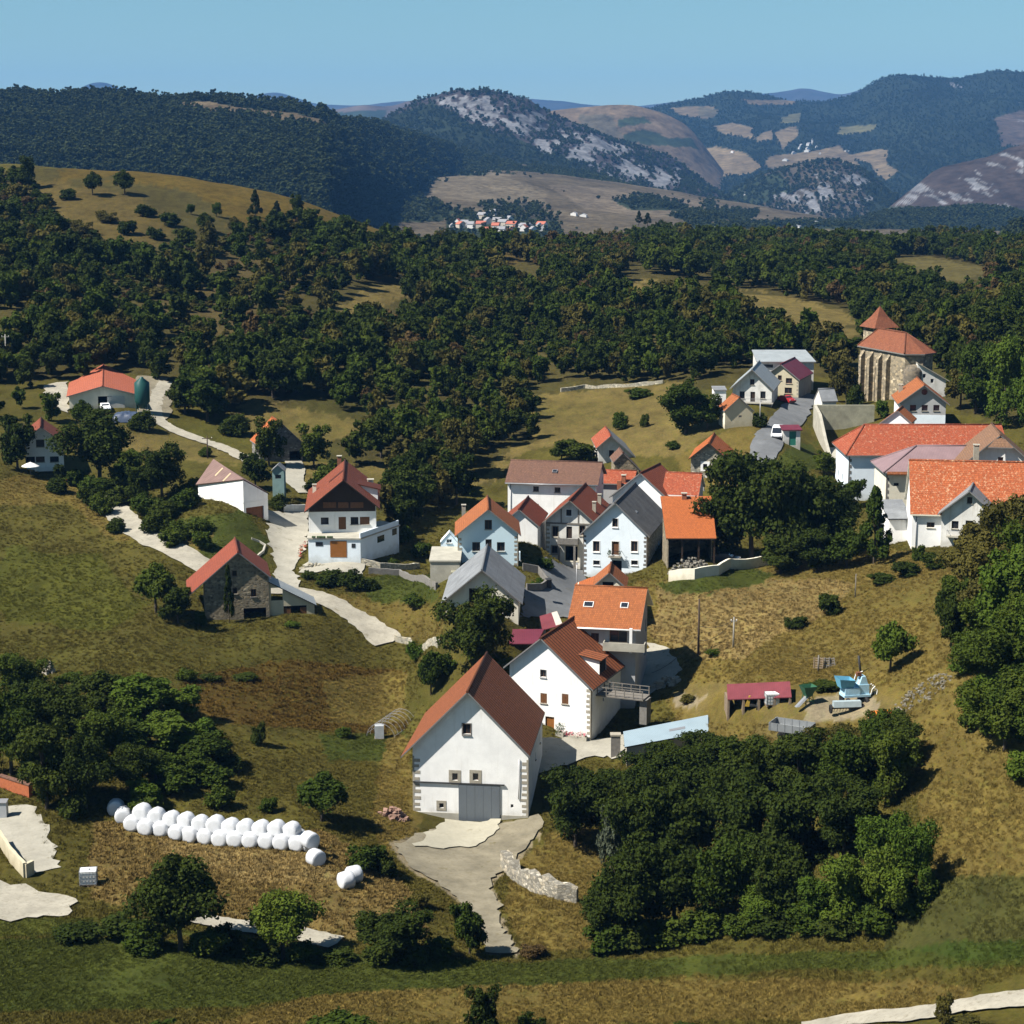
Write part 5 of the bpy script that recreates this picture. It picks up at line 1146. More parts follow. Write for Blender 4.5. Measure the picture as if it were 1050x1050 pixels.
# long grey shed, white annexe, kiosk up the road
x0 = xpix(777, 370, 400); z0 = gz(x0, 402) - .2
b = Plan('shed', 'long low shed with pale grey sheet roof behind the maroon-roofed house', 'shed', x0, 400, z0); ze = zpix(370.5, 400) - z0
b.roof([[(-.3, -.5, ze), (12.2, -.5, ze), (11.2, 8, ze + 1.6), (-.3, 8, ze + 1.6)]], [R_LIGHT, GUTTER]); b.walls([(0, 0), (11.8, 0), (10.9, 7.8), (0, 7.8)], [ze - .1, ze - .1, ze + 1.3, ze + 1.3], [W_OLD], holes={0: [(2, ze - 1.0, 2.5, .7, .2, GLASS, 'window')]})
x0 = xpix(732, 414, 371); z0 = gz(x0, 372) - .2
b = Plan('outbuilding', 'small flat-roofed white outbuilding left of the pale grey-roofed house', 'outbuilding', x0, 371, z0); ze = zpix(399.5, 371) - z0
b.roof([[(-.15, -.2, ze), (2.5, -.2, ze), (2.5, 4, ze + .25), (-.15, 4, ze + .25)]], [R_SLATE, GUTTER]); b.walls([(0, 0), (2.35, 0), (2.35, 3.8), (0, 3.8)], [ze - .15, ze - .15, ze + .05, ze + .05], [W_WHITE], holes={0: [(1.2, 1.0, .8, 1.9, .1, WOOD_D, 'door')]})
x0 = xpix(803, 452, 337); z0 = gz(x0 + 1.5, 337.5)
b = Plan('kiosk', 'small pale kiosk with flat maroon roof and green door beside the white van', 'kiosk', x0, 337, z0, 4); ze = zpix(440.5, 337) - z0
b.roof([[(-.3, -.3, ze), (3.4, -.3, ze), (3.3, 2.6, ze + .5), (-.2, 2.6, ze + .5)]], [R_MAROON, R_MAROON]); b.walls([(0, 0), (3.1, 0), (3.1, 2.4), (0, 2.4)], [ze - .1, ze - .1, ze + .25, ze + .25], [W_OLD], holes={0: [(1.7, (ze - .35) / 2 + .05, 1.25, ze - .4, .08, plain('green door paint', (.03, .17, .12), .5, .1), 'door')]})

# the ball court: a tall front wall and a long side wall with a falling top
xf = xpix(834.6, 416, 362); zt = zpix(415.5, 362); zb = gz(xf, 350)
b = Plan('ball_court', 'tall stained concrete ball court walls below the church', 'ball court', xf, 362, zb); zt -= zb
mb = MB(); mb.box(0, 11.6, 0, .7, -3, zt); mb.build('front_wall', [CONC_D], b.root)
mb = MB(); mb.prism([(0, -.004, -4), (0, -.004, zt), (0, -6, zt - .9), (0, -13, zt - 4.6), (0, -20, zt - 7.4), (0, -24, zt - 8.2), (0, -24, -4)], (.55, 0, 0)); mb.build('side_wall', [CONC], b.root)
mb = MB(); mb.box(.6, 11.6, -.012, -.003, -.2, .9); mb.build('painted_strip', [FRAME_W], b.root)
mb = MB(); mb.box(.6, 12, -22, -.05, -.3, -.02); mb.build('court_floor', [CONC], b.root)

# church
N = unproj(927.3, 363, 378); ang = math.degrees(math.atan2(16.6, -6.4)) - 90
zg = gz(N[0] - 3, N[1] + 8) - .3
b = Plan('church', 'old stone church with arcaded wall, red tiled hipped roof and square tower', 'church', N[0], N[1], zg, ang)
E = N[2] - zg; Wd = 7.5; Ln = 17.8; rt = 3.6
r_ = b.roof([[(0, Ln, E), (0, 0, E), (Wd / 2, 5.6, E + rt), (Wd / 2, Ln - 2.2, E + rt)], [(Wd, 0, E), (Wd, Ln, E), (Wd / 2, Ln - 2.2, E + rt), (Wd / 2, 5.6, E + rt)], [(0, 0, E), (Wd * .5, -1.6, E), (Wd / 2, 5.6, E + rt)], [(Wd * .5, -1.6, E), (Wd, 0, E), (Wd / 2, 5.6, E + rt)], [(Wd, Ln, E), (0, Ln, E), (Wd / 2, Ln - 2.2, E + rt)]], [R_CHURCH, ST_DARK], th=.25)
mb = MB(); mb.tube([(Wd / 2, 5.6, E + rt), (Wd / 2, Ln - 2.2, E + rt)], .2, 6)
for p in ((0, 0), (Wd, 0), (0, Ln)): mb.tube([(p[0], p[1], E + .03), (Wd / 2, 5.6 if p[1] == 0 else Ln - 2.2, E + rt)], .16, 6)
mb.build('ridge_tiles', [R_CHURCH], r_)
T = lambda a, z, o=0.0: (.5 - o, a, z)
mb = MB(); hs = []; cen = []
for u in (889.4, 898.2, 907.6):
    q = b.px(u, 392, (.5, 0, 0), (1, 0, 0)); cen.append(q[1])
zs = b.px(898, 374.5, (.5, 0, 0), (1, 0, 0))[2]
for a in cen:
    w = 1.15; hs.append([(a - w / 2, -1), (a + w / 2, -1), (a + w / 2, zs - .9)] + [(a + w / 2 * math.cos(t), zs - .9 + .9 * math.sin(t)) for t in np.linspace(.4, math.pi - .4, 5)] + [(a - w / 2, zs - .9)])
wall_face(mb, [(.5, -3), (Ln - .5, -3), (Ln - .5, E - .25), (.5, E - .25)], hs, T, 0)
for hh in hs:
    for i in range(len(hh)): p, q = hh[i], hh[(i + 1) % len(hh)]; mb.poly([T(*p), T(*q), T(*q, -1.3), T(*p, -1.3)], 0)
    mb.poly([T(*p, -1.3) for p in hh], 0)
Wx = Wd - .5
for P in ([(.5, .5), (Wd / 2, -1.0)], [(Wd / 2, -1.0), (Wx, .5)], [(Wx, .5), (Wx, Ln - .5)], [(Wx, Ln - .5), (.5, Ln - .5)]):
    (ax, ay), (bx, by) = P; mb.poly([(ax, ay, -3), (bx, by, -3), (bx, by, E - .25), (ax, ay, E - .25)], 0)
mb.build('wall', [ST_ASH], b.root)
mb = MB()
for a in [cen[0] + 1.6] + [(cen[0] + cen[1]) / 2, (cen[1] + cen[2]) / 2, cen[2] - 1.3]:
    mb.prism([(.52, a - .45, -3), (.52, a + .45, -3), (-.5, a + .45, -3), (-.5, a - .45, -3)], (0, 0, E + 1.0)); mb.prism([(.52, a - .45, E - 1.99), (-.5, a - .45, E - 1.99), (.52, a - .45, E - .6)], (0, .9, 0))
mb.build('buttresses', [ST_ASH], b.root)
mb = MB(); mb.box(Wd * .3, Wd * .3 + .9, -1.2, -.9, 3.0, 6.2); mb.build('slit_window', [DARKIN], b.root)
tc = b.loc(unproj(901.6, 336, 400)); TE = zpix(335.6, 399) - zg; TA = zpix(313.6, 400) - zg; tx, ty = tc[0], tc[1]
mb = MB()
for s_, e, m in ((2.35, TE - .05, 0),): mb.box(tx - s_, tx + s_, ty - s_, ty + s_, 0, e - .8, 0)
for sx in (-1, 1):
    for sy in (-1, 1): mb.box(tx + sx * 1.9 - .45, tx + sx * 1.9 + .45, ty + sy * 1.9 - .45, ty + sy * 1.9 + .45, TE - .84, TE + 0.0, 0)
mb.build('tower', [ST_ASH], b.root)
mb = MB(); o_ = 3.0
for i in range(4):
    c = [(-o_, -o_), (o_, -o_), (o_, o_), (-o_, o_)]; p, q = c[i], c[(i + 1) % 4]
    mb.poly([(tx + p[0], ty + p[1], TE), (tx + q[0], ty + q[1], TE), (tx + q[0] * .42, ty + q[1] * .42, TE + 2.2), (tx + p[0] * .42, ty + p[1] * .42, TE + 2.2)], 0, [(0, 4), (6, 4), (4.3, 1), (1.7, 1)]); mb.poly([(tx + p[0] * .42, ty + p[1] * .42, TE + 2.2), (tx + q[0] * .42, ty + q[1] * .42, TE + 2.2), (tx, ty, TA)], 0, [(0, 3), (3, 3), (1.5, 0)])
mb.poly([(tx + sx * o_, ty + sy * o_, TE - .02) for sx, sy in ((-1, -1), (1, -1), (1, 1), (-1, 1))], 1); mb.tube([(tx, ty, TA - .1), (tx, ty, TA + .7)], .06, 5, 2); mb.build('tower_roof', [R_CHURCH, ST_DARK, IRON], b.root)
q = b.loc(unproj(937, 380, 378.5)); mb = MB(); mb.lathe([(2.0, -3), (2.0, E - 3.4), (1.8, E - 2.8), (1.2, E - 2.3), (0, E - 2.1)], 20, 0, off=(q[0], q[1], 0)); mb.build('stair_turret', [rubble('turret stone', (.14, .12, .09), (.12, .10, .08), 1.5)], b.root)
x0 = xpix(941, 373, 377); z0 = gz(x0 + 2, 378) - .2
b = Plan('outbuilding', 'white lean-to with sloping brown tiled roof against the right side of the church', 'outbuilding', x0, 377, z0); za, zb2 = zpix(372, 377) - z0, zpix(389, 377) - z0
xr = xpix(970, 390, 377) - x0
b.roof([[(-.1, -.4, za + .1), (xr + .7, -.4, zb2 - .3), (xr + .7, 7, zb2 - .3), (-.1, 7, za + .1)]], [R_BROWN, ST_CUT]); b.walls([(0, 0), (xr, 0), (xr, 6.6), (0, 6.6)], [za - .15, zb2 - .15, zb2 - .15, za - .15], [W_OLD], holes={0: [(1.4, za - 2.6, .6, .8, .25, GLASS, 'window'), (3.0, za - 3.6, .6, .8, .25, GLASS, 'window')]})

# the white shed on the bend (folded roof)
k_ = .974
def JP(u, v, y): return unproj(u, v, y) * k_
P0, P1, P3, Bk = JP(249, 491, 310), JP(203, 495.5, 317.5), JP(274.5, 505, 313), JP(219, 471.3, 325)
zg = gz(P3[0], P3[1]) - .3
b = Plan('shed', 'white shed with pinkish brown roof and dark garage door at the lane bend', 'shed', P0[0], P0[1], zg); L_ = b.loc
p0, p1, p3, bk = L_(P0), L_(P1), L_(P3), L_(Bk)
def ext(p, c, f=1.06): return tuple(np.array(c) + (np.array(p) - np.array(c)) * f)
cc = (p0 + p1 + bk) / 3
r_ = b.roof([[ext(p0, cc, 1.04), ext(bk, cc), ext(p1, cc, 1.12)], [tuple(p0), tuple(p3 + (p3 - p0) * .06), tuple(bk)]], [R_SHED, WOOD_D], th=.2)
for t in (.35, .62):
    n_ = np.cross(p1 - p0, bk - p0); n_ = n_ / np.linalg.norm(n_) * (1 if n_[2] * 1 > 0 else -1); m0 = p0 + (bk - p0) * t; dn = (p1 - bk) * .5 + (p1 - p0) * .1
    a = m0 + dn * .12; c2 = m0 + dn * .75; w = (bk - p0) / np.linalg.norm(bk - p0) * .28; mb = MB(); mb.poly([tuple(v + n_ * .06) for v in (a - w, a + w, c2 + w, c2 - w)]); mb.build('roof_panel', [plain('yellowed panel', (.48, .36, .22), .5, .1)], r_, fix=False)
L2 = np.linalg.norm((p3 - p0)[:2]); th_ = .15; gz_ = gz(P3[0], P3[1]) - zg
b.walls([tuple(p1[:2]), tuple(p0[:2]), tuple(p3[:2]), tuple(bk[:2])], [p1[2] - .2, p0[2] - .2, p3[2] - .2, bk[2] - .2], [W_WHITE], holes={1: [(L2 * .46, gz_ + 1.25, L2 * .72, 2.7, .25, RUST, 'garage_door')]})
mb = MB(); zbnd = zpix(516, 302) - zg
for A, B in ((p1, p0), (p0, p3)):
    d = (B - A)[:2]; d = d / np.linalg.norm(d); n2 = np.array((d[1], -d[0])) * .05; c4 = [np.array(A[:2]) + n2 * .2, np.array(B[:2]) + n2 * .2, np.array(B[:2]) + n2, np.array(A[:2]) + n2]; mb.prism([(*q, zbnd) for q in c4], (0, 0, .18))
mb.build('band', [FRAME_W], b.root)
# hut, tiny white gable, flat concrete garage
p = hit(285, 496); z0 = gz(p[0], 322); x0 = xpix(279, 480, 322)
b = Plan('hut', 'narrow blue-green painted hut with grey roof beside the stone barn lane', 'hut', x0, 322, z0 - .1); ze = zpix(480, 322) - z0; wd = 2.0
r_ = b.roof([[(-.15, -.3, ze - .3), (wd / 2, -.3, ze + .75), (wd / 2, 2.6, ze + .75), (-.15, 2.6, ze - .3)], [(wd + .15, 2.6, ze - .3), (wd / 2, 2.6, ze + .75), (wd / 2, -.3, ze + .75), (wd + .15, -.3, ze - .3)]], [R_SLATE, GUTTER], th=.1)
HUTW = plaster('blue green boards', (.20, .30, .29), .3); b.walls([(0, 0), (wd, 0), (wd, 2.4), (0, 2.4)], [ze - .35] * 4, [HUTW], holes={0: [(1.0, ze - 1.4, 1.0, .7, .2, GLASS, 'window')]}); mb = MB(); mb.poly([(0, .005, ze - .35), (wd, .005, ze - .35), (wd / 2, .005, ze + .6)]); mb.poly([(0, 2.395, ze - .35), (wd / 2, 2.395, ze + .6), (wd, 2.395, ze - .35)]); mb.build('gable', [HUTW], b.root)
FIT['hut2'] = (xpix(460.5, 546, 280), 280.0, zpix(546, 280), 0.0, 1.35, 1.35, 1.15, 2.2)
h = H('hut2', 'hut', 'tiny white hut with steep white gable left of the pale blue house', 'hut', W_COOL, plain('white roof felt', (.62, .66, .68), .8, .1), og=.1, og2=.1, oe=.1, thick=.08, ridge=False); h.win('F', (460.5, 555), .8, .6, frame=FRAME_W); h.build()
x0 = xpix(441, 574, 266); z0 = gz(x0 + 2, 268) - .2
b = Plan('garage', 'flat-roofed bare concrete garage left of the pale blue house', 'garage', x0, 266, z0); ze = zpix(574.5, 266) - z0
mb = MB(); mb.box(-.15, 4.35, -.15, 9.6, ze - .22, ze); mb.build('roof', [CONC], b.root); b.walls([(0, 0), (4.2, 0), (4.2, 9.4), (0, 9.4)], [ze - .2] * 4, [CONC]); mb = MB(); mb.box(3.0, 4.3, -1.6, -.02, -3, ze - 1.4); mb.build('concrete_step', [CONC_D], b.root)
# canopies beside the red-brown roofs
def canopy(label, quad, front_y, back_y, mat, posts, pm=R_BRICK, parts=()):
    P = [unproj(*quad[0], back_y), unproj(*quad[1], back_y), unproj(*quad[2], front_y), unproj(*quad[3], front_y)]
    zb = gz(P[3][0], P[3][1]); b = Plan('canopy', label, 'canopy', P[3][0], P[3][1], zb); q = [tuple(b.loc(p)) for p in P]
    r_ = b.roof([[q[3], q[2], q[1], q[0]]], [mat, mat], th=.1)
    for t, k in posts:
        c = np.array(q[3]) * (1 - t) + np.array(q[2]) * t; c = c * (1 - k) + (np.array(q[0]) * (1 - t) + np.array(q[1]) * t) * k; mb = MB(); mb.box(c[0] - .22, c[0] + .22, c[1] + .05, c[1] + .45, -1.5, c[2] - .06); mb.build('pillar', [pm], b.root)
    return b, q
canopy('maroon sheet canopy on brick pillars between the nearest barn and the orange-roofed house', [(521, 645), (558, 645), (550, 660), (514, 660)], 238.2, 243.5, R_MAROON, [(.08, 0), (.95, 0), (.08, .9), (.95, .9)])
b, q = canopy('faded red sheet canopy with one clear panel above the grey street', [(553.3, 631.7), (571, 626.5), (577, 640.5), (556, 646)], 243.5, 249, R_PINK, [(.1, 0), (.9, 0), (.1, .9), (.9, .9)], WOOD_G)
mb = MB(); A = [np.array(t) for t in q]; f = lambda s_, t: tuple((A[3] * (1 - s_) + A[2] * s_) * (1 - t) + (A[0] * (1 - s_) + A[1] * s_) * t + np.array((0, 0, .03))); mb.poly([f(.68, .05), f(1, .05), f(1, .98), f(.68, .98)]); mb.build('clear_panel', [plain('dusty panel', (.42, .38, .33), .4, .15)], b.root, fix=False)
# low shed with the pale blue sheet roof
A, B = unproj(640.5, 766, 208), unproj(726.5, 750, 213.6); C_, D_ = unproj(639, 750, 212.4), unproj(726, 733, 218.2); zb = gz(A[0] + 3, A[1] + 1)
b = Plan('shed', 'low concrete shed with pale blue sheet roof beside the farmyard', 'shed', A[0], A[1], zb); q = [tuple(b.loc(t)) for t in (A, B, D_, C_)]
r_ = b.roof([q], [R_PALEB, IRON], th=.12); Q = [np.array(t) for t in q]; cen_ = sum(Q) / 4; Wq = [cen_ + (t - cen_) * .95 for t in Q]
b.walls([tuple(t[:2]) for t in Wq], [t[2] - .2 for t in Wq], [CONC]); mb = MB(); f = lambda s_, t: tuple((Q[0] * (1 - s_) + Q[1] * s_) * (1 - t) + (Q[3] * (1 - s_) + Q[2] * s_) * t + np.array((0, 0, .04))); mb.poly([f(.53, .42), f(.72, .42), f(.72, .56), f(.53, .56)]); mb.build('grey_roof_light', [GUTTER], r_, fix=False)
p = hit(631, 776); b = Plan('gate_pier', 'weathered stone pier at the left end of the pale blue roofed shed', 'pier', p[0], p[1], p[2]); mb = MB(); mb.prism([(-.55, -.4, -.5), (.55, -.4, -.5), (.5, .5, -.5), (-.5, .5, -.5)], (0, 0, 3.1)); mb.build('shaft', [ST_DARK], b.root); mb = MB(); mb.box(-.62, .62, -.48, .58, 2.61, 2.8); mb.build('cap_stone', [ST_CUT], b.root)

# free-standing walls
def wall_line(name, label, pts, hgt, th, mat, cap=None, jag=.1, dmin=110, cat='wall', step=.8, drop=1.0):
    W = [hit(u, v, dmin)[:2] for u, v in pts]; P = []
    for a, b_ in zip(W, W[1:]):
        n = max(1, int(np.linalg.norm(b_ - a) / step))
        for i in range(n): P.append(a + (b_ - a) * i / n)
    P.append(W[-1]); P = np.array(P); Z = ground_z(P[:, 0], P[:, 1]); mb = MB(); o = Vector((*P[0], Z[0]))
    hs = [hgt * (1 + jag * (random.random() - .5) * 2) for _ in P]; S = []
    for i, p in enumerate(P):
        t = P[min(i + 1, len(P) - 1)] - P[max(i - 1, 0)]; t = t / np.linalg.norm(t); n = np.array((-t[1], t[0])) * th / 2
        S.append([Vector((*(p - n), Z[i] - drop)) - o, Vector((*(p - n * (.8 + .3 * random.random())), Z[i] + hs[i])) - o, Vector((*(p + n * (.8 + .3 * random.random())), Z[i] + hs[i])) - o, Vector((*(p + n), Z[i] - drop)) - o])
    vs = [[mb.bm.verts.new(q) for q in s] for s in S]
    for a, b_ in zip(vs, vs[1:]):
        for k in range(4): mb.bm.faces.new([a[k], a[(k + 1) % 4], b_[(k + 1) % 4], b_[k]])
    mb.bm.faces.new(vs[0]); mb.bm.faces.new(vs[-1][::-1]); ob = mb.build(name, [mat], None, o); tag(ob, label, cat); return ob
ST_WHITE = rubble('white dry stone', (.28, .26, .215), (.12, .11, .08), 2.4)
wall_line('stone_wall', 'white dry stone retaining wall curving below the concrete apron', [(517, 890), (530, 903), (552, 915), (574, 922), (592, 926)], 1.6, .9, ST_WHITE, jag=.3)
wall_line('retaining_wall', 'cream retaining wall in front of the orange carport', [(686, 596), (712, 594), (736, 590), (748, 583), (790, 578)], 1.5, .4, W_CREAM, jag=.02)
wall_line('low_wall', 'curved white kerb wall at the lane bend below the pinkish shed', [(258, 553), (266, 556), (272, 560), (270, 566), (263, 572)], .3, .3, CONC, jag=.02)
wall_line('low_wall', 'short white garden wall behind the lane junction', [(291, 525), (313, 525)], 1.3, .25, W_WHITE, jag=.02)
wall_line('stone_wall', 'long low stone wall at the foot of the chalet terrace', [(370, 578), (390, 583), (410, 584), (430, 583)], .9, .4, ST_PALE)
wall_line('stone_wall', 'mossy garden wall in front of the bare concrete garage', [(378, 588), (410, 590), (440, 600), (448, 604)], .9, .4, ST_DARK)
wall_line('stone_wall', 'dark garden wall beside the street in front of the narrow white house', [(536, 585), (552, 588), (562, 601), (555, 606), (540, 606)], 1.1, .3, ST_DARK, jag=.03)
wall_line('stone_wall', 'low pale wall beside the lane behind the round dark tree', [(405, 657), (420, 660), (450, 662)], .8, .35, ST_PALE)
wall_line('boundary_wall', 'stone wall along the far tan field under the wood', [(575, 402), (600, 398), (640, 397), (680, 393)], .7, .5, ST_PALE, jag=.3, step=2)
wall_line('pale_wall', 'white wall below the concrete ball court', [(868, 458), (880, 457), (893, 456)], 1.4, .3, FRAME_W, jag=0)
# village far off, and the white village on the mountain side
def on_layer(Lr, u, v):
    P, qu, qv, _ = Lr; e = np.abs(qu - u) + np.abs(qv - v) * 2 + np.where(P[:, 1] > np.percentile(P[:, 1], 88), 9, 0); j = int(np.argmin(e)); return P[j]
def mini(u, v, d, w, l, hh, rise, wm, rm, label, group, yaw=0):
    p = on_layer(L_right if d > 4000 else L_mead, u, v); mb = MB(); a = w / 2; k = rise
    mb.box(-a, a, 0, l, -3, hh, 0)
    for sx in (-1, 1): mb.poly([(0, -.3, hh + k), (0, l + .3, hh + k), (sx * (a + .4), l + .3, hh - .2), (sx * (a + .4), -.3, hh - .2)], 1, [(0, 0), (l, 0), (l, w), (0, w)])
    for yy in (-.0, l): mb.poly([(-a, yy, hh), (a, yy, hh), (0, yy, hh + k - .1)], 0)
    o = mb.build('far_house', [wm, rm], None, Vector(p)); o.rotation_euler.z = R(yaw); tag(o, label, 'house', group)
MW = plain('far white wall', (.58, .57, .55), .9, .05, .2, b_=0); MR = plain('far red roof', (.34, .11, .07), .9, .2, .3, b_=0); MG = plain('far grey roof', (.22, .22, .23), .9, .2, .3, b_=0); MVW = plain('far mountain village wall', (.42, .43, .43), .9, .05, .2, b_=0); MT = plain('far tan wall', (.40, .36, .30), .9, .2, .3, b_=0)
gv = 'houses of the distant valley village'; col_ = {'w': 'white', 't': 'tan'}; rc = {'r': 'red', 'g': 'grey'}
for i, (u, v, w, wc, r0, yw) in enumerate([(465, 236, 7, 'w', 'g', 10), (469, 231.5, 6, 'w', 'r', -20), (474, 234, 9, 't', 'r', 30), (480, 232, 8, 'w', 'g', 80), (486, 234.5, 7, 'w', 'g', 70), (497.5, 224.5, 9, 't', 'g', 60), (503, 230, 9, 'w', 'g', 20), (508, 221, 7, 'w', 'g', 75), (499, 234, 10, 't', 'r', 80), (504, 239, 8, 'w', 'r', 70), (509, 240, 7, 't', 'g', 20), (514, 229, 9, 't', 'g', 80),
   (520, 231, 10, 't', 'g', 60), (517, 239, 8, 'w', 'g', 75), (524, 228, 7, 'w', 'g', 30), (530, 234, 11, 't', 'r', 65), (527, 239, 8, 't', 'r', 20), (535, 237, 8, 'w', 'r', -20), (543, 235, 13, 'w', 'g', 50), (548, 240, 8, 'w', 'g', 20), (553, 236, 7, 'w', 'g', 10), (559, 234, 10, 'w', 'r', 60), (556, 238, 6, 'w', 'r', 0), (512, 235, 8, 't', 'r', 75)]):
    mini(u, v, 1760, w * .8, w * .95, 4.2, 2.6, MW if wc == 'w' else MT, MR if r0 == 'r' else MG, f'tiny {col_[wc]} house with {rc[r0]} roof in the distant valley village', gv + f' with {rc[r0]} roofs and {col_[wc]} walls', yw)
for i, (u, v, w, hh) in enumerate([(816, 145, 14, 9), (815, 158, 20, 7), (822, 150, 17, 6), (826, 156, 22, 8), (830, 149, 18, 7), (829, 153, 14, 6), (837, 152, 10, 5), (820, 153, 12, 6), (840, 158, 9, 5), (805, 165, 22, 6)]):
    mini(u, v, 4650, w * .62, w * .6, hh * .6, 3.5, MVW, MG, 'tiny white house of the village high on the mountain side', 'houses of the mountain side village', random.uniform(-40, 40))
p = on_layer(L_right, 832, 148); mb = MB(); mb.box(-2.2, 2.2, 0, 4.4, -3, 12); mb.lathe([(3.6, 12), (0, 17)], 4, 1, off=(0, 2.2, 0)); o = mb.build('far_church_tower', [MW, MG], None, Vector(p)); tag(o, 'white bell tower standing over the mountain side village', 'church tower')
for u, v, w, hh, d, lab in ((750.5, 241, 8.5, 4.5, 1500, 'white farm building at the wood edge on the far plain'), (735, 236, 7, 4, 1700, 'small pale farmhouse among trees on the far plain'), (722, 234, 6, 4, 1700, 'smallest tan farmhouse left of the pale one on the far plain'), (815, 233.5, 17, 3, 1800, 'long low white barn on the far plain'), (838, 231, 16, 5, 2300, 'white barn in front of the grey crag'), (588, 221, 9, 4, 1900, 'first white farmhouse beside the pale road on the far plain'), (597, 222, 10, 3.5, 1900, 'second pale farmhouse beside the road, right of the first'), (723, 150, 12, 7, 4650, 'lone white house above the tan mountain fields'), (751, 157, 10, 7, 4650, 'lone white house on the right rim of the tan mountain fields'), (868, 156, 15, 6, 4650, 'lone white house right of the mountain side village'), (404, 207.5, 5, 2, 1600, 'white sheet-roofed hut at the foot of the dark wooded hill')):
    mini(u, v, d, w * .75, w * .5, hh * .75, 1.4, MW, MG if 'tan' not in lab else MR, lab, None, random.uniform(-30, 30))
# ------------------------------------------------------------------ things in the yards and fields
def at_px(u, v, dmin=110): p = hit(u, v, dmin); return Vector(p)
# wrapped bales
def bale_mesh():
    mb = MB(); r, w = .88, .68
    mb.lathe([(0, -w * 1.04), (r * .55, -w * 1.03), (r * .86, -w * .97), (r * .97, -w * .82), (r, -w * .4), (r * 1.01, 0), (r, w * .4), (r * .97, w * .82), (r * .86, w * .97), (r * .55, w * 1.03), (0, w * 1.04)], 22, 0, 'Y')
    for v in mb.bm.verts:
        c = v.co; k = 1 + .025 * math.sin(9 * math.atan2(c.z, c.x) + 5 * c.y) + random.uniform(-.008, .008); v.co = (c.x * k, c.y, c.z * k)
        if c.z < -r * .8: v.co.z = -r * .8 + (c.z + r * .8) * .3
    return mb
BALE = plain('white stretch film', (.56, .57, .585), .32, .12, 3, b_=.5, spec=.5); BALEG = plain('film in folds', (.5, .53, .56), .4, .12, 3, b_=.4)
front, top = [], []
n = 12; proto = bale_mesh().build('silage_bale', [BALE]); proto.location = (0, 0, 0)
def bale(p, yaw, label, group, first=[True]):
    o = proto if first[0] else proto.copy()
    if first[0]: first[0] = False
    else: COL.objects.link(o)
    o.location = p; o.rotation_euler = (0, random.uniform(-.3, .3), yaw); o.scale = (random.uniform(.95, 1.06),) * 3; tag(o, label, 'bale', group); return o
A = at_px(137, 851); B_end = at_px(305, 871); dv = (B_end - A); ang = math.atan2(dv.y, dv.x)
pos = []
for i in range(n):
    t = i / (n - 1); p = A + dv * t; sag = math.sin(t * math.pi) * -.25; p.y += sag; p.z = gz(p.x, p.y) + .70; p.x += random.uniform(-.1, .1); p.y += random.uniform(-.2, .2); pos.append(p)
perp = Vector((-dv.y, dv.x, 0)).normalized()
for i, p in enumerate(pos): bale(p, ang + R(random.uniform(-5, 5)), 'white wrapped silage bale in the bottom row of the long stack', 'bales in the bottom row of the long stack')
for i in range(n - 1):
    p = (pos[i] + pos[i + 1]) / 2 + perp * .55; p.z += 1.10 + random.uniform(-.08, .08); bale(p, ang + R(random.uniform(-8, 8)), 'white wrapped silage bale in the upper row of the long stack', 'bales in the upper row of the long stack')
for i in range(n - 1):
    p = (pos[i] + pos[i + 1]) / 2 + perp * 1.7; p.z = gz(p.x, p.y) + .64; bale(p, ang, 'white wrapped silage bale in the rear row, half hidden behind the front bales', 'bales in the rear row of the long stack')
for (u, v), lab in (((119, 834), 'white wrapped silage bale at the upper left end of the stack'), ((127, 842), 'white wrapped silage bale tucked beside the upper left end bale')):
    p = at_px(u, v); p.z += .64; bale(p, ang + .4, lab, None)
for (u, v, dz), lab in (((316, 871, 0), 'white silage bale closest to the right end of the long row'), ((318, 879, 1.15), 'white silage bale resting on top of the right end pair'), ((324, 886, 0), 'white silage bale lowest at the right end of the stack')):
    p = at_px(u, v); p.z += .64 + dz; bale(p, ang + 1.0, lab, None)
for (u, v), lab in (((355, 909), 'white silage bale lying apart, left one of a separate pair'), ((363, 903), 'white silage bale lying apart, right one of a separate pair')):
    p = at_px(u, v); p.z += .62; bale(p, R(-60), lab, None)
# caged tanks
CAGE = plain('galvanised cage', (.34, .35, .36), .4, .1, 3, .5); TANKW = plain('white tank plastic', (.66, .67, .66), .5, .08, 2); PAL = plain('pallet wood', (.20, .15, .10), .9, .3, 4)
def ibc(p, yaw, label):
    t = empty('liquid_tank', p, R(yaw), label, 'tank'); mb = MB(); mb.box(-.55, .55, -.46, .46, .16, 1.12); bmesh.ops.bevel(mb.bm, geom=[e for e in mb.bm.edges], offset=.06, segments=2, affect='EDGES'); mb.lathe([(.13, 1.1), (.13, 1.2), (0, 1.2)], 10); mb.build('tank', [TANKW], t)
    mb = MB()
    for z in (.2, .5, .8, 1.12):
        for y in (-.5, .5): mb.box(-.6, .6, y - .012, y + .012, z - .012, z + .012)
        for x in (-.6, .6): mb.box(x - .012, x + .012, -.5, .5, z - .012, z + .012)
    for i in range(6):
        x = -.58 + 1.16 * i / 5
        for y in (-.5, .5): mb.box(x - .012, x + .012, y - .012, y + .012, .14, 1.12)
    for i in range(5):
        y = -.48 + .96 * i / 4
        for x in (-.6, .6): mb.box(x - .012, x + .012, y - .012, y + .012, .14, 1.12)
    mb.build('cage', [CAGE], t); mb = MB(); mb.box(-.6, .6, -.5, .5, .1, .14)
    for x in (-.5, 0, .5): mb.box(x - .06, x + .06, -.5, .5, -.05, .1)
    mb.build('pallet', [PAL], t); t.scale = (1.35,) * 3; return t
p = at_px(91, 907); ibc(p, 8, 'caged white tank on a pallet standing alone in the dry yard')
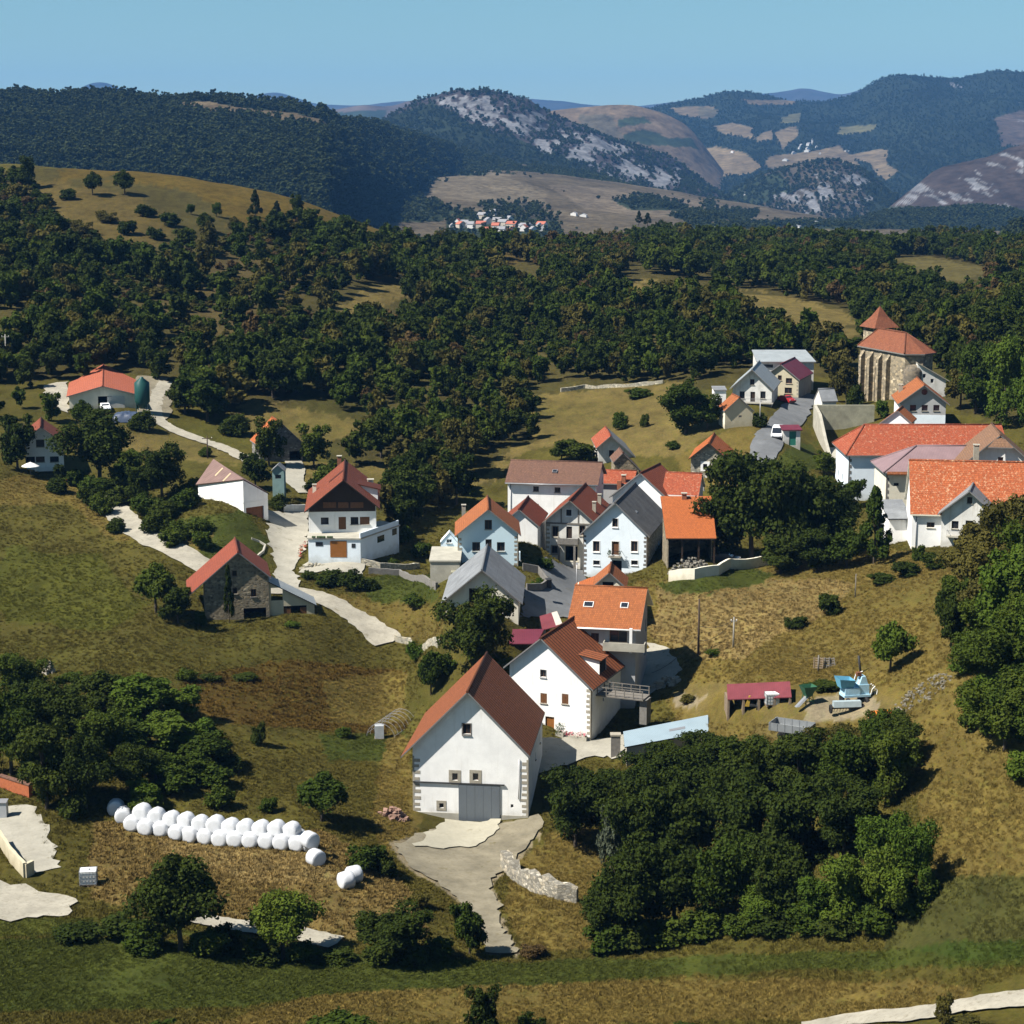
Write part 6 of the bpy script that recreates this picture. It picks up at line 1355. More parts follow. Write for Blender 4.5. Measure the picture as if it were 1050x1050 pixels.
# red sheets on the ground, with a caged tank beside
a_, b_ = unproj(746, 717, 208.8), unproj(812, 714.5, 203.4); o = Vector(a_); v1 = Vector(b_) - o
SQ = lambda s_, t_, e: (v1.x * s_ + .3 * t_, v1.y * s_ + 3.6 * t_, v1.z * s_ + .75 * t_ + e)
t = empty('sheet_stack', o, 0, 'long stack of faded red roof sheets lying in the farmyard', 'roof sheets'); mb = MB(); NS = 8
for k in range(NS):
    f0, f1 = k / NS, (k + 1) / NS - .004; L1 = v1.length
    mb.poly([SQ(f0, 0, 0), SQ(f1, 0, 0), SQ(f1, 1, 0), SQ(f0, 1, 0)], 0, [(L1 * f0, 0), (L1 * f1, 0), (L1 * f1, 3.7), (L1 * f0, 3.7)]); mb.poly([SQ(f0, 0, -.1), SQ(f0, 1, -.1), SQ(f1, 1, -.1), SQ(f1, 0, -.1)], 0); mb.poly([SQ(f0, 0, 0), SQ(f0, 0, -.1), SQ(f1, 0, -.1), SQ(f1, 0, 0)], 0)
bmesh.ops.remove_doubles(mb.bm, verts=mb.bm.verts, dist=.06); mb.build('sheets', [R_PINK], t, fix=False)
for k in range(5):
    mb = MB(); q = SQ(k / 4 * .96 + .02, .0, 0); mb.box(q[0] - .12, q[0] + .12, q[1] + .1, q[1] + 3.3, q[2] - 2.6, q[2] - .12); mb.build('bearer', [PAL], t)
p = at_px(790, 718); p.y -= 1.2; p.z = gz(p.x, p.y); ibc(p, 4, 'caged white tank in front of the faded red roof sheets').scale = (1.25,) * 3
# tipping trailer
WHEEL = plain('tyre rubber', (.018, .018, .018), .8, .2, 4); TRAIL = plain('grey trailer boards', (.17, .18, .185), .6, .2, 2); TRIN = plain('bright trailer floor', (.40, .42, .43), .5, .1, 2)
def wheel(parent, x, y, z, r, w):
    mb = MB(); mb.lathe([(r * .55, -w / 2), (r * .92, -w / 2), (r, -w * .3), (r, w * .3), (r * .92, w / 2), (r * .55, w / 2), (r * .55, -w / 2)], 18, 0, 'X', (x, y, z)); o = mb.build('wheel', [WHEEL], parent)
    mb = MB(); mb.lathe([(0, -w * .3), (r * .56, -w * .3), (r * .56, w * .3), (0, w * .3)], 14, 0, 'X', (x, y, z)); mb.build('rim', [GUTTER], o); return o
p = at_px(812, 757); t = empty('farm_trailer', p, R(-28), 'grey farm trailer with boarded sides parked above the thicket', 'trailer')
L, W = 4.3, 2.2; mb = MB(); mb.box(-L / 2, L / 2, -W / 2, W / 2, .95, 1.05); mb.build('bed', [TRIN], t)
for nm, bx in (('side_board', (-L / 2, L / 2, -W / 2 - .06, -W / 2)), ('side_board', (-L / 2, L / 2, W / 2, W / 2 + .06)), ('tail_board', (-L / 2 - .06, -L / 2, -W / 2, W / 2)), ('head_board', (L / 2, L / 2 + .06, -W / 2, W / 2))):
    mb = MB(); mb.box(*bx, .9, 1.75)
    for k in range(6):
        if nm == 'side_board': x = bx[0] + (bx[1] - bx[0]) * (k + .02) / 5.2; mb.box(x, x + .07, bx[2] - .04, bx[3] + .04, .88, 1.77)
        elif k < 3: y = bx[2] + (bx[3] - bx[2]) * k / 2.2; mb.box(bx[0] - .04, bx[1] + .04, y, y + .07, .88, 1.77)
    mb.build(nm, [TRAIL], t)
mb = MB(); mb.box(-L / 2, L / 2, -.45, -.3, .72, .94); mb.box(-L / 2, L / 2, .3, .45, .72, .94); mb.box(-.9, -.7, -1, 1, .45, .6); mb.box(.3, .5, -1, 1, .45, .6); mb.tube([(L / 2, -.3, .8), (L / 2 + 1.4, 0, .55), (L / 2, .3, .8)], .05); mb.build('chassis', [IRON], t)
for x in (-.8, .4):
    for y in (-1.0, 1.0):
        w_ = wheel(t, 0, 0, 0, .48, .3); w_.location = (x, y, .48); w_.rotation_euler.z = math.pi / 2
# green machine with chute
GRN = plain('machine green', (.03, .10, .055), .5, .25, 3); BLU = plain('machine blue', (.12, .34, .48), .5, .25, 3); BLUL = plain('pale machine blue', (.36, .55, .66), .5, .2, 3); ORG = plain('machine orange', (.62, .17, .02), .5, .25, 3); YEL = plain('dull yellow paint', (.34, .22, .03), .6, .3, 3)
p = at_px(828, 722); t = empty('hopper_elevator', p, R(20), 'green hopper with slanting elevator chute standing in the farmyard', 'farm machine')
mb = MB(); bm_ = mb
for (x0, x1, y0, y1, z0, z1, X0, X1, Y0, Y1) in ((-.3, .3, -.3, .3, .9, 2.1, -.8, .8, -.7, .7),):
    lo = [(x0, y0, z0), (x1, y0, z0), (x1, y1, z0), (x0, y1, z0)]; hi = [(X0, Y0, z1), (X1, Y0, z1), (X1, Y1, z1), (X0, Y1, z1)]
    for k in range(4): mb.poly([lo[k], lo[(k + 1) % 4], hi[(k + 1) % 4], hi[k]])
    mb.poly(lo[::-1])
mb.build('hopper', [GRN], t, fix=False); mb = MB(); mb.prism([(-.2, -.2, 1.0), (.2, -.2, 1.0), (.2, .2, 1.0), (-.2, .2, 1.0)], (-1.9, -1.1, -.8)); mb.build('chute', [CAGE], t); mb = MB()
for sx, sy in ((-.5, -.5), (.5, -.5), (.5, .5), (-.5, .5)): mb.tube([(sx, sy, -.1), (sx * .7, sy * .7, 1.5)], .05, 5)
mb.tube([(-.5, -.5, .5), (.5, -.5, .5), (.5, .5, .5), (-.5, .5, .5), (-.5, -.5, .5)], .04, 5); mb.build('stand', [GRN], t)
p = at_px(772, 727); t = empty('mower', p, R(-10), 'small old yellow mower with dark wheel lying near the red sheets', 'farm machine'); mb = MB(); mb.prism([(-.9, -.15, .3), (-.5, -.15, 1.5), (-.3, -.15, 1.5), (-.4, -.15, .3)], (0, .35, 0)); mb.build('upright', [YEL], t); mb = MB(); mb.box(-.4, 1.5, -.2, .3, .35, .6); mb.tube([(.2, 0, .5), (1.6, -.5, .2)], .07); mb.build('frame', [IRON], t); wheel(t, .5, -.35, .45, .45, .2); wheel(t, 1.1, .45, .4, .4, .2)
# blue baler-like machine
p = at_px(877, 722); t = empty('blue_harvester', p, R(12), 'pale blue farm machine with hopper and hoops beside the thicket', 'farm machine')
mb = MB(); mb.box(-1.6, 1.4, -.8, .8, 1.0, 1.25); mb.box(-1.5, .2, -.75, .75, 1.25, 2.0); bmesh.ops.bevel(mb.bm, geom=list(mb.bm.edges), offset=.05, segments=1, affect='EDGES'); mb.build('body', [BLUL], t)
mb = MB(); lo = [(-1.9, -.6, 2.0), (-.5, -.6, 2.0), (-.5, .6, 2.0), (-1.9, .6, 2.0)]; hi = [(-2.2, -.9, 3.1), (-.4, -.9, 2.9), (-.4, .9, 2.9), (-2.2, .9, 3.1)]
for k in range(4): mb.poly([lo[k], lo[(k + 1) % 4], hi[(k + 1) % 4], hi[k]])
mb.poly(lo); mb.build('hopper', [BLU], t, fix=False)
mb = MB(); mb.box(.1, 1.3, -.6, .6, 1.26, 2.3); mb.prism([(.2, -.5, 2.3), (1.2, -.5, 2.3), (.9, -.5, 3.2), (.5, -.5, 3.2)], (0, 1.0, 0)); mb.build('housing', [BLUL], t); mb = MB()
for y in (-.7, -.2, .3): mb.tube([(1.4, y, 1.0), (1.6, y, 1.8), (1.9, y, 2.1), (2.2, y, 1.6), (2.1, y, .9)], .05, 5)
mb.tube([(-.3, .3, 2.0), (.1, .3, 3.4), (.8, .2, 3.6)], .06, 5, 0); mb.build('hoops', [FRAME_W], t); mb = MB(); mb.box(.0, .5, -.3, .2, 3.2, 3.6); mb.build('engine', [RUST], t)
wheel(t, -1.2, -.95, .5, .5, .3); wheel(t, -1.2, .95, .5, .5, .3); wheel(t, .9, -.95, .5, .5, .3); wheel(t, .9, .95, .5, .5, .3)
p = at_px(868, 731); t = empty('seed_drill', p, R(6), 'low pale grey blue seed drill in front of the blue machine', 'farm machine'); mb = MB(); mb.prism([(-1.5, -.45, .75), (-1.5, .45, .75), (-1.5, .3, 1.35), (-1.5, -.3, 1.35)], (3, 0, 0)); mb.build('seed_box', [plain('faded grey blue', (.30, .36, .38), .5, .2)], t); mb = MB(); mb.box(-1.6, 1.6, -.1, .1, .5, .62)
for k in range(9): x = -1.3 + 2.6 * k / 8; mb.tube([(x, 0, .6), (x, .4, .05)], .03, 5)
mb.build('coulters', [IRON], t); wheel(t, -1.75, 0, .5, .5, .2); wheel(t, 1.75, 0, .5, .5, .2)
p = at_px(905, 741); t = empty('hay_rake', p, R(15), 'bright orange hay rake with curved tines at the edge of the thicket', 'farm machine'); mb = MB(); mb.box(-1.2, 1.2, -.06, .06, .85, 1.0); mb.tube([(0, 0, .9), (0, -1.6, .6)], .06); mb.build('beam', [ORG], t); mb = MB()
for k in range(11): x = -1.1 + 2.2 * k / 10; mb.tube([(x, 0, .95), (x, .5, 1.2), (x, .9, .9), (x, .95, .3), (x, .7, .02)], .05, 4)
mb.build('tines', [ORG], t); wheel(t, -1.3, 0, .45, .45, .18); wheel(t, 1.3, 0, .45, .45, .18)
p = at_px(845, 686); t = empty('pallet_stack', p, R(-8), 'old timber pallets leaning together on the dry slope', 'pallets')
for k in range(3):
    mb = MB()
    for i in range(5): mb.box(-.6, .6, -.05 + .06, .07, .05 + i * .27, .2 + i * .27)
    for x in (-.55, 0, .5): mb.box(x, x + .08, -.06, .05, .03, 1.35)
    o_ = mb.build('pallet', [WOOD_G if k else PAL], t); o_.location = (k * .75 - .7, .12 * k, .0); o_.rotation_euler = (R(-12 - 8 * k), 0, R(14 * k - 10))
p = at_px(839, 688); mb = MB(); mb.tube([(0, 0, -.4), (0, 0, 1.9)], .09, 6); tag(mb.build('post', [WOOD_G], None, p), 'pale grey post standing left of the leaning pallets', 'post')
p = at_px(883, 690); mb = MB(); mb.tube([(0, 0, -.4), (-.35, 0, 2.0)], .13, 6); tag(mb.build('post', [IRON], None, p), 'thick dark leaning post on the slope above the blue machine', 'post')
# van and cars
PAINTW = plain('white car paint', (.75, .76, .77), .25, .03, 1, b_=0, spec=.5); PAINTS = plain('silver car paint', (.45, .47, .50), .25, .05, 1, .3, b_=0); LAMP = plain('lamp glass', (.6, .6, .62), .1, .05, 2, b_=0, spec=.6); TAIL = plain('tail lamp', (.35, .02, .02), .2, .05, 2, b_=0); PAINTD = plain('dark car paint', (.03, .035, .045), .25, .05, 1, b_=0, spec=.5)
def vehicle(name, p, yaw, prof, half, paint, label, cat, glass, wheels=((-1.3), (1.3)), wr=.33, win=True):
    """prof: side outline (y, z), front at -y; half: half width; glass: list of (y0,z0,y1,z1) side panes"""
    t = empty(name, p, yaw, label, cat); mb = MB(); n = len(prof); rings = []
    for x, k in ((-half, .93), (-half * .97, 1), (half * .97, 1), (half, .93)):
        cy, cz = 0, .7; rings.append([mb.bm.verts.new((x if z < 1.05 else x * (1 - .12 * (z - 1.05)), cy + (y - cy) * (.985 + .015 * k), cz + (z - cz) * k)) for y, z in prof])
    for A, B in zip(rings, rings[1:]):
        for i in range(n): f = mb.bm.faces.new([A[i], A[(i + 1) % n], B[(i + 1) % n], B[i]])
    mb.bm.faces.new(rings[0]); mb.bm.faces.new(rings[-1][::-1]); mb.build('body', [paint], t)
    for y0, z0, y1, z1 in glass:
        for sx in (-1, 1):
            mb = MB(); x = sx * (half * .955 + .012); mb.poly([(x, y0, z0), (x, y1, z0), (x * .94, y1 - .05, z1), (x * .94, y0 + .12, z1)]); mb.build('side_window', [GLASS], t)
    zs = [z for y, z in prof]; ys = [y for y, z in prof]; top_ = max(zs)
    def front_at(z): # outline y at the front for height z
        best = None
        for i in range(n):
            (a, b), (c, d) = prof[i], prof[(i + 1) % n]
            if (b - z) * (d - z) <= 0 and b != d: y = a + (c - a) * (z - b) / (d - b); best = y if best is None else min(best, y)
        return best
    def back_at(z):
        best = None
        for i in range(n):
            (a, b), (c, d) = prof[i], prof[(i + 1) % n]
            if (b - z) * (d - z) <= 0 and b != d: y = a + (c - a) * (z - b) / (d - b); best = y if best is None else max(best, y)
        return best
    za, zb = 1.12, top_ - .12
    for nm, fn, o_ in (('windscreen', front_at, -.02), ('rear_window', back_at, .02)):
        mb = MB(); w = half * .84; mb.poly([(-w, fn(za) + o_, za), (w, fn(za) + o_, za), (w * .93, fn(zb) + o_, zb), (-w * .93, fn(zb) + o_, zb)]); mb.build(nm, [GLASS], t)
    for sx in (-1, 1):
        mb = MB(); y = front_at(.75); mb.box(sx * half * .7 - .14, sx * half * .7 + .14, y - .02, y + .1, .66, .84); mb.build('headlight', [LAMP], t)
        mb = MB(); y = back_at(.85); mb.box(sx * half * .82 - .08, sx * half * .82 + .08, y - .1, y + .02, .75, 1.05); mb.build('tail_light', [TAIL], t)
    for y in wheels:
        for sx in (-1, 1): wheel(t, sx * (half - .1), y, wr, wr, .22)
    mb = MB(); y = front_at(.5); mb.box(-half * .9, half * .9, y - .04, y + .05, .36, .56); mb.build('bumper', [IRON], t); return t
vanp = [(-2.35, .35), (-2.4, .75), (-2.25, 1.05), (-1.75, 1.2), (-1.1, 2.0), (-.8, 2.12), (2.2, 2.12), (2.4, 1.95), (2.45, .35)]
vehicle('van', at_px(797, 449), R(-12), vanp, .98, PAINTW, 'white van parked on the grey road beside the small kiosk', 'van', [(-1.2, 1.2, -.35, 1.8), (-.25, 1.2, .9, 1.8)], (-1.5, 1.5), .34)
carp = [(-1.95, .3), (-2.0, .65), (-1.85, .88), (-.95, 1.0), (-.35, 1.42), (.1, 1.5), (1.0, 1.45), (1.65, 1.02), (1.98, .95), (2.0, .32)]
vehicle('car', at_px(78, 495), R(165), carp, .86, PAINTS, 'silver car half hidden by shrubs below the big dark oak', 'car', [(-.55, .98, .2, 1.36), (.25, .98, 1.0, 1.36)], (-1.25, 1.25), .31)
vehicle('car', at_px(806.5, 413), R(30), carp, .86, plain('red car paint', (.30, .02, .02), .25, .05, 1, b_=0, spec=.5), 'red car parked at the corner of the tan house', 'car', [(-.55, .98, .2, 1.36), (.25, .98, 1.0, 1.36)], (-1.25, 1.25), .31)
vehicle('car', at_px(745, 577), R(75), carp, .86, PAINTD, 'dark car beside the rubble heaps in front of the central trees', 'car', [(-.55, .98, .2, 1.36), (.25, .98, 1.0, 1.36)], (-1.25, 1.25), .31)
vehicle('car', at_px(108, 421), R(20), carp, .86, PAINTW, 'white car in the doorway of the salmon-roofed farm barn', 'car', [(-.55, .98, .2, 1.36), (.25, .98, 1.0, 1.36)], (-1.25, 1.25), .31)
# silo, tarpaulin, greenhouse hoops
p = at_px(146.5, 424); t = empty('silo', p, 0, 'tall dark green feed silo beside the salmon-roofed farm barn', 'silo'); SIL = plain('silo green', (.016, .065, .058), .4, .1, 1); mb = MB(); mb.lathe([(.5, 1.0), (1.5, 2.4), (1.5, 6.2), (.35, 7.1), (.35, 7.3), (0, 7.35)], 20); mb.build('tank', [SIL], t); mb = MB()
for k in range(4): a = math.pi / 4 + k * math.pi / 2; mb.tube([(1.45 * math.cos(a), 1.45 * math.sin(a), -.5), (1.45 * math.cos(a), 1.45 * math.sin(a), 2.6)], .08, 5)
mb.build('legs', [SIL], t)
p = at_px(133, 431); mb = MB(); TARP = plain('blue black tarpaulin', (.045, .065, .11), .45, .3, .6, b_=.8)
gxx, gyy = np.meshgrid(np.linspace(-3.6, 3.6, 40), np.linspace(-2.2, 2.2, 24)); hh = 1.9 * np.clip(1 - (np.abs(gxx) / 3.6) ** 6, 0, 1) * np.clip(1 - (np.abs(gyy) / 2.2) ** 4, 0, 1) * (.75 + .35 * fbm(gxx * 1.3 + 9, gyy * 1.3, 3, 77)) - .1
t = link('tarpaulin_heap', grid_mesh('tarpaulin_heap', gxx, gyy, hh), TARP, None, p); tag(t, 'blue-black tarpaulin over a heap in front of the farm barn', 'tarpaulin')
p = at_px(398, 752); t = empty('polytunnel_frame', p, R(-20), 'bare white hoops of a polytunnel beside the brown field', 'polytunnel')
for k in range(7):
    mb = MB(); mb.tube([(1.9 * math.cos(a), (k - 2) * 1.1, 1.9 * math.sin(a)) for a in np.linspace(0, math.pi, 15)], .03, 5); mb.build('hoop', [GUTTER], t)
mb = MB(); mb.tube([(0, -2.2, 1.9), (0, 4.4, 1.9)], .02, 5); mb.tube([(-1.85, -2.2, .5), (-1.85, 4.4, .5)], .03, 5); mb.tube([(1.85, -2.2, .5), (1.85, 4.4, .5)], .03, 5); mb.build('rail', [GUTTER], t)
p = at_px(389, 757); t = empty('water_tank', p, R(5), 'grey water tank at the front of the bare white hoops', 'tank'); mb = MB(); mb.box(-.55, .55, -.5, .5, .1, 1.7); bmesh.ops.bevel(mb.bm, geom=list(mb.bm.edges), offset=.07, segments=2, affect='EDGES'); mb.build('tank', [plain('grey tank plastic', (.36, .38, .39), .5, .2)], t); mb = MB(); mb.box(-.6, .6, -.55, .55, -.2, .1); mb.build('pallet', [PAL], t)
# poles and wires
POLE = plain('creosoted pole', (.06, .042, .03), .85, .3, 5); CPOLE = plain('concrete pole', (.24, .23, .20), .9, .2, 3)
def pole(u, v, vt, label, mat, arm=1, r=.14, cat='utility pole', light=False):
    p = at_px(u, v); hgt = (v - vt) / FPX * p.y * 1.04; t = empty('utility_pole' if not light else 'street_lamp', p, 0, label, cat); mb = MB(); mb.tube([(0, 0, -.6), (0, 0, hgt)], r, 8, 0, r * .65); mb.build('post', [mat], t)
    if arm and not light:
        mb = MB(); mb.box(-.8 * arm, .8 * arm, -.05, .05, hgt - .6, hgt - .48); c = mb.build('cross_arm', [mat], t)
        for x in (-.7, 0, .7): mb = MB(); mb.lathe([(.05, 0), (.07, .08), (.03, .2), (0, .22)], 8, 0, off=(x * arm, 0, hgt - .48)); mb.build('insulator', [FRAME_W], c)
    if light:
        mb = MB(); mb.tube([(0, 0, hgt - .1), (0, -.5, hgt + .25), (0, -1.0, hgt + .2)], .04, 5); c = mb.build('arm', [GUTTER], t); mb = MB(); mb.box(-.12, .12, -1.4, -.9, hgt + .12, hgt + .22); mb.build('lamp_head', [GUTTER], c)
    return p + Vector((0, 0, hgt))
pA = pole(716, 672, 613, 'tall dark wooden utility pole on the tan slope beside the grey lane', POLE, 0, .17)
pB = pole(752, 664, 632, 'shorter pale utility pole on the tan slope right of the tall one', CPOLE, .5)
pole(877, 612, 588, 'thin small pole with lamp on the crest of the dry slope', WOOD_G, 0, .09)
pole(213, 470, 447, 'wooden utility pole with cross-arm above the pinkish shed roof', POLE, 1.2)
pole(7, 379, 344, 'pale concrete utility pole at the far left edge', CPOLE, 1.0, .2)
pole(779, 438, 412, 'street lamp post at the road bend beside the tan shed', GUTTER, 1, .09, 'street lamp', True)
pole(591, 625, 577, 'thin grey street lamp in front of the old timbered house', GUTTER, 1, .07, 'street lamp', True)
def wire(a, b, sag, label):
    mb = MB(); mb.tube([a.lerp(b, t) - Vector((0, 0, sag * 4 * t * (1 - t))) - a for t in np.linspace(0, 1, 17)], .03, 4); tag(mb.build('power_cable', [IRON], None, a), label, 'cable')
wire(pA - Vector((0, 0, 3.6)), pB - Vector((0, 0, .4)), .5, 'slack cable strung between the two poles on the tan slope')
wire(pA - Vector((0, 0, 4.6)), Vector(unproj(668, 690, 236)), .8, 'thin cable running from the tall pole down to the orange-roofed house')
wire(pB - Vector((0, 0, .3)), pA - Vector((0, 0, 5.5)), .9, 'lower slack cable looping between the two slope poles')
# heaps, logs, foreground left
def heap(u, v, rx, ry, hgt, mat, label, n=60, size=.35, cat='rubble heap', name='rubble_heap'):
    p = at_px(u, v); mb = MB()
    for i in range(n):
        a, r_ = random.uniform(0, 6.3), math.sqrt(random.random()); x, y = rx * r_ * math.cos(a), ry * r_ * math.sin(a); z = hgt * (1 - r_ ** 2) * random.uniform(.2, 1); s = size * random.uniform(.5, 1.2)
        q = Matrix.Translation((x, y, z + gz(p.x + x, p.y + y) - p.z)) @ Matrix.Rotation(random.uniform(0, 3), 4, 'Z') @ Matrix.Rotation(random.uniform(-.6, .6), 4, 'X'); c = [q @ Vector((sx * s * .5 * random.uniform(.7, 1), sy * s * .4 * random.uniform(.7, 1), sz * s * .35)) for sz in (-1, 1) for sy in (-1, 1) for sx in (-1, 1)]
        for f in ((0, 2, 3, 1), (4, 5, 7, 6), (0, 1, 5, 4), (2, 6, 7, 3), (0, 4, 6, 2), (1, 3, 7, 5)): mb.poly([c[k] for k in f])
    o = mb.build(name, [mat], None, p); tag(o, label, cat, kind='stuff'); return o
heap(706, 582, 3.0, 1.6, 1.5, plain('rubble grey', (.19, .175, .145), .95, .4, 2), 'heap of pale rubble stones in front of the orange carport', 150, .45)
heap(404, 838, 1.6, 1.0, 1.1, plain('reddish stones', (.26, .16, .12), .9, .4, 2), 'heap of reddish stones and logs left of the white barn', 70, .5)
heap(683, 702, 1.8, 1.2, .8, ST_CUT, 'pale boulders beside the gangway bank', 30, .8)
heap(945, 712, 3.0, 3.2, .35, plain('scree stone', (.17, .155, .12), .95, .4, 2), 'scree of pale stones on the bank beside the blue machine', 130, .3)
heap(50, 690, .6, .5, 1.7, ST_CUT, 'small pale stone cairn at the edge of the thicket', 40, .5, 'cairn', 'stone_cairn')
heap(320, 582, 2.0, .7, .7, ST_PALE, 'pile of split firewood and stones beside the chalet garage', 60, .4)
p = at_px(16, 812); t = empty('cattle_ramp', p, R(-38), 'rusty orange brick parapet at the far left edge above the slab', 'parapet'); mb = MB(); mb.box(-2.6, 2.6, -.25, .25, -.8, 1.3); mb.build('parapet', [plain('orange brickwork', (.33, .10, .04), .9, .35, 4)], t); mb = MB(); mb.box(-2.7, 2.7, -.32, .32, 1.3, 1.42); mb.build('coping', [R_BROWN], t)
p = at_px(3, 838); t = empty('control_box', p, 0, 'small grey cabinet standing on the slab at the left edge', 'cabinet'); mb = MB(); mb.box(-.5, .5, -.4, .4, 0, 1.7); bmesh.ops.bevel(mb.bm, geom=list(mb.bm.edges), offset=.03, segments=1, affect='EDGES'); mb.build('cabinet', [plain('grey cabinet', (.34, .35, .36), .5, .1)], t); mb = MB(); mb.prism([(-.56, -.5, 1.7), (.56, -.5, 1.7), (.56, .45, 1.85), (-.56, .45, 1.85)], (0, 0, .05)); mb.build('lid', [GUTTER], t)
wall_line('low_wall', 'tan block wall of the pit beside the left slab', [(0, 866), (12, 885), (26, 900)], 1.5, .35, W_TAN, jag=.02)
wall_line('low_wall', 'second tan block wall closing the pit by the left slab', [(26, 900), (34, 896)], 1.4, .35, W_TAN, jag=.02)
p = at_px(31.7, 489); t = empty('parasol', p, 0, 'white parasol open on the terrace of the house by the big oak', 'parasol'); mb = MB(); mb.lathe([(1.55, 1.9), (.8, 2.3), (0, 2.6)], 10, 0, smooth=False); mb.build('canopy', [FRAME_W], t); mb = MB(); mb.tube([(0, 0, 0), (0, 0, 2.7)], .03, 6); mb.build('pole', [GUTTER], t)
# flower pots by the door of the white house
for u, v, m, lab, nm in ((588, 757, FLOWER, 'bed of red flowers against the wall of the white house', 'flower_bed'), (574, 754, LEAF_P, 'potted green shrub beside the brown house door', 'potted_shrub')):
    p = at_px(u, v); p.y -= .2; t = empty(nm, p, R(-20), lab, 'flowers' if m is FLOWER else 'potted plant'); wdt = 1.7 if m is FLOWER else .5; mb = MB(); mb.box(-wdt, wdt, -.25, .25, -.3, .4); mb.build('planter', [CONC], t); mb = MB()
    for i in range(160): c = Vector((random.uniform(-wdt, wdt), random.uniform(-.35, .35), random.uniform(.4, .85 if m is FLOWER else 1.5))); mb.poly([c + Vector([random.uniform(-.14, .14) for _ in range(3)]) for _ in range(3)], 0 if random.random() < .72 else 1)
    mb.build('flowers' if m is FLOWER else 'leaves', [m, LEAF_P], t, fix=False)
for u, v in ((308, 572), (309, 566), (313, 562)):
    p = at_px(u, v); t = empty('flower_pot', p, 0, {308: 'lowest flower pot on the chalet steps', 309: 'middle flower pot on the chalet steps', 313: 'uppermost flower pot on the chalet steps'}[u], 'flower pot'); mb = MB(); mb.lathe([(.2, 0), (.3, .5), (.27, .5), (0, .45)], 10); mb.build('pot', [R_BRICK], t); mb = MB()
    for i in range(50): c = Vector((random.gauss(0, .22), random.gauss(0, .22), random.uniform(.5, 1.1))); mb.poly([c + Vector([random.uniform(-.13, .13) for _ in range(3)]) for _ in range(3)], i % 2)
    mb.build('plant', [LEAF_P, FLOWER], t, fix=False)
p = at_px(562.5, 603); t = empty('waste_bin', p, R(15), 'black waste bin at the wall corner beside the street', 'bin'); mb = MB(); mb.box(-.35, .35, -.4, .4, .1, 1.25); mb.build('body', [IRON], t); mb = MB(); mb.prism([(-.4, -.45, 1.25), (.4, -.45, 1.25), (.4, .45, 1.35), (-.4, .45, 1.35)], (0, 0, .06)); mb.build('lid', [IRON], t)
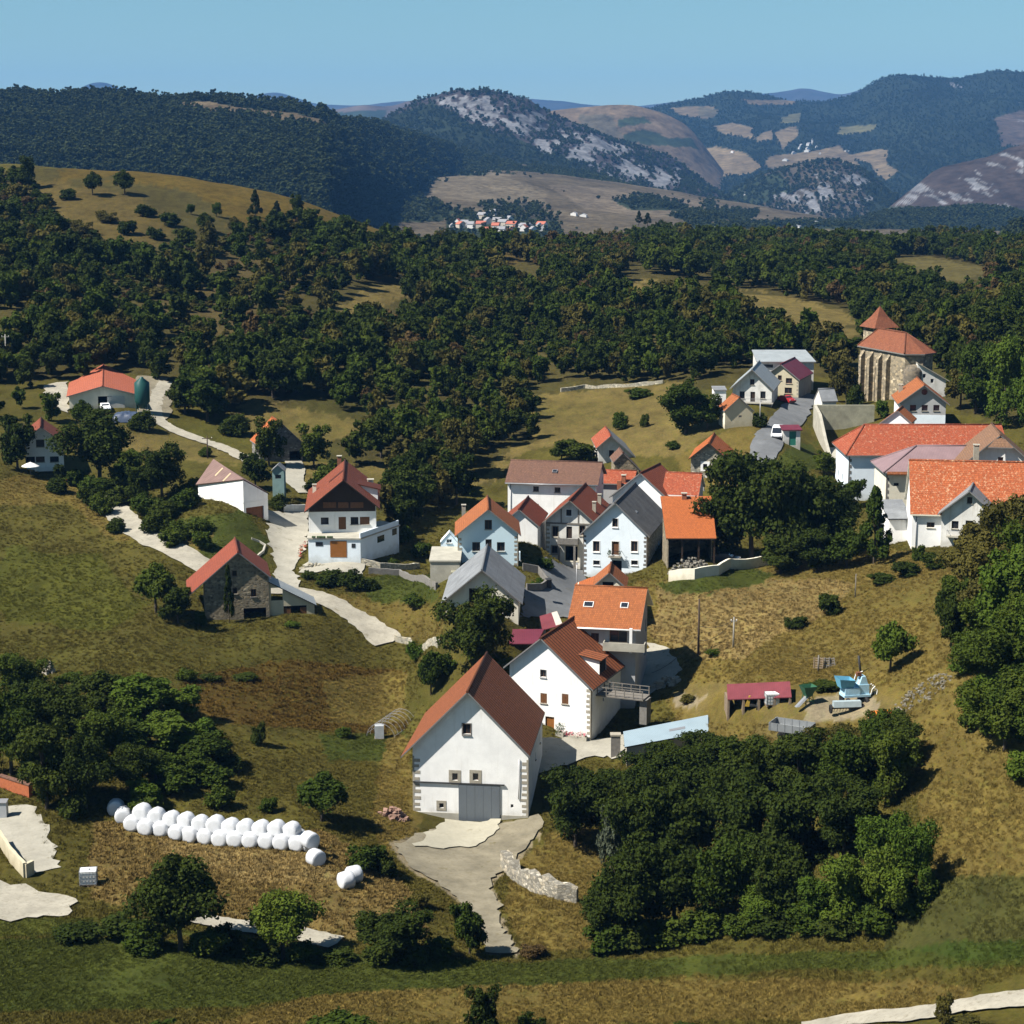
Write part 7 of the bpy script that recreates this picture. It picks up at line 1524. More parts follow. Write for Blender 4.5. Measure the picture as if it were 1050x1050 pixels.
# ------------------------------------------------------------------ trees, shrubs, grass
LV = {'dark': leafmat('dark leaves', (.020, .032, .006), (.046, .058, .009)), 'mid': leafmat('green leaves', (.029, .049, .007), (.062, .078, .011)), 'light': leafmat('light leaves', (.038, .070, .009), (.084, .108, .014)),
      'olive': leafmat('olive leaves', (.052, .050, .013), (.095, .080, .018)), 'brown': leafmat('rusty leaves', (.062, .042, .017), (.092, .060, .022)), 'pine': leafmat('pine needles', (.016, .025, .010), (.028, .036, .012), .1), 'far': leafmat('far leaves', (.025, .035, .011), (.042, .050, .015), .1),
      'silver': leafmat('silver leaves', (.06, .075, .045), (.11, .12, .08))}
BARK = plain('bark', (.075, .06, .045), .95, .35, 6)
def leaf_mesh(name, n, size, seed, shape='broad', clumps=34):
    g = np.random.default_rng(seed); C, Rr = [], []
    for i in range(clumps):
        d = g.normal(size=3); d /= np.linalg.norm(d)
        if shape == 'broad':
            lob = .72 + .34 * math.sin(d[0] * 3.1 + seed) * math.sin(d[1] * 2.7 + 2 * seed) + .22 * math.sin(5 * d[2] + seed); r = g.uniform(.42, 1.02) * lob if i > 3 else .1; c = np.array([.42, .42, .47]) * d * r; c[2] = max(.53 + c[2], .06); rad = g.uniform(.085, .175)
            if c[2] < .22: c[:2] *= .82
        elif shape == 'tall':
            c = np.array([.33, .33, .48]) * d * g.uniform(.3, .95); c[2] = max(.5 + c[2], .05); rad = g.uniform(.09, .15)
        elif shape == 'shrub':
            c = np.array([.38, .38, .50]) * d * g.uniform(.3, .85); c[2] = abs(c[2]) * 1.15 + .12; rad = g.uniform(.12, .2)
        elif shape == 'cone':
            t = g.random() ** .7; w = (1 - t) * .42 + .04; a = g.uniform(0, 6.283); c = np.array([w * math.cos(a) * g.uniform(.4, 1), w * math.sin(a) * g.uniform(.4, 1), .08 + .86 * t]); rad = g.uniform(.05, .11) * (1.25 - t * .6)
        C.append(c); Rr.append(rad)
    C, Rr = np.array(C), np.array(Rr); w = Rr ** 2; k = g.choice(clumps, n, p=w / w.sum())
    d = g.normal(size=(n, 3)); d[:, 2] += .25; d /= np.linalg.norm(d, axis=1, keepdims=True)
    lump = .82 + .28 * np.sin(d[:, :1] * 7 + k[:, None]) * np.sin(d[:, 1:2] * 6 + 2 * k[:, None])
    p = C[k] + d * Rr[k][:, None] * lump * g.uniform(.62, 1.08, (n, 1)) * np.array([1, 1, .85])
    nn = d * .75 + g.normal(size=(n, 3)) * .55 + np.array([0, 0, .25]); nn /= np.linalg.norm(nn, axis=1, keepdims=True)
    t = np.cross(nn, g.normal(size=(n, 3))); t /= np.linalg.norm(t, axis=1, keepdims=True); b = np.cross(nn, t)
    s = size * g.uniform(.55, 1.25, (n, 1)); q = g.uniform(.5, .9, (n, 1))
    V = np.stack([p - t * s, p - b * s * q + nn * s * .15, p + t * s, p + b * s * q + nn * s * .15], 1).reshape(-1, 3); V[:, 2] = np.maximum(V[:, 2], .0)
    me = bpy.data.meshes.new(name); me.vertices.add(len(V)); me.vertices.foreach_set('co', V.ravel().astype(np.float32)); me.loops.add(n * 4); me.polygons.add(n)
    me.loops.foreach_set('vertex_index', np.arange(n * 4, dtype=np.int32)); me.polygons.foreach_set('loop_start', np.arange(0, n * 4, 4, dtype=np.int32)); me.update(calc_edges=True)
    return me, C
def trunk_mesh(name, C, seed, r=.028, base=.34, multi=False):
    mb = MB(); rr = random.Random(seed); top = Vector((rr.uniform(-.03, .03), rr.uniform(-.03, .03), base + .25))
    mb.tube([(0, 0, -.10), (.005, 0, .1), top * .6, top], r, 7, 0, r * .45)
    for c in C[::3]: mb.tube([top * rr.uniform(.55, .95), (top * .4 + Vector(c) * .6) - Vector((0, 0, .03)), Vector(c)], r * .36, 5, 0, r * .1)
    bmesh.ops.recalc_face_normals(mb.bm, faces=mb.bm.faces); me = bpy.data.meshes.new(name); mb.bm.to_mesh(me); mb.bm.free(); me.materials.append(BARK); return me
PROTO = {}
for kind, specs in {'big': [(17000, .020, 11, 'broad', 58), (16000, .020, 12, 'broad', 50), (15000, .020, 13, 'tall', 50), (17000, .020, 14, 'broad', 66)], 'mid': [(7000, .030, 21, 'broad', 44), (7000, .030, 22, 'broad', 50), (6500, .030, 23, 'tall', 40), (7000, .030, 24, 'broad', 36)],
                    'shrub': [(4200, .038, 31, 'shrub', 26), (4200, .038, 32, 'shrub', 34), (4000, .040, 33, 'shrub', 20)], 'cone': [(5500, .030, 41, 'cone', 90), (5500, .030, 42, 'cone', 80)], 'far': [(1700, .056, 51 + i, 'broad' if i != 2 else 'tall', 28 + 2 * i) for i in range(5)], 'vfar': [(300, .125, 61 + i, 'broad', 14) for i in range(3)], 'farshrub': [(700, .085, 71 + i, 'shrub', 14) for i in range(3)], 'farcone': [(500, .10, 81, 'cone', 50)]}.items():
    PROTO[kind] = []
    for i, sp in enumerate(specs):
        me, C = leaf_mesh('crown', *sp); tr = trunk_mesh('trunk', C, i + 5, .028 if kind not in ('shrub', 'farshrub') else .018, .34 if kind not in ('shrub', 'farshrub') else .1) if kind not in ('vfar',) else None
        PROTO[kind].append((me, tr, {}))
def crown_of(kind, i, leaf):
    me, tr, cache = PROTO[kind][i % len(PROTO[kind])]
    if leaf not in cache: m2 = me.copy(); m2.name = 'crown'; m2.materials.append(LV[leaf]); cache[leaf] = m2
    return cache[leaf], tr
SPAN = {'big': .98, 'mid': .98, 'far': .98, 'vfar': .98, 'shrub': 1.0, 'farshrub': 1.0, 'cone': .9, 'farcone': .9}
cnt = [0]
def plant(p, h, w, kind, leaf, label, group=None, name='tree', cat=None):
    cnt[0] += 1; i = random.randrange(9); cm, tm = crown_of(kind, i, leaf)
    t = empty(name, p, random.uniform(0, 6.28), label, cat or ('tree' if name.endswith('tree') else 'shrub'), group); sc = (w, w * random.uniform(.9, 1.1), h)
    for nm, me in (('trunk' if name.endswith('tree') else 'stem', tm), ('crown' if name.endswith('tree') else 'foliage', cm)):
        if me is None: continue
        o = bpy.data.objects.new(nm, me); COL.objects.link(o); o.parent = t; o.scale = sc
    return t
def tree_px(u, v, hpx, wpx, kind, leaf, label, group=None, name=None):
    p = Vector(hit(u, v)); s = FPX / p.y; hm, wm = hpx / s * 1.08, wpx / s / .94 * (1.14 if kind in ('big', 'mid') else 1.04)
    nm = name or ('shrub' if kind == 'shrub' else 'conifer_tree' if kind == 'cone' else 'tree')
    plant(p, hm, wm, kind, leaf, label, group, nm)
NAMED = [
 # round the village
 (490, 694, 94, 78, 'big', 'dark', 'round dark tree standing in front of the grey-roofed cream barn'), (442, 712, 52, 34, 'mid', 'mid', 'slim green tree left of the nearest white barn'), (428, 676, 28, 30, 'shrub', 'light', 'light green shrub beside the pale low wall'),
 (455, 690, 34, 36, 'shrub', 'mid', 'bushy green shrub left of the round dark tree'), (103, 497, 80, 78, 'big', 'dark', 'big dark oak between the farm barn and the white terrace house'), (166, 511, 58, 54, 'big', 'dark', 'dark tree left of the pinkish-roofed white shed'),
 (142, 518, 38, 34, 'mid', 'dark', 'small dark tree beside the pale road bend'), (18, 482, 62, 48, 'mid', 'dark', 'dark tree at the left edge beside the white terrace house'), (79, 498, 26, 30, 'shrub', 'mid', 'shrub just behind the silver car'), (62, 492, 24, 18, 'shrub', 'dark', 'dark shrub at the corner of the white terrace house'),
 (100, 505, 26, 46, 'shrub', 'mid', 'wide green shrub below the big dark oak'), (104, 528, 36, 30, 'shrub', 'mid', 'green shrub at the upper end of the pale road'), (120, 546, 22, 26, 'shrub', 'dark', 'low dark shrub along the field edge of the road'), (160, 545, 34, 46, 'shrub', 'dark', 'wide dark shrub above the pale road'), (185, 552, 28, 30, 'shrub', 'mid', 'green shrub at the garden edge above the road'), (208, 562, 26, 32, 'shrub', 'mid', 'round green bush on the bank behind the stone barn'),
 (160, 628, 60, 50, 'mid', 'mid', 'green tree at the left end of the stone barn'), (182, 640, 48, 40, 'mid', 'dark', 'dark tree under the overhanging roof of the stone barn'), (206, 642, 24, 20, 'shrub', 'mid', 'small shrub at the corner of the stone barn'), (235, 639, 60, 17, 'cone', 'dark', 'narrow dark ivy-covered tree against the stone barn wall', None, 'tree'), (300, 643, 10, 20, 'shrub', 'light', 'low green weeds at the annexe foot of the stone barn'),
 (145, 441, 30, 36, 'shrub', 'dark', 'dark shrub below the farm barn tarpaulin'), (84, 440, 34, 26, 'mid', 'mid', 'green tree at the left front corner of the farm barn'), (213, 432, 52, 62, 'mid', 'mid', 'broad green tree above the bend of the farm track'), (190, 424, 40, 44, 'mid', 'dark', 'dark tree beside the farm track'), (240, 446, 32, 40, 'shrub', 'dark', 'dark bush beside the gravel farm track'), (276, 478, 46, 36, 'mid', 'dark', 'dark tree left of the stone barn lane doorway'), (322, 480, 42, 40, 'mid', 'mid', 'green tree right of the orange-roofed stone barn'), (336, 498, 34, 36, 'shrub', 'mid', 'green shrub behind the chalet chimney'), (262, 500, 40, 38, 'mid', 'dark', 'dark tree between the pinkish shed and the blue-green hut'), (285, 522, 24, 24, 'shrub', 'dark', 'dark shrub below the blue-green hut'), (303, 523, 18, 16, 'shrub', 'olive', 'olive shrub behind the white garden wall'), (211, 468, 14, 18, 'shrub', 'mid', 'tiny shrub at the foot of the cross-armed pole'),
 (338, 599, 22, 46, 'shrub', 'dark', 'clipped dark hedge bush left of the chalet garage'), (362, 604, 30, 36, 'shrub', 'dark', 'clipped dark hedge bush in front of the chalet garage'), (318, 594, 14, 22, 'shrub', 'dark', 'small clipped hedge bush at the yard corner'), (378, 604, 16, 26, 'shrub', 'dark', 'low hedge bush beside the chalet field wall'), (404, 580, 12, 14, 'shrub', 'mid', 'tiny green shrub at the terrace wall foot'),
 (560, 583, 16, 26, 'shrub', 'mid', 'clipped green bush in front of the narrow white house'), (548, 604, 12, 14, 'shrub', 'light', 'pale green shrub in the small street garden'), (554, 599, 10, 12, 'shrub', 'light', 'second pale green shrub higher in the street garden'), (432, 572, 24, 26, 'shrub', 'mid', 'green shrub behind the flat concrete garage'), (425, 622, 20, 30, 'shrub', 'mid', 'green bush in the vegetable garden'), (596, 476, 28, 50, 'mid', 'dark', 'dark tree right behind the long brown roof'), (576, 474, 22, 30, 'mid', 'dark', 'second dark tree behind the long brown roof'),
 # the central trees
 (770, 578, 122, 104, 'big', 'dark', 'largest dark tree in front of the ball court road'), (744, 572, 78, 62, 'big', 'dark', 'dark tree overhanging the orange carport'), (818, 582, 112, 96, 'big', 'dark', 'broad dark tree in the middle of the central clump'), (852, 572, 82, 74, 'big', 'dark', 'dark tree at the right of the central clump'), (800, 588, 44, 60, 'big', 'dark', 'low dark tree at the foot of the central clump'), (838, 587, 50, 56, 'big', 'dark', 'lower dark tree right of the central clump'), (896, 578, 78, 46, 'cone', 'mid', 'conical green tree in front of the big white house'), (868, 582, 44, 50, 'mid', 'mid', 'green tree between the central clump and the conical tree'), (872, 520, 34, 30, 'mid', 'mid', 'tree beside the hipped red roof corner'), (846, 486, 26, 28, 'mid', 'mid', 'small tree below the ball court side wall'), (730, 490, 20, 20, 'shrub', 'olive', 'olive shrub at the stone house corner'), (752, 480, 20, 30, 'shrub', 'dark', 'dark shrub on the roof edge of the mauve shed'),
 (941, 575, 26, 18, 'shrub', 'mid', 'small green tree before the long white house'), (962, 582, 22, 44, 'shrub', 'dark', 'dark hedge below the balcony house'), (930, 590, 20, 44, 'shrub', 'dark', 'dark bush on the crest under the long white house'), (905, 598, 14, 40, 'shrub', 'dark', 'low dark bush on the slope crest'),
 (851, 630, 32, 36, 'shrub', 'dark', 'round dark bush near the thin pole on the dry slope'), (815, 644, 20, 32, 'shrub', 'dark', 'low dark bush left of the round one on the dry slope'), (913, 690, 62, 44, 'mid', 'light', 'light green tree growing on the dry slope'), (975, 664, 66, 40, 'mid', 'dark', 'dark tree on the upper dry slope'), (968, 622, 26, 26, 'shrub', 'dark', 'dark shrub above the dark slope tree'), (733, 672, 10, 26, 'shrub', 'mid', 'low green patch of shrub at the foot of the tall pole'), (705, 720, 14, 22, 'shrub', 'olive', 'olive shrub beside the tall pole bank'), (845, 706, 12, 50, 'shrub', 'dark', 'low dark scrub behind the leaning pallets'),
 # right edge
 (1035, 618, 110, 80, 'big', 'olive', 'large olive tree beside the balcony house at the right edge'), (1008, 610, 66, 52, 'big', 'olive', 'olive tree covering the right corner of the balcony house'), (1052, 680, 90, 74, 'big', 'mid', 'green tree at the right edge below the olive tree'), (1018, 722, 52, 56, 'shrub', 'light', 'light green bush at the right edge of the dry slope'), (1060, 740, 70, 70, 'big', 'mid', 'lowest green tree at the right edge'), (996, 716, 34, 34, 'shrub', 'mid', 'green bush at the top of the tan slope'), (1046, 755, 40, 40, 'shrub', 'light', 'light bush lowest at the right edge'),
 (1030, 438, 96, 62, 'big', 'light', 'bright green tree at the right edge beside the church'), (1000, 424, 74, 56, 'big', 'mid', 'green tree right of the church lean-to'), (1060, 450, 120, 60, 'big', 'light', 'tall bright green tree cut by the right edge'), (985, 420, 50, 40, 'mid', 'olive', 'olive tree behind the grey and white house'), (1045, 345, 44, 34, 'mid', 'light', 'light green tree higher at the right edge'), (868, 416, 54, 36, 'mid', 'olive', 'olive tree left of the church'), (858, 412, 34, 26, 'mid', 'olive', 'smaller olive tree left of the church'), (876, 417, 34, 24, 'shrub', 'dark', 'dark bush at the foot of the church wall'), (905, 428, 26, 20, 'shrub', 'light', 'light green shrub below the church buttress'), (703, 445, 56, 62, 'big', 'mid', 'broad green tree alone in the tan field behind the village'), (725, 440, 34, 34, 'mid', 'mid', 'green tree beside the broad field tree'), (637, 440, 26, 22, 'shrub', 'mid', 'bush left in the tan field'), (661, 438, 20, 14, 'shrub', 'dark', 'thin dark bush in the tan field'), (780, 438, 22, 22, 'shrub', 'dark', 'dark shrub at the foot of the tan shed'), (655, 408, 14, 34, 'shrub', 'mid', 'low green bush at the field wall'), (690, 460, 12, 20, 'shrub', 'mid', 'small bush behind the red roofs'),
 (1000, 604, 74, 78, 'big', 'olive', 'olive tree just below the balcony house corner'), (1036, 664, 110, 96, 'big', 'light', 'large bright green tree in the middle of the right edge'), (1004, 668, 60, 62, 'big', 'mid', 'green tree left of the large bright tree at the right edge'), (1048, 600, 100, 80, 'big', 'olive', 'tall olive tree cut by the right edge below the roofs'), (1030, 770, 80, 84, 'big', 'mid', 'dense green bushy tree low on the right edge'), (1000, 745, 46, 56, 'shrub', 'mid', 'rounded green bush at the lower end of the tan slope'), (1050, 800, 50, 60, 'shrub', 'light', 'light shrub under the dense bushy tree at the right edge'), (990, 690, 26, 40, 'shrub', 'light', 'light green shrub above the rounded bush'),
 # below
 (590, 868, 88, 76, 'big', 'dark', 'dark tree right of the big white barn'), (622, 812, 34, 56, 'shrub', 'dark', 'dark bush below the pale blue sheet roof'), (600, 805, 22, 34, 'shrub', 'dark', 'low dark bush at the concrete yard edge'),
 (330, 842, 62, 58, 'mid', 'mid', 'green tree behind the right end of the bales'), (375, 892, 46, 60, 'shrub', 'mid', 'green bush right of the last bales'), (398, 900, 34, 30, 'shrub', 'dark', 'dark bush at the left edge of the dirt road'), (265, 764, 38, 20, 'shrub', 'dark', 'small dark bush alone in the brown field'), (275, 832, 22, 28, 'shrub', 'mid', 'green bush above the bale row'), (226, 828, 40, 36, 'shrub', 'mid', 'green shrub behind the bale row'), (192, 698, 20, 28, 'shrub', 'mid', 'small bush at the end of the field hedge'), (215, 697, 10, 30, 'shrub', 'dark', 'low hedge bush in the lower left field'), (250, 697, 9, 34, 'shrub', 'dark', 'lowest hedge bush right in the left field'), (352, 755, 16, 22, 'shrub', 'mid', 'bush left of the polytunnel hoops'),
 (185, 975, 112, 104, 'big', 'dark', 'large dark tree in front of the bale yard'), (290, 984, 80, 82, 'big', 'light', 'yellow-green tree on the field edge below the bales'), (130, 960, 40, 80, 'shrub', 'dark', 'low dark thicket left of the large dark tree'), (80, 962, 24, 60, 'shrub', 'dark', 'low dark hedge bush beside the white road'), (235, 978, 50, 40, 'shrub', 'dark', 'dark bush between the dark and yellow-green trees'), (345, 986, 22, 50, 'shrub', 'dark', 'low hedge bush right of the yellow-green tree'), (408, 986, 62, 76, 'big', 'dark', 'dark bushy tree on the field edge left of the dirt road'), (450, 980, 34, 44, 'shrub', 'mid', 'green bush between the dark tree and the dirt road'), (482, 980, 64, 46, 'mid', 'mid', 'upright green tree beside the dirt road end'), (430, 930, 24, 30, 'shrub', 'olive', 'dry olive bush on the bank left of the dirt road'), (545, 980, 20, 40, 'shrub', 'brown', 'brown dry bush at the end of the dirt road'), (380, 960, 30, 46, 'shrub', 'dark', 'dark scrub left of the dirt road bank'),
 (626, 900, 74, 30, 'mid', 'silver', 'silvery grey-green tree beside the dry stone wall'), (612, 935, 34, 30, 'shrub', 'silver', 'silvery shrub at the end of the dry stone wall'),
 (348, 1066, 44, 86, 'shrub', 'mid', 'green bush at the bottom edge, left of the dark pair'), (496, 1070, 62, 46, 'mid', 'dark', 'dark bush at the bottom edge, left one of a pair'), (546, 1066, 44, 44, 'shrub', 'dark', 'dark bush at the bottom edge, right one of a pair'), (170, 1062, 26, 46, 'shrub', 'mid', 'green bush peeking over the bottom edge at the left'), (966, 1052, 42, 24, 'mid', 'olive', 'thin olive bush beside the pale track at the bottom'), (700, 1064, 20, 50, 'shrub', 'dark', 'low dark bush at the bottom edge near the track'),
 (1000, 1060, 24, 60, 'shrub', 'olive', 'low olive scrub below the pale track at the bottom right'), (640, 1066, 22, 40, 'shrub', 'olive', 'small olive bush at the bottom edge centre'),
 # hill top
 (262, 222, 26, 17, 'cone', 'pine', 'dark pine standing out on the golden hill top'), (284, 224, 17, 15, 'cone', 'pine', 'second smaller dark pine on the golden hill top'), (305, 222, 24, 18, 'mid', 'dark', 'dark tree right of the two hill top pines'), (28, 194, 30, 26, 'mid', 'dark', 'dark tree highest at the left of the golden hill'), (222, 222, 16, 13, 'mid', 'mid', 'small tree in the middle of the golden hill top'), (196, 220, 12, 11, 'mid', 'mid', 'smallest tree left on the golden hill top'), (240, 240, 20, 14, 'mid', 'olive', 'thin olive tree below the pines'), (210, 238, 22, 20, 'mid', 'dark', 'dark tree below the smallest hill top tree'), (95, 200, 26, 24, 'mid', 'dark', 'dark tree on the bare patch of the golden hill'), (128, 200, 28, 26, 'mid', 'dark', 'bushy dark tree on the golden hill beside the bare patch'), (655, 230, 13, 10, 'cone', 'pine', 'left dark pine of the pair on the ochre rise'), (664, 231, 12, 13, 'cone', 'pine', 'right dark pine of the pair on the ochre rise'),
]
for q in NAMED: tree_px(*q[:6], q[6], q[7] if len(q) > 7 else None, q[8] if len(q) > 8 else None)
# the two thickets: nothing tells their trees apart
for u, v, h, w in [(640, 968, 104, 84), (690, 958, 112, 90), (745, 952, 108, 88), (800, 948, 96, 84), (655, 905, 100, 80), (700, 900, 110, 92), (760, 895, 112, 92), (815, 892, 104, 88), (865, 880, 92, 80), (668, 850, 72, 66), (715, 842, 84, 76), (765, 838, 92, 84), (820, 832, 92, 84), (872, 828, 88, 78), (915, 822, 82, 70), (765, 800, 50, 60), (900, 780, 56, 58), (925, 790, 60, 52)]:
    tree_px(u, v, h, w, 'big', random.choice(('dark', 'dark', 'mid')), 'dark leafy tree packed inside the dense thicket on the lower right', 'trees of the thicket on the lower right')
for u, v, h, w in [(820, 795, 46, 56), (850, 792, 56, 60), (882, 792, 50, 52)]: tree_px(u, v, h, w, 'big', 'olive', 'olive yellowish tree along the top edge of the lower right thicket', 'olive trees on top of the lower right thicket')
for u, v, h, w in [(868, 952, 88, 80), (905, 950, 92, 70), (935, 925, 96, 60), (840, 945, 54, 62), (905, 905, 84, 66), (780, 952, 50, 56)]: tree_px(u, v, h, w, 'big', 'light', 'brighter green tree at the right front of the lower right thicket', 'bright trees of the lower right thicket')
for u, v, h, w in [(12, 795, 96, 70), (48, 830, 100, 80), (88, 832, 88, 70), (20, 720, 56, 56), (60, 770, 74, 70), (105, 790, 70, 64), (135, 815, 58, 56), (30, 760, 70, 60)]:
    tree_px(u, v, h, w, 'big', random.choice(('dark', 'dark', 'mid')), 'dark tree inside the thicket at the left edge above the slab', 'trees of the left thicket')
for u, v, h, w in [(110, 725, 54, 60), (145, 735, 62, 70), (178, 770, 52, 62), (215, 785, 52, 60), (160, 800, 46, 56), (185, 735, 44, 52), (95, 740, 44, 48), (130, 770, 48, 60), (200, 800, 38, 52), (150, 830, 44, 44), (75, 705, 24, 34)]:
    tree_px(u, v, h * .82, w, 'mid', random.choice(('mid', 'light', 'mid', 'dark')), 'green bushy tree in the sunny right part of the left thicket', 'bushy trees of the left thicket')

for u, v, h, w in [(985, 640, 56, 54), (1022, 628, 84, 78), (1002, 702, 62, 62), (1034, 712, 92, 84), (1058, 645, 116, 90), (1016, 756, 60, 66), (1055, 770, 76, 76), (1012, 655, 70, 66), (1066, 700, 100, 80), (1046, 690, 80, 76)]:
    tree_px(u, v, h, w, 'big', random.choice(('mid', 'light', 'olive')), 'bushy green tree inside the continuous green mass along the right edge', 'trees of the green mass along the right edge')
for u, v, h, w in [(668, 812, 50, 60), (640, 838, 60, 64), (648, 870, 70, 66), (618, 965, 66, 60), (720, 792, 44, 60), (690, 800, 44, 54)]: tree_px(u, v, h, w, 'big', 'dark', 'dark leafy tree packed inside the dense thicket on the lower right', 'trees of the thicket on the lower right')
for u, v, h, w in [(20, 205, 26, 26), (8, 225, 30, 30), (45, 215, 22, 24), (70, 205, 18, 20), (60, 235, 26, 28), (30, 245, 28, 28), (10, 262, 30, 30), (85, 240, 24, 26), (110, 228, 20, 24), (130, 240, 22, 26), (150, 222, 20, 22), (100, 258, 24, 28), (140, 262, 24, 26), (75, 262, 26, 28), (160, 245, 20, 22), (175, 232, 22, 24), (190, 250, 26, 26)]:
    tree_px(u, v, h * .9, w * 1.15, 'shrub', random.choice(('dark', 'mid', 'dark', 'olive')), 'scattered tree on the ochre scrub of the left hill top', 'scattered trees of the left hill top')

for u, v, h, w in [(622, 976, 44, 60), (655, 972, 46, 64), (690, 966, 44, 66), (725, 962, 46, 66), (762, 958, 42, 62), (795, 956, 44, 64), (830, 954, 42, 60), (865, 958, 46, 64), (900, 957, 48, 62), (932, 936, 46, 54), (950, 922, 34, 40), (640, 930, 40, 56)]:
    tree_px(u, v, h, w, 'shrub', random.choice(('dark', 'mid', 'mid')), 'leafy shrub filling the front edge of the lower right thicket', 'shrubs on the front edge of the lower right thicket')
for u, v, h, w in [(150, 975, 44, 60), (215, 979, 42, 60), (270, 986, 36, 50), (312, 986, 34, 48), (390, 989, 36, 50), (425, 988, 34, 46)]:
    tree_px(u, v, h, w, 'shrub', random.choice(('dark', 'mid', 'mid')), 'leafy shrub at the foot of the bushy trees along the bottom field edge', 'shrubs along the bottom field edge')
for u, v, h, w in [(75, 838, 40, 50), (150, 838, 34, 48), (180, 812, 36, 50), (222, 805, 34, 46), (130, 745, 34, 50), (165, 750, 34, 48), (205, 760, 34, 46), (235, 790, 30, 40)]:
    tree_px(u, v, h, w, 'shrub', random.choice(('dark', 'mid', 'light')), 'leafy shrub between the trees of the left thicket', 'shrubs of the left thicket')

for u, v, h, w in [(128, 500, 34, 40), (148, 500, 36, 40), (120, 518, 30, 36), (150, 528, 34, 40), (170, 532, 32, 40), (190, 522, 30, 38), (195, 505, 24, 30), (176, 560, 24, 34), (132, 482, 30, 36), (92, 516, 26, 34), (206, 545, 22, 32), (60, 505, 22, 30), (250, 515, 24, 28), (322, 505, 22, 26), (345, 490, 30, 34)]:
    tree_px(u, v, h, w, 'shrub', random.choice(('dark', 'dark', 'mid')), 'dark leafy shrub in the belt along the upper left lane', 'shrubs along the upper left lane')

# the woods on the slopes behind
def scatter(name, pts, scl, idx, protos, label, cat, kind='stuff', tint=None):
    me = bpy.data.meshes.new(name); n = len(pts); me.vertices.add(n); me.vertices.foreach_set('co', np.asarray(pts, np.float32).ravel())
    for nm, ty, ar in (('scl', 'FLOAT_VECTOR', scl), ('rot', 'FLOAT_VECTOR', np.stack([np.zeros(n), np.zeros(n), rng.uniform(0, 6.28, n)], -1))):
        a = me.attributes.new(nm, ty, 'POINT'); a.data.foreach_set('vector', np.asarray(ar, np.float32).ravel())
    if tint is not None: vcol(me, 'tint', tint)
    a = me.attributes.new('idx', 'INT', 'POINT'); a.data.foreach_set('value', np.asarray(idx, np.int32))
    col = bpy.data.collections.new(name + '_kinds')
    for i, m_ in enumerate(protos): o = bpy.data.objects.new(f'kind_{i:02d}', m_); col.objects.link(o)
    ng = bpy.data.node_groups.new(name, 'GeometryNodeTree'); ng.interface.new_socket('Geometry', in_out='INPUT', socket_type='NodeSocketGeometry'); ng.interface.new_socket('Geometry', in_out='OUTPUT', socket_type='NodeSocketGeometry')
    N_ = ng.nodes; gi, go = N_.new('NodeGroupInput'), N_.new('NodeGroupOutput'); ip = N_.new('GeometryNodeInstanceOnPoints'); ci = N_.new('GeometryNodeCollectionInfo'); ci.inputs['Collection'].default_value = col; ci.inputs['Separate Children'].default_value = True; ci.inputs['Reset Children'].default_value = True
    def attr(nm, ty): a = N_.new('GeometryNodeInputNamedAttribute'); a.data_type = ty; a.inputs['Name'].default_value = nm; return a.outputs['Attribute']
    Lk = ng.links.new; Lk(gi.outputs[0], ip.inputs['Points']); Lk(ci.outputs[0], ip.inputs['Instance']); ip.inputs['Pick Instance'].default_value = True
    Lk(attr('idx', 'INT'), ip.inputs['Instance Index']); Lk(attr('rot', 'FLOAT_VECTOR'), ip.inputs['Rotation']); Lk(attr('scl', 'FLOAT_VECTOR'), ip.inputs['Scale']); Lk(ip.outputs[0], go.inputs[0])
    o = link(name, me); md = o.modifiers.new('plants', 'NODES'); md.node_group = ng; tag(o, label, cat, kind=kind); return o
WOOD = [  # outline as seen, cell size, height range, width factor, leaf weights (dark, mid, olive, brown), share kept
 ([(-420,250),(0,235),(60,262),(160,268),(240,245),(330,240),(430,262),(560,262),(650,285),(620,300),(700,330),(745,330),(850,375),(872,392),(850,396),(815,372),(700,392),(640,394),(560,398),(535,405),(552,440),(535,468),(495,490),(470,520),(420,545),(398,560),(392,500),(366,440),(365,426),(290,412),(205,432),(180,400),(140,384),(40,392),(-420,400)], 5.6, (6, 10.5), .95, (.52, .28, .18, .02), .86),
 ([(-420,190),(0,180),(40,190),(60,250),(160,265),(330,215),(430,245),(430,262),(240,262),(160,285),(-420,300)], 4.2, (2, 5), 1.3, (.5, .2, .22, .08), .9),
 ([(60,262),(150,255),(300,240),(345,262),(350,340),(320,362),(215,366),(150,350),(90,300)], 3.3, (1.6, 4.6), 1.35, (.44, .20, .30, .06), .82),
 ([(640,248),(700,236),(905,236),(1450,236),(1450,440),(1050,420),(985,418),(975,385),(945,372),(900,356),(885,350),(850,325),(790,300),(745,292),(700,288),(650,275)], 6.2, (6, 11), .95, (.58, .25, .14, .03), .9),
 ([(430,240),(480,236),(560,255),(640,246),(650,275),(560,262),(470,262)], 6.5, (4, 8), .95, (.6, .2, .15, .05), .6),
 ([(560,255),(640,244),(660,252),(640,285),(570,275)], 5.5, (5, 8), .95, (.3, .2, .3, .2), .9),
 ([(-420,395),(40,392),(60,440),(20,440),(-420,450)], 6.0, (5, 8), .95, (.7, .3, 0, 0), .8),
 ([(345,480),(400,470),(470,495),(440,540),(420,560),(395,575),(390,520)], 5.5, (5, 8), .95, (.5, .4, .1, 0), .75),
 ([(560,440),(600,425),(610,455),(575,468),(545,462)], 6.0, (4, 7), .95, (.6, .4, 0, 0), .5),
]
THIN = [(60,262),(140,255),(300,238),(345,262),(350,330),(320,362),(215,366),(150,350),(90,300)]
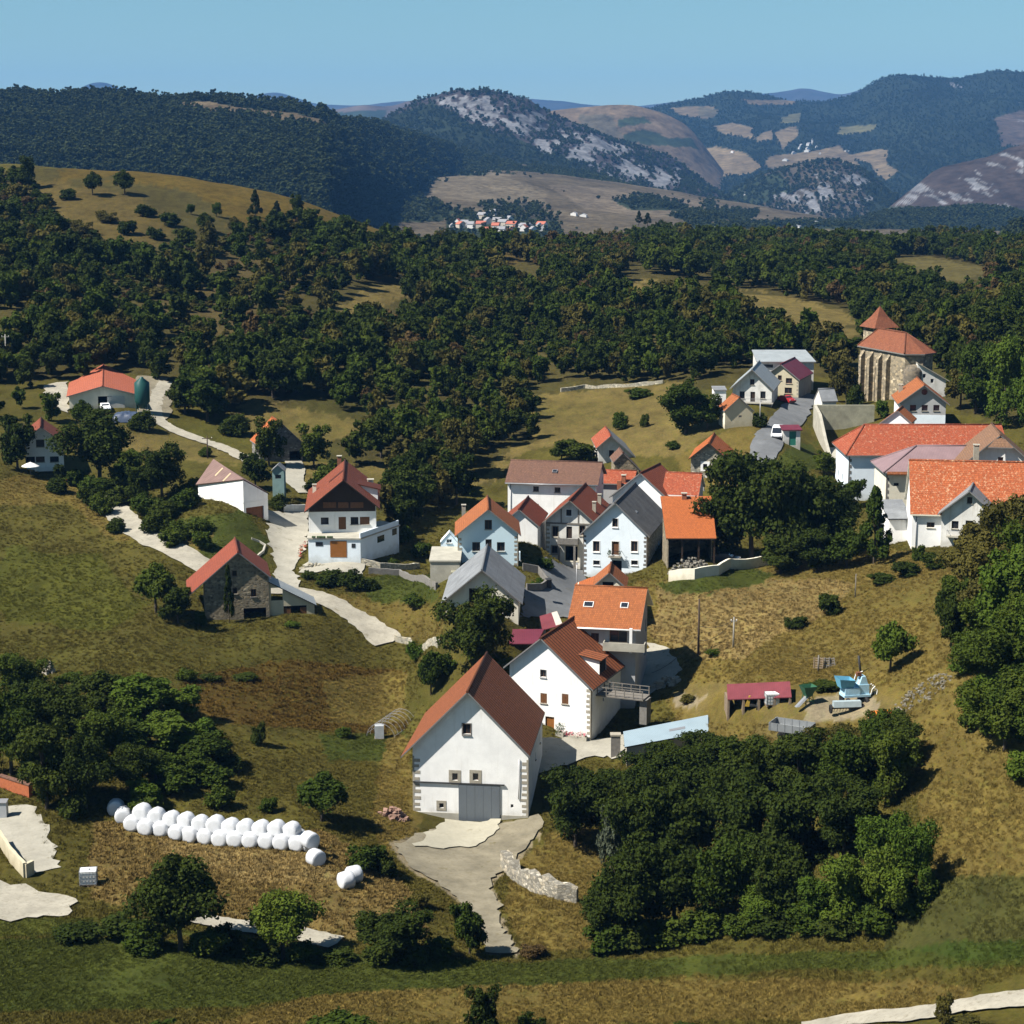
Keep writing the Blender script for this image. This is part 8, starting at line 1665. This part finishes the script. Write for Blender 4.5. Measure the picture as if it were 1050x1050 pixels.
GAPS = [[(250,412),(290,416),(367,430),(372,442),(330,462),(280,455),(250,440)], [(335,330),(345,305),(385,290),(412,290),(432,302),(420,325),(380,350),(345,350)], [(540,403),(620,394),(700,392),(735,440),(700,470),(640,468),(600,462),(560,445)], [(622,292),(680,288),(735,298),(720,322),(700,330),(650,322)], [(738,300),(790,300),(860,318),(886,345),(868,368),(850,356),(800,336),(745,316)],
 [(900,266),(945,262),(1030,280),(1000,308),(960,308),(930,296)], [(170,185),(290,205),(420,236),(430,244),(340,240),(290,232),(215,215)], [(345,485),(400,472),(420,480),(385,505),(350,505)], [(430,262),(455,268),(450,278),(425,272)], [(515,262),(560,280),(556,306),(510,290)], [(-60,318),(30,318),(32,362),(-60,362)], [(470,478),(545,452),(560,458),(495,495)], [(345,440),(372,440),(385,455),(360,462)], [(410,478),(432,468),(440,490),(420,500)]]
cand = []
LK = ('dark', 'mid', 'olive', 'brown')
for poly, cell, (h0, h1), wf, lw, keep in WOOD:
    U = np.array([p[0] for p in poly]); V = np.array([p[1] for p in poly])
    X0, X1 = (max(U.min(), -380) - 525) / FPX, (min(U.max(), 1400) - 525) / FPX
    ys = np.arange(290, 1080, cell); xs = np.arange(min(X0 * 1080, X0 * 290), max(X1 * 1080, X1 * 290), cell); gx_, gy_ = np.meshgrid(xs, ys)
    gx_ = gx_ + rng.uniform(-.45, .45, gx_.shape) * cell; gy_ = gy_ + rng.uniform(-.45, .45, gy_.shape) * cell; x, y = gx_.ravel(), gy_.ravel()
    k = (x / y > X0 * 1.02) & (x / y < X1 * 1.02); x, y = x[k], y[k]; z = ground_z(x, y); u, v = project(np.stack([x, y, z], -1))
    ju, jv = u + (fbm(x * .05, y * .05, 3, 201) - .5) * 24, v + (fbm(x * .05, y * .05, 3, 203) - .5) * 12
    k = inpoly(ju, jv, poly) & (fbm(x * .03, y * .02, 3, 207) * .5 + rng.random(len(x)) * .5 < (.80 if keep > .84 else keep * .5 + .12))
    if h1 > 10: k &= ~(inpoly(ju, jv, THIN) & (rng.random(len(x)) < .8))
    for gp in GAPS: k &= ~inpoly(u, v, gp)
    k &= ~((y > 1040))
    for xx, yy, zz, uu, vv in zip(x[k], y[k], z[k], u[k], v[k]):
        h_ = random.uniform(h0, h1) * (.6 + .8 * float(vnoise(np.array([xx * .04]), np.array([yy * .04]), 5)[0])); cand.append((xx, yy, zz, h_, h_ * wf * random.uniform(.75, 1.1), random.choices(LK, lw)[0], uu, vv))
foot = [(o.location.x, o.location.y) for o in COL.objects if o.parent is None and o.get('category') in ('house', 'barn', 'church', 'shed', 'outbuilding')]
fp = np.array(foot)
def clear(x, y): d = np.hypot(fp[:, 0] + 0 - x, fp[:, 1] + 5 - y); return d.min() > 9
cand = [c for c in cand if c[1] > 480 or clear(c[0], c[1])]
cand.sort(key=lambda c: -c[3] / c[1])
inview = [c for c in cand if -15 < c[6] < 1065]; rest = [c for c in cand if not -15 < c[6] < 1065]
n_ind = max(0, 292 - cnt[0])
for c in inview[:n_ind]:
    side = 'behind the church on the right' if c[6] > 760 and c[1] < 560 else 'on the slope behind the chalet and farm' if c[6] < 330 else 'behind the middle of the village'
    lf = c[5]; w_ = {'dark': 'dark green', 'mid': 'mid green', 'olive': 'olive', 'brown': 'rusty brown'}[lf]
    plant((c[0], c[1], c[2] - .1), c[3], c[4], 'mid' if c[1] < 470 else 'far', lf, f'{w_} tree of the dense wood {side}', f'{w_} wood trees {side}')
ms = []; keys = {}
def kindex(kind, leaf, i):
    k = (kind, leaf, i)
    if k not in keys: keys[k] = len(ms); ms.append(crown_of(kind, i, leaf)[0])
    return keys[k]
P_, S_, I_ = [], [], []
for c in inview[n_ind:] + rest:
    kd = 'far' if c[3] > 5 else 'farshrub'; P_.append((c[0], c[1], c[2] - .15)); S_.append((c[4], c[4], c[3])); I_.append(kindex(kd, c[5], random.randrange(5 if kd == 'far' else 3)))
scatter('woodland', P_, S_, I_, ms, 'dense dark oak wood covering the slopes behind the village', 'woodland')
# woods of the far hills
P_, S_, I_ = [], [], []; ms2 = [crown_of('vfar', i, 'far')[0] for i in range(3)]
for (P, qu, qv, cv), nmax, size, u0_, u1_ in ((L_dark, 26000, 9, -120, 520), (L_mead, 2600, 8, 350, 1100), (L_rid, 12000, 9, 330, 720), (L_teal, 12000, 9, 840, 1170), (L_rock, 9000, 9, 350, 800), (L_right, 30000, 9, 560, 1170), (L_out, 4000, 9, 720, 980), (L_side, 1500, 8, 950, 1200)):
    lum = cv @ np.array((.3, .6, .1)); ok = (lum < .046) & (qu > u0_) & (qu < u1_) & (qv > 70); ix = np.nonzero(ok)[0]
    if P is L_side[0]: ix = np.nonzero((qu > 950) & (qu < 1200))[0]
    ix = rng.choice(ix, min(nmax, len(ix)), replace=False); q = P[ix] + rng.normal(size=(len(ix), 3)) * np.array((3, 5, 0)); s = size * rng.uniform(.7, 1.25, len(ix))
    P_.append(q - np.array((0, 0, 1))* (size * .18)); S_.append(np.stack([s, s, s * .95], -1)); I_.append(rng.integers(0, 3, len(ix)))
scatter('far_woodland', np.concatenate(P_), np.concatenate(S_), np.concatenate(I_), ms2, 'far off woods on the distant hills and mountain flanks', 'woodland')
# hedges and single trees among the far fields
P_, S_, I_ = [], [], []
for k in range(420):
    u, v, d = random.uniform(380, 1000), random.uniform(178, 240), 0
    P, qu, qv, cv = L_mead; j = int(rng.integers(0, len(P)))
    if 370 < qu[j] < 1000 and qv[j] > 176: P_.append(P[j] - np.array((0, 0, 1))); s = random.uniform(4, 9); S_.append((s, s, s * .8)); I_.append(random.randrange(3))
scatter('field_trees', P_, S_, I_, ms2, 'scattered hedge trees on the far valley fields', 'trees')

# rough grass and weeds near the camera
def grassmat():
    if 'grass blades' in _mats: return _mats['grass blades']
    m, nt, b = new_mat('grass blades'); at = nt.nodes.new('ShaderNodeAttribute'); at.attribute_type = 'INSTANCER'; at.attribute_name = 'tint'
    oi = nt.nodes.new('ShaderNodeObjectInfo'); f = ramp(nt, oi.outputs['Random'], [(0, (.65,) * 3), (1, (1.45, 1.4, 1.3))]); col = mixc(nt, 1.0, at.outputs['Color'], f, 'MULTIPLY')
    nt.links.new(col, b.inputs['Base Color']); b.inputs['Roughness'].default_value = .9; b.inputs['Specular IOR Level'].default_value = .05; _mats['grass blades'] = m; return m
def tuft_mesh(seed, n, hgt, spread, c1, c2):
    g = np.random.default_rng(seed); me = bpy.data.meshes.new('tuft'); V, F = [], []
    for i in range(n):
        a = g.uniform(0, 6.28); r_ = spread * math.sqrt(g.random()); b = np.array((r_ * math.cos(a), r_ * math.sin(a), -.05)); l = g.normal(size=2) * .35; h_ = hgt * g.uniform(.5, 1.15); w = g.uniform(.025, .05) * (hgt / .5); p = np.array((math.cos(a + 1.6), math.sin(a + 1.6), 0)) * w
        k = len(V); V += [b - p, b + p, b + np.array((l[0] * h_ * .5, l[1] * h_ * .5, h_ * .65)) + p * .7, b + np.array((l[0] * h_, l[1] * h_, h_))]; F.append((k, k + 1, k + 2, k + 3))
    me.from_pydata([tuple(v) for v in V], [], F); me.materials.append(grassmat()); return me
TM = [tuft_mesh(1, 46, .55, .5, (.085, .060, .016), (.16, .115, .04)), tuft_mesh(2, 46, .40, .55, (.045, .038, .010), (.085, .062, .016)), tuft_mesh(3, 46, .35, .5, (.024, .044, .008), (.045, .062, .011)), tuft_mesh(4, 40, .6, .45, (.065, .036, .013), (.11, .06, .022))]
n = 190000; a = rng.uniform((-60 - 525) / FPX, (1110 - 525) / FPX, n); y = np.exp(rng.uniform(math.log(134), math.log(330), n)); x = a * y; z = ground_z(x, y); u, v = project(np.stack([x, y, z], -1))
ju, jv = u + (fbm(x * .16, y * .1, 3, 5) - .5) * 26, v + (fbm(x * .16, y * .1, 3, 15) - .5) * 14
cvn = np.tile(np.array(O_), (n, 1))
for c_, pl_ in COVER: cvn[inpoly(ju, jv, pl_)] = c_
hue = cvn[:, 0] / cvn[:, 1]; idx = np.where(hue < .95, 2, np.where(hue < 1.35, 1, 0)); idx = np.where(hue > 1.62, 3, idx); bare = cvn.sum(1) > .36
clump = fbm(x * .12, y * .12, 4, 301); keep = (clump + rng.random(n) * .5 > .66) & ~bare
ROADS = [[(548,750),(642,750),(642,780),(545,802)], [(404,868),(440,848),(556,834),(560,852),(525,890),(508,908),(535,980),(495,980),(488,945),(460,917),(420,895)], [(-40,826),(40,824),(68,892),(36,900),(-40,870)], [(-40,900),(82,920),(82,944),(-40,948)], [(95,500),(125,505),(240,588),(330,606),(405,655),(395,668),(320,625),(200,588)], [(268,520),(322,520),(318,560),(380,566),(380,594),(328,622),(285,615)], [(534,570),(604,570),(604,604),(594,636),(530,636)], [(650,655),(684,658),(704,688),(690,702),(650,722)], [(820,1060),(950,1036),(1070,1018),(1070,1032),(950,1048),(860,1062)], [(195,938),(350,962),(350,976),(195,950)], [(700,700),(925,705),(925,742),(700,742)], [(420,820),(556,800),(556,850),(420,850)]]
for r_ in ROADS[-2:]: keep &= ~inpoly(u, v, r_)
for Q in ROADQ:
    lo, hi = Q.min(0) - 1, Q.max(0) + 1; c_ = Q.mean(0); box = np.nonzero((x > lo[0]) & (x < hi[0]) & (y > lo[1]) & (y < hi[1]) & keep)[0]
    if len(box): keep[box[inpoly(x[box] + rng.normal(size=len(box)) * .4, y[box] + rng.normal(size=len(box)) * .4, [tuple(q) for q in Q])]] = False
s = rng.uniform(.28, .72, n)
scatter('grass_tufts', np.stack([x, y, z], -1)[keep], np.stack([s, s, s * rng.uniform(.6, 1.2, n)], -1)[keep], idx[keep], TM, 'rough dry grass tufts over the fields and banks', 'grass', tint=(cvn * rng.uniform(1.2, 1.7, (n, 1)))[keep])
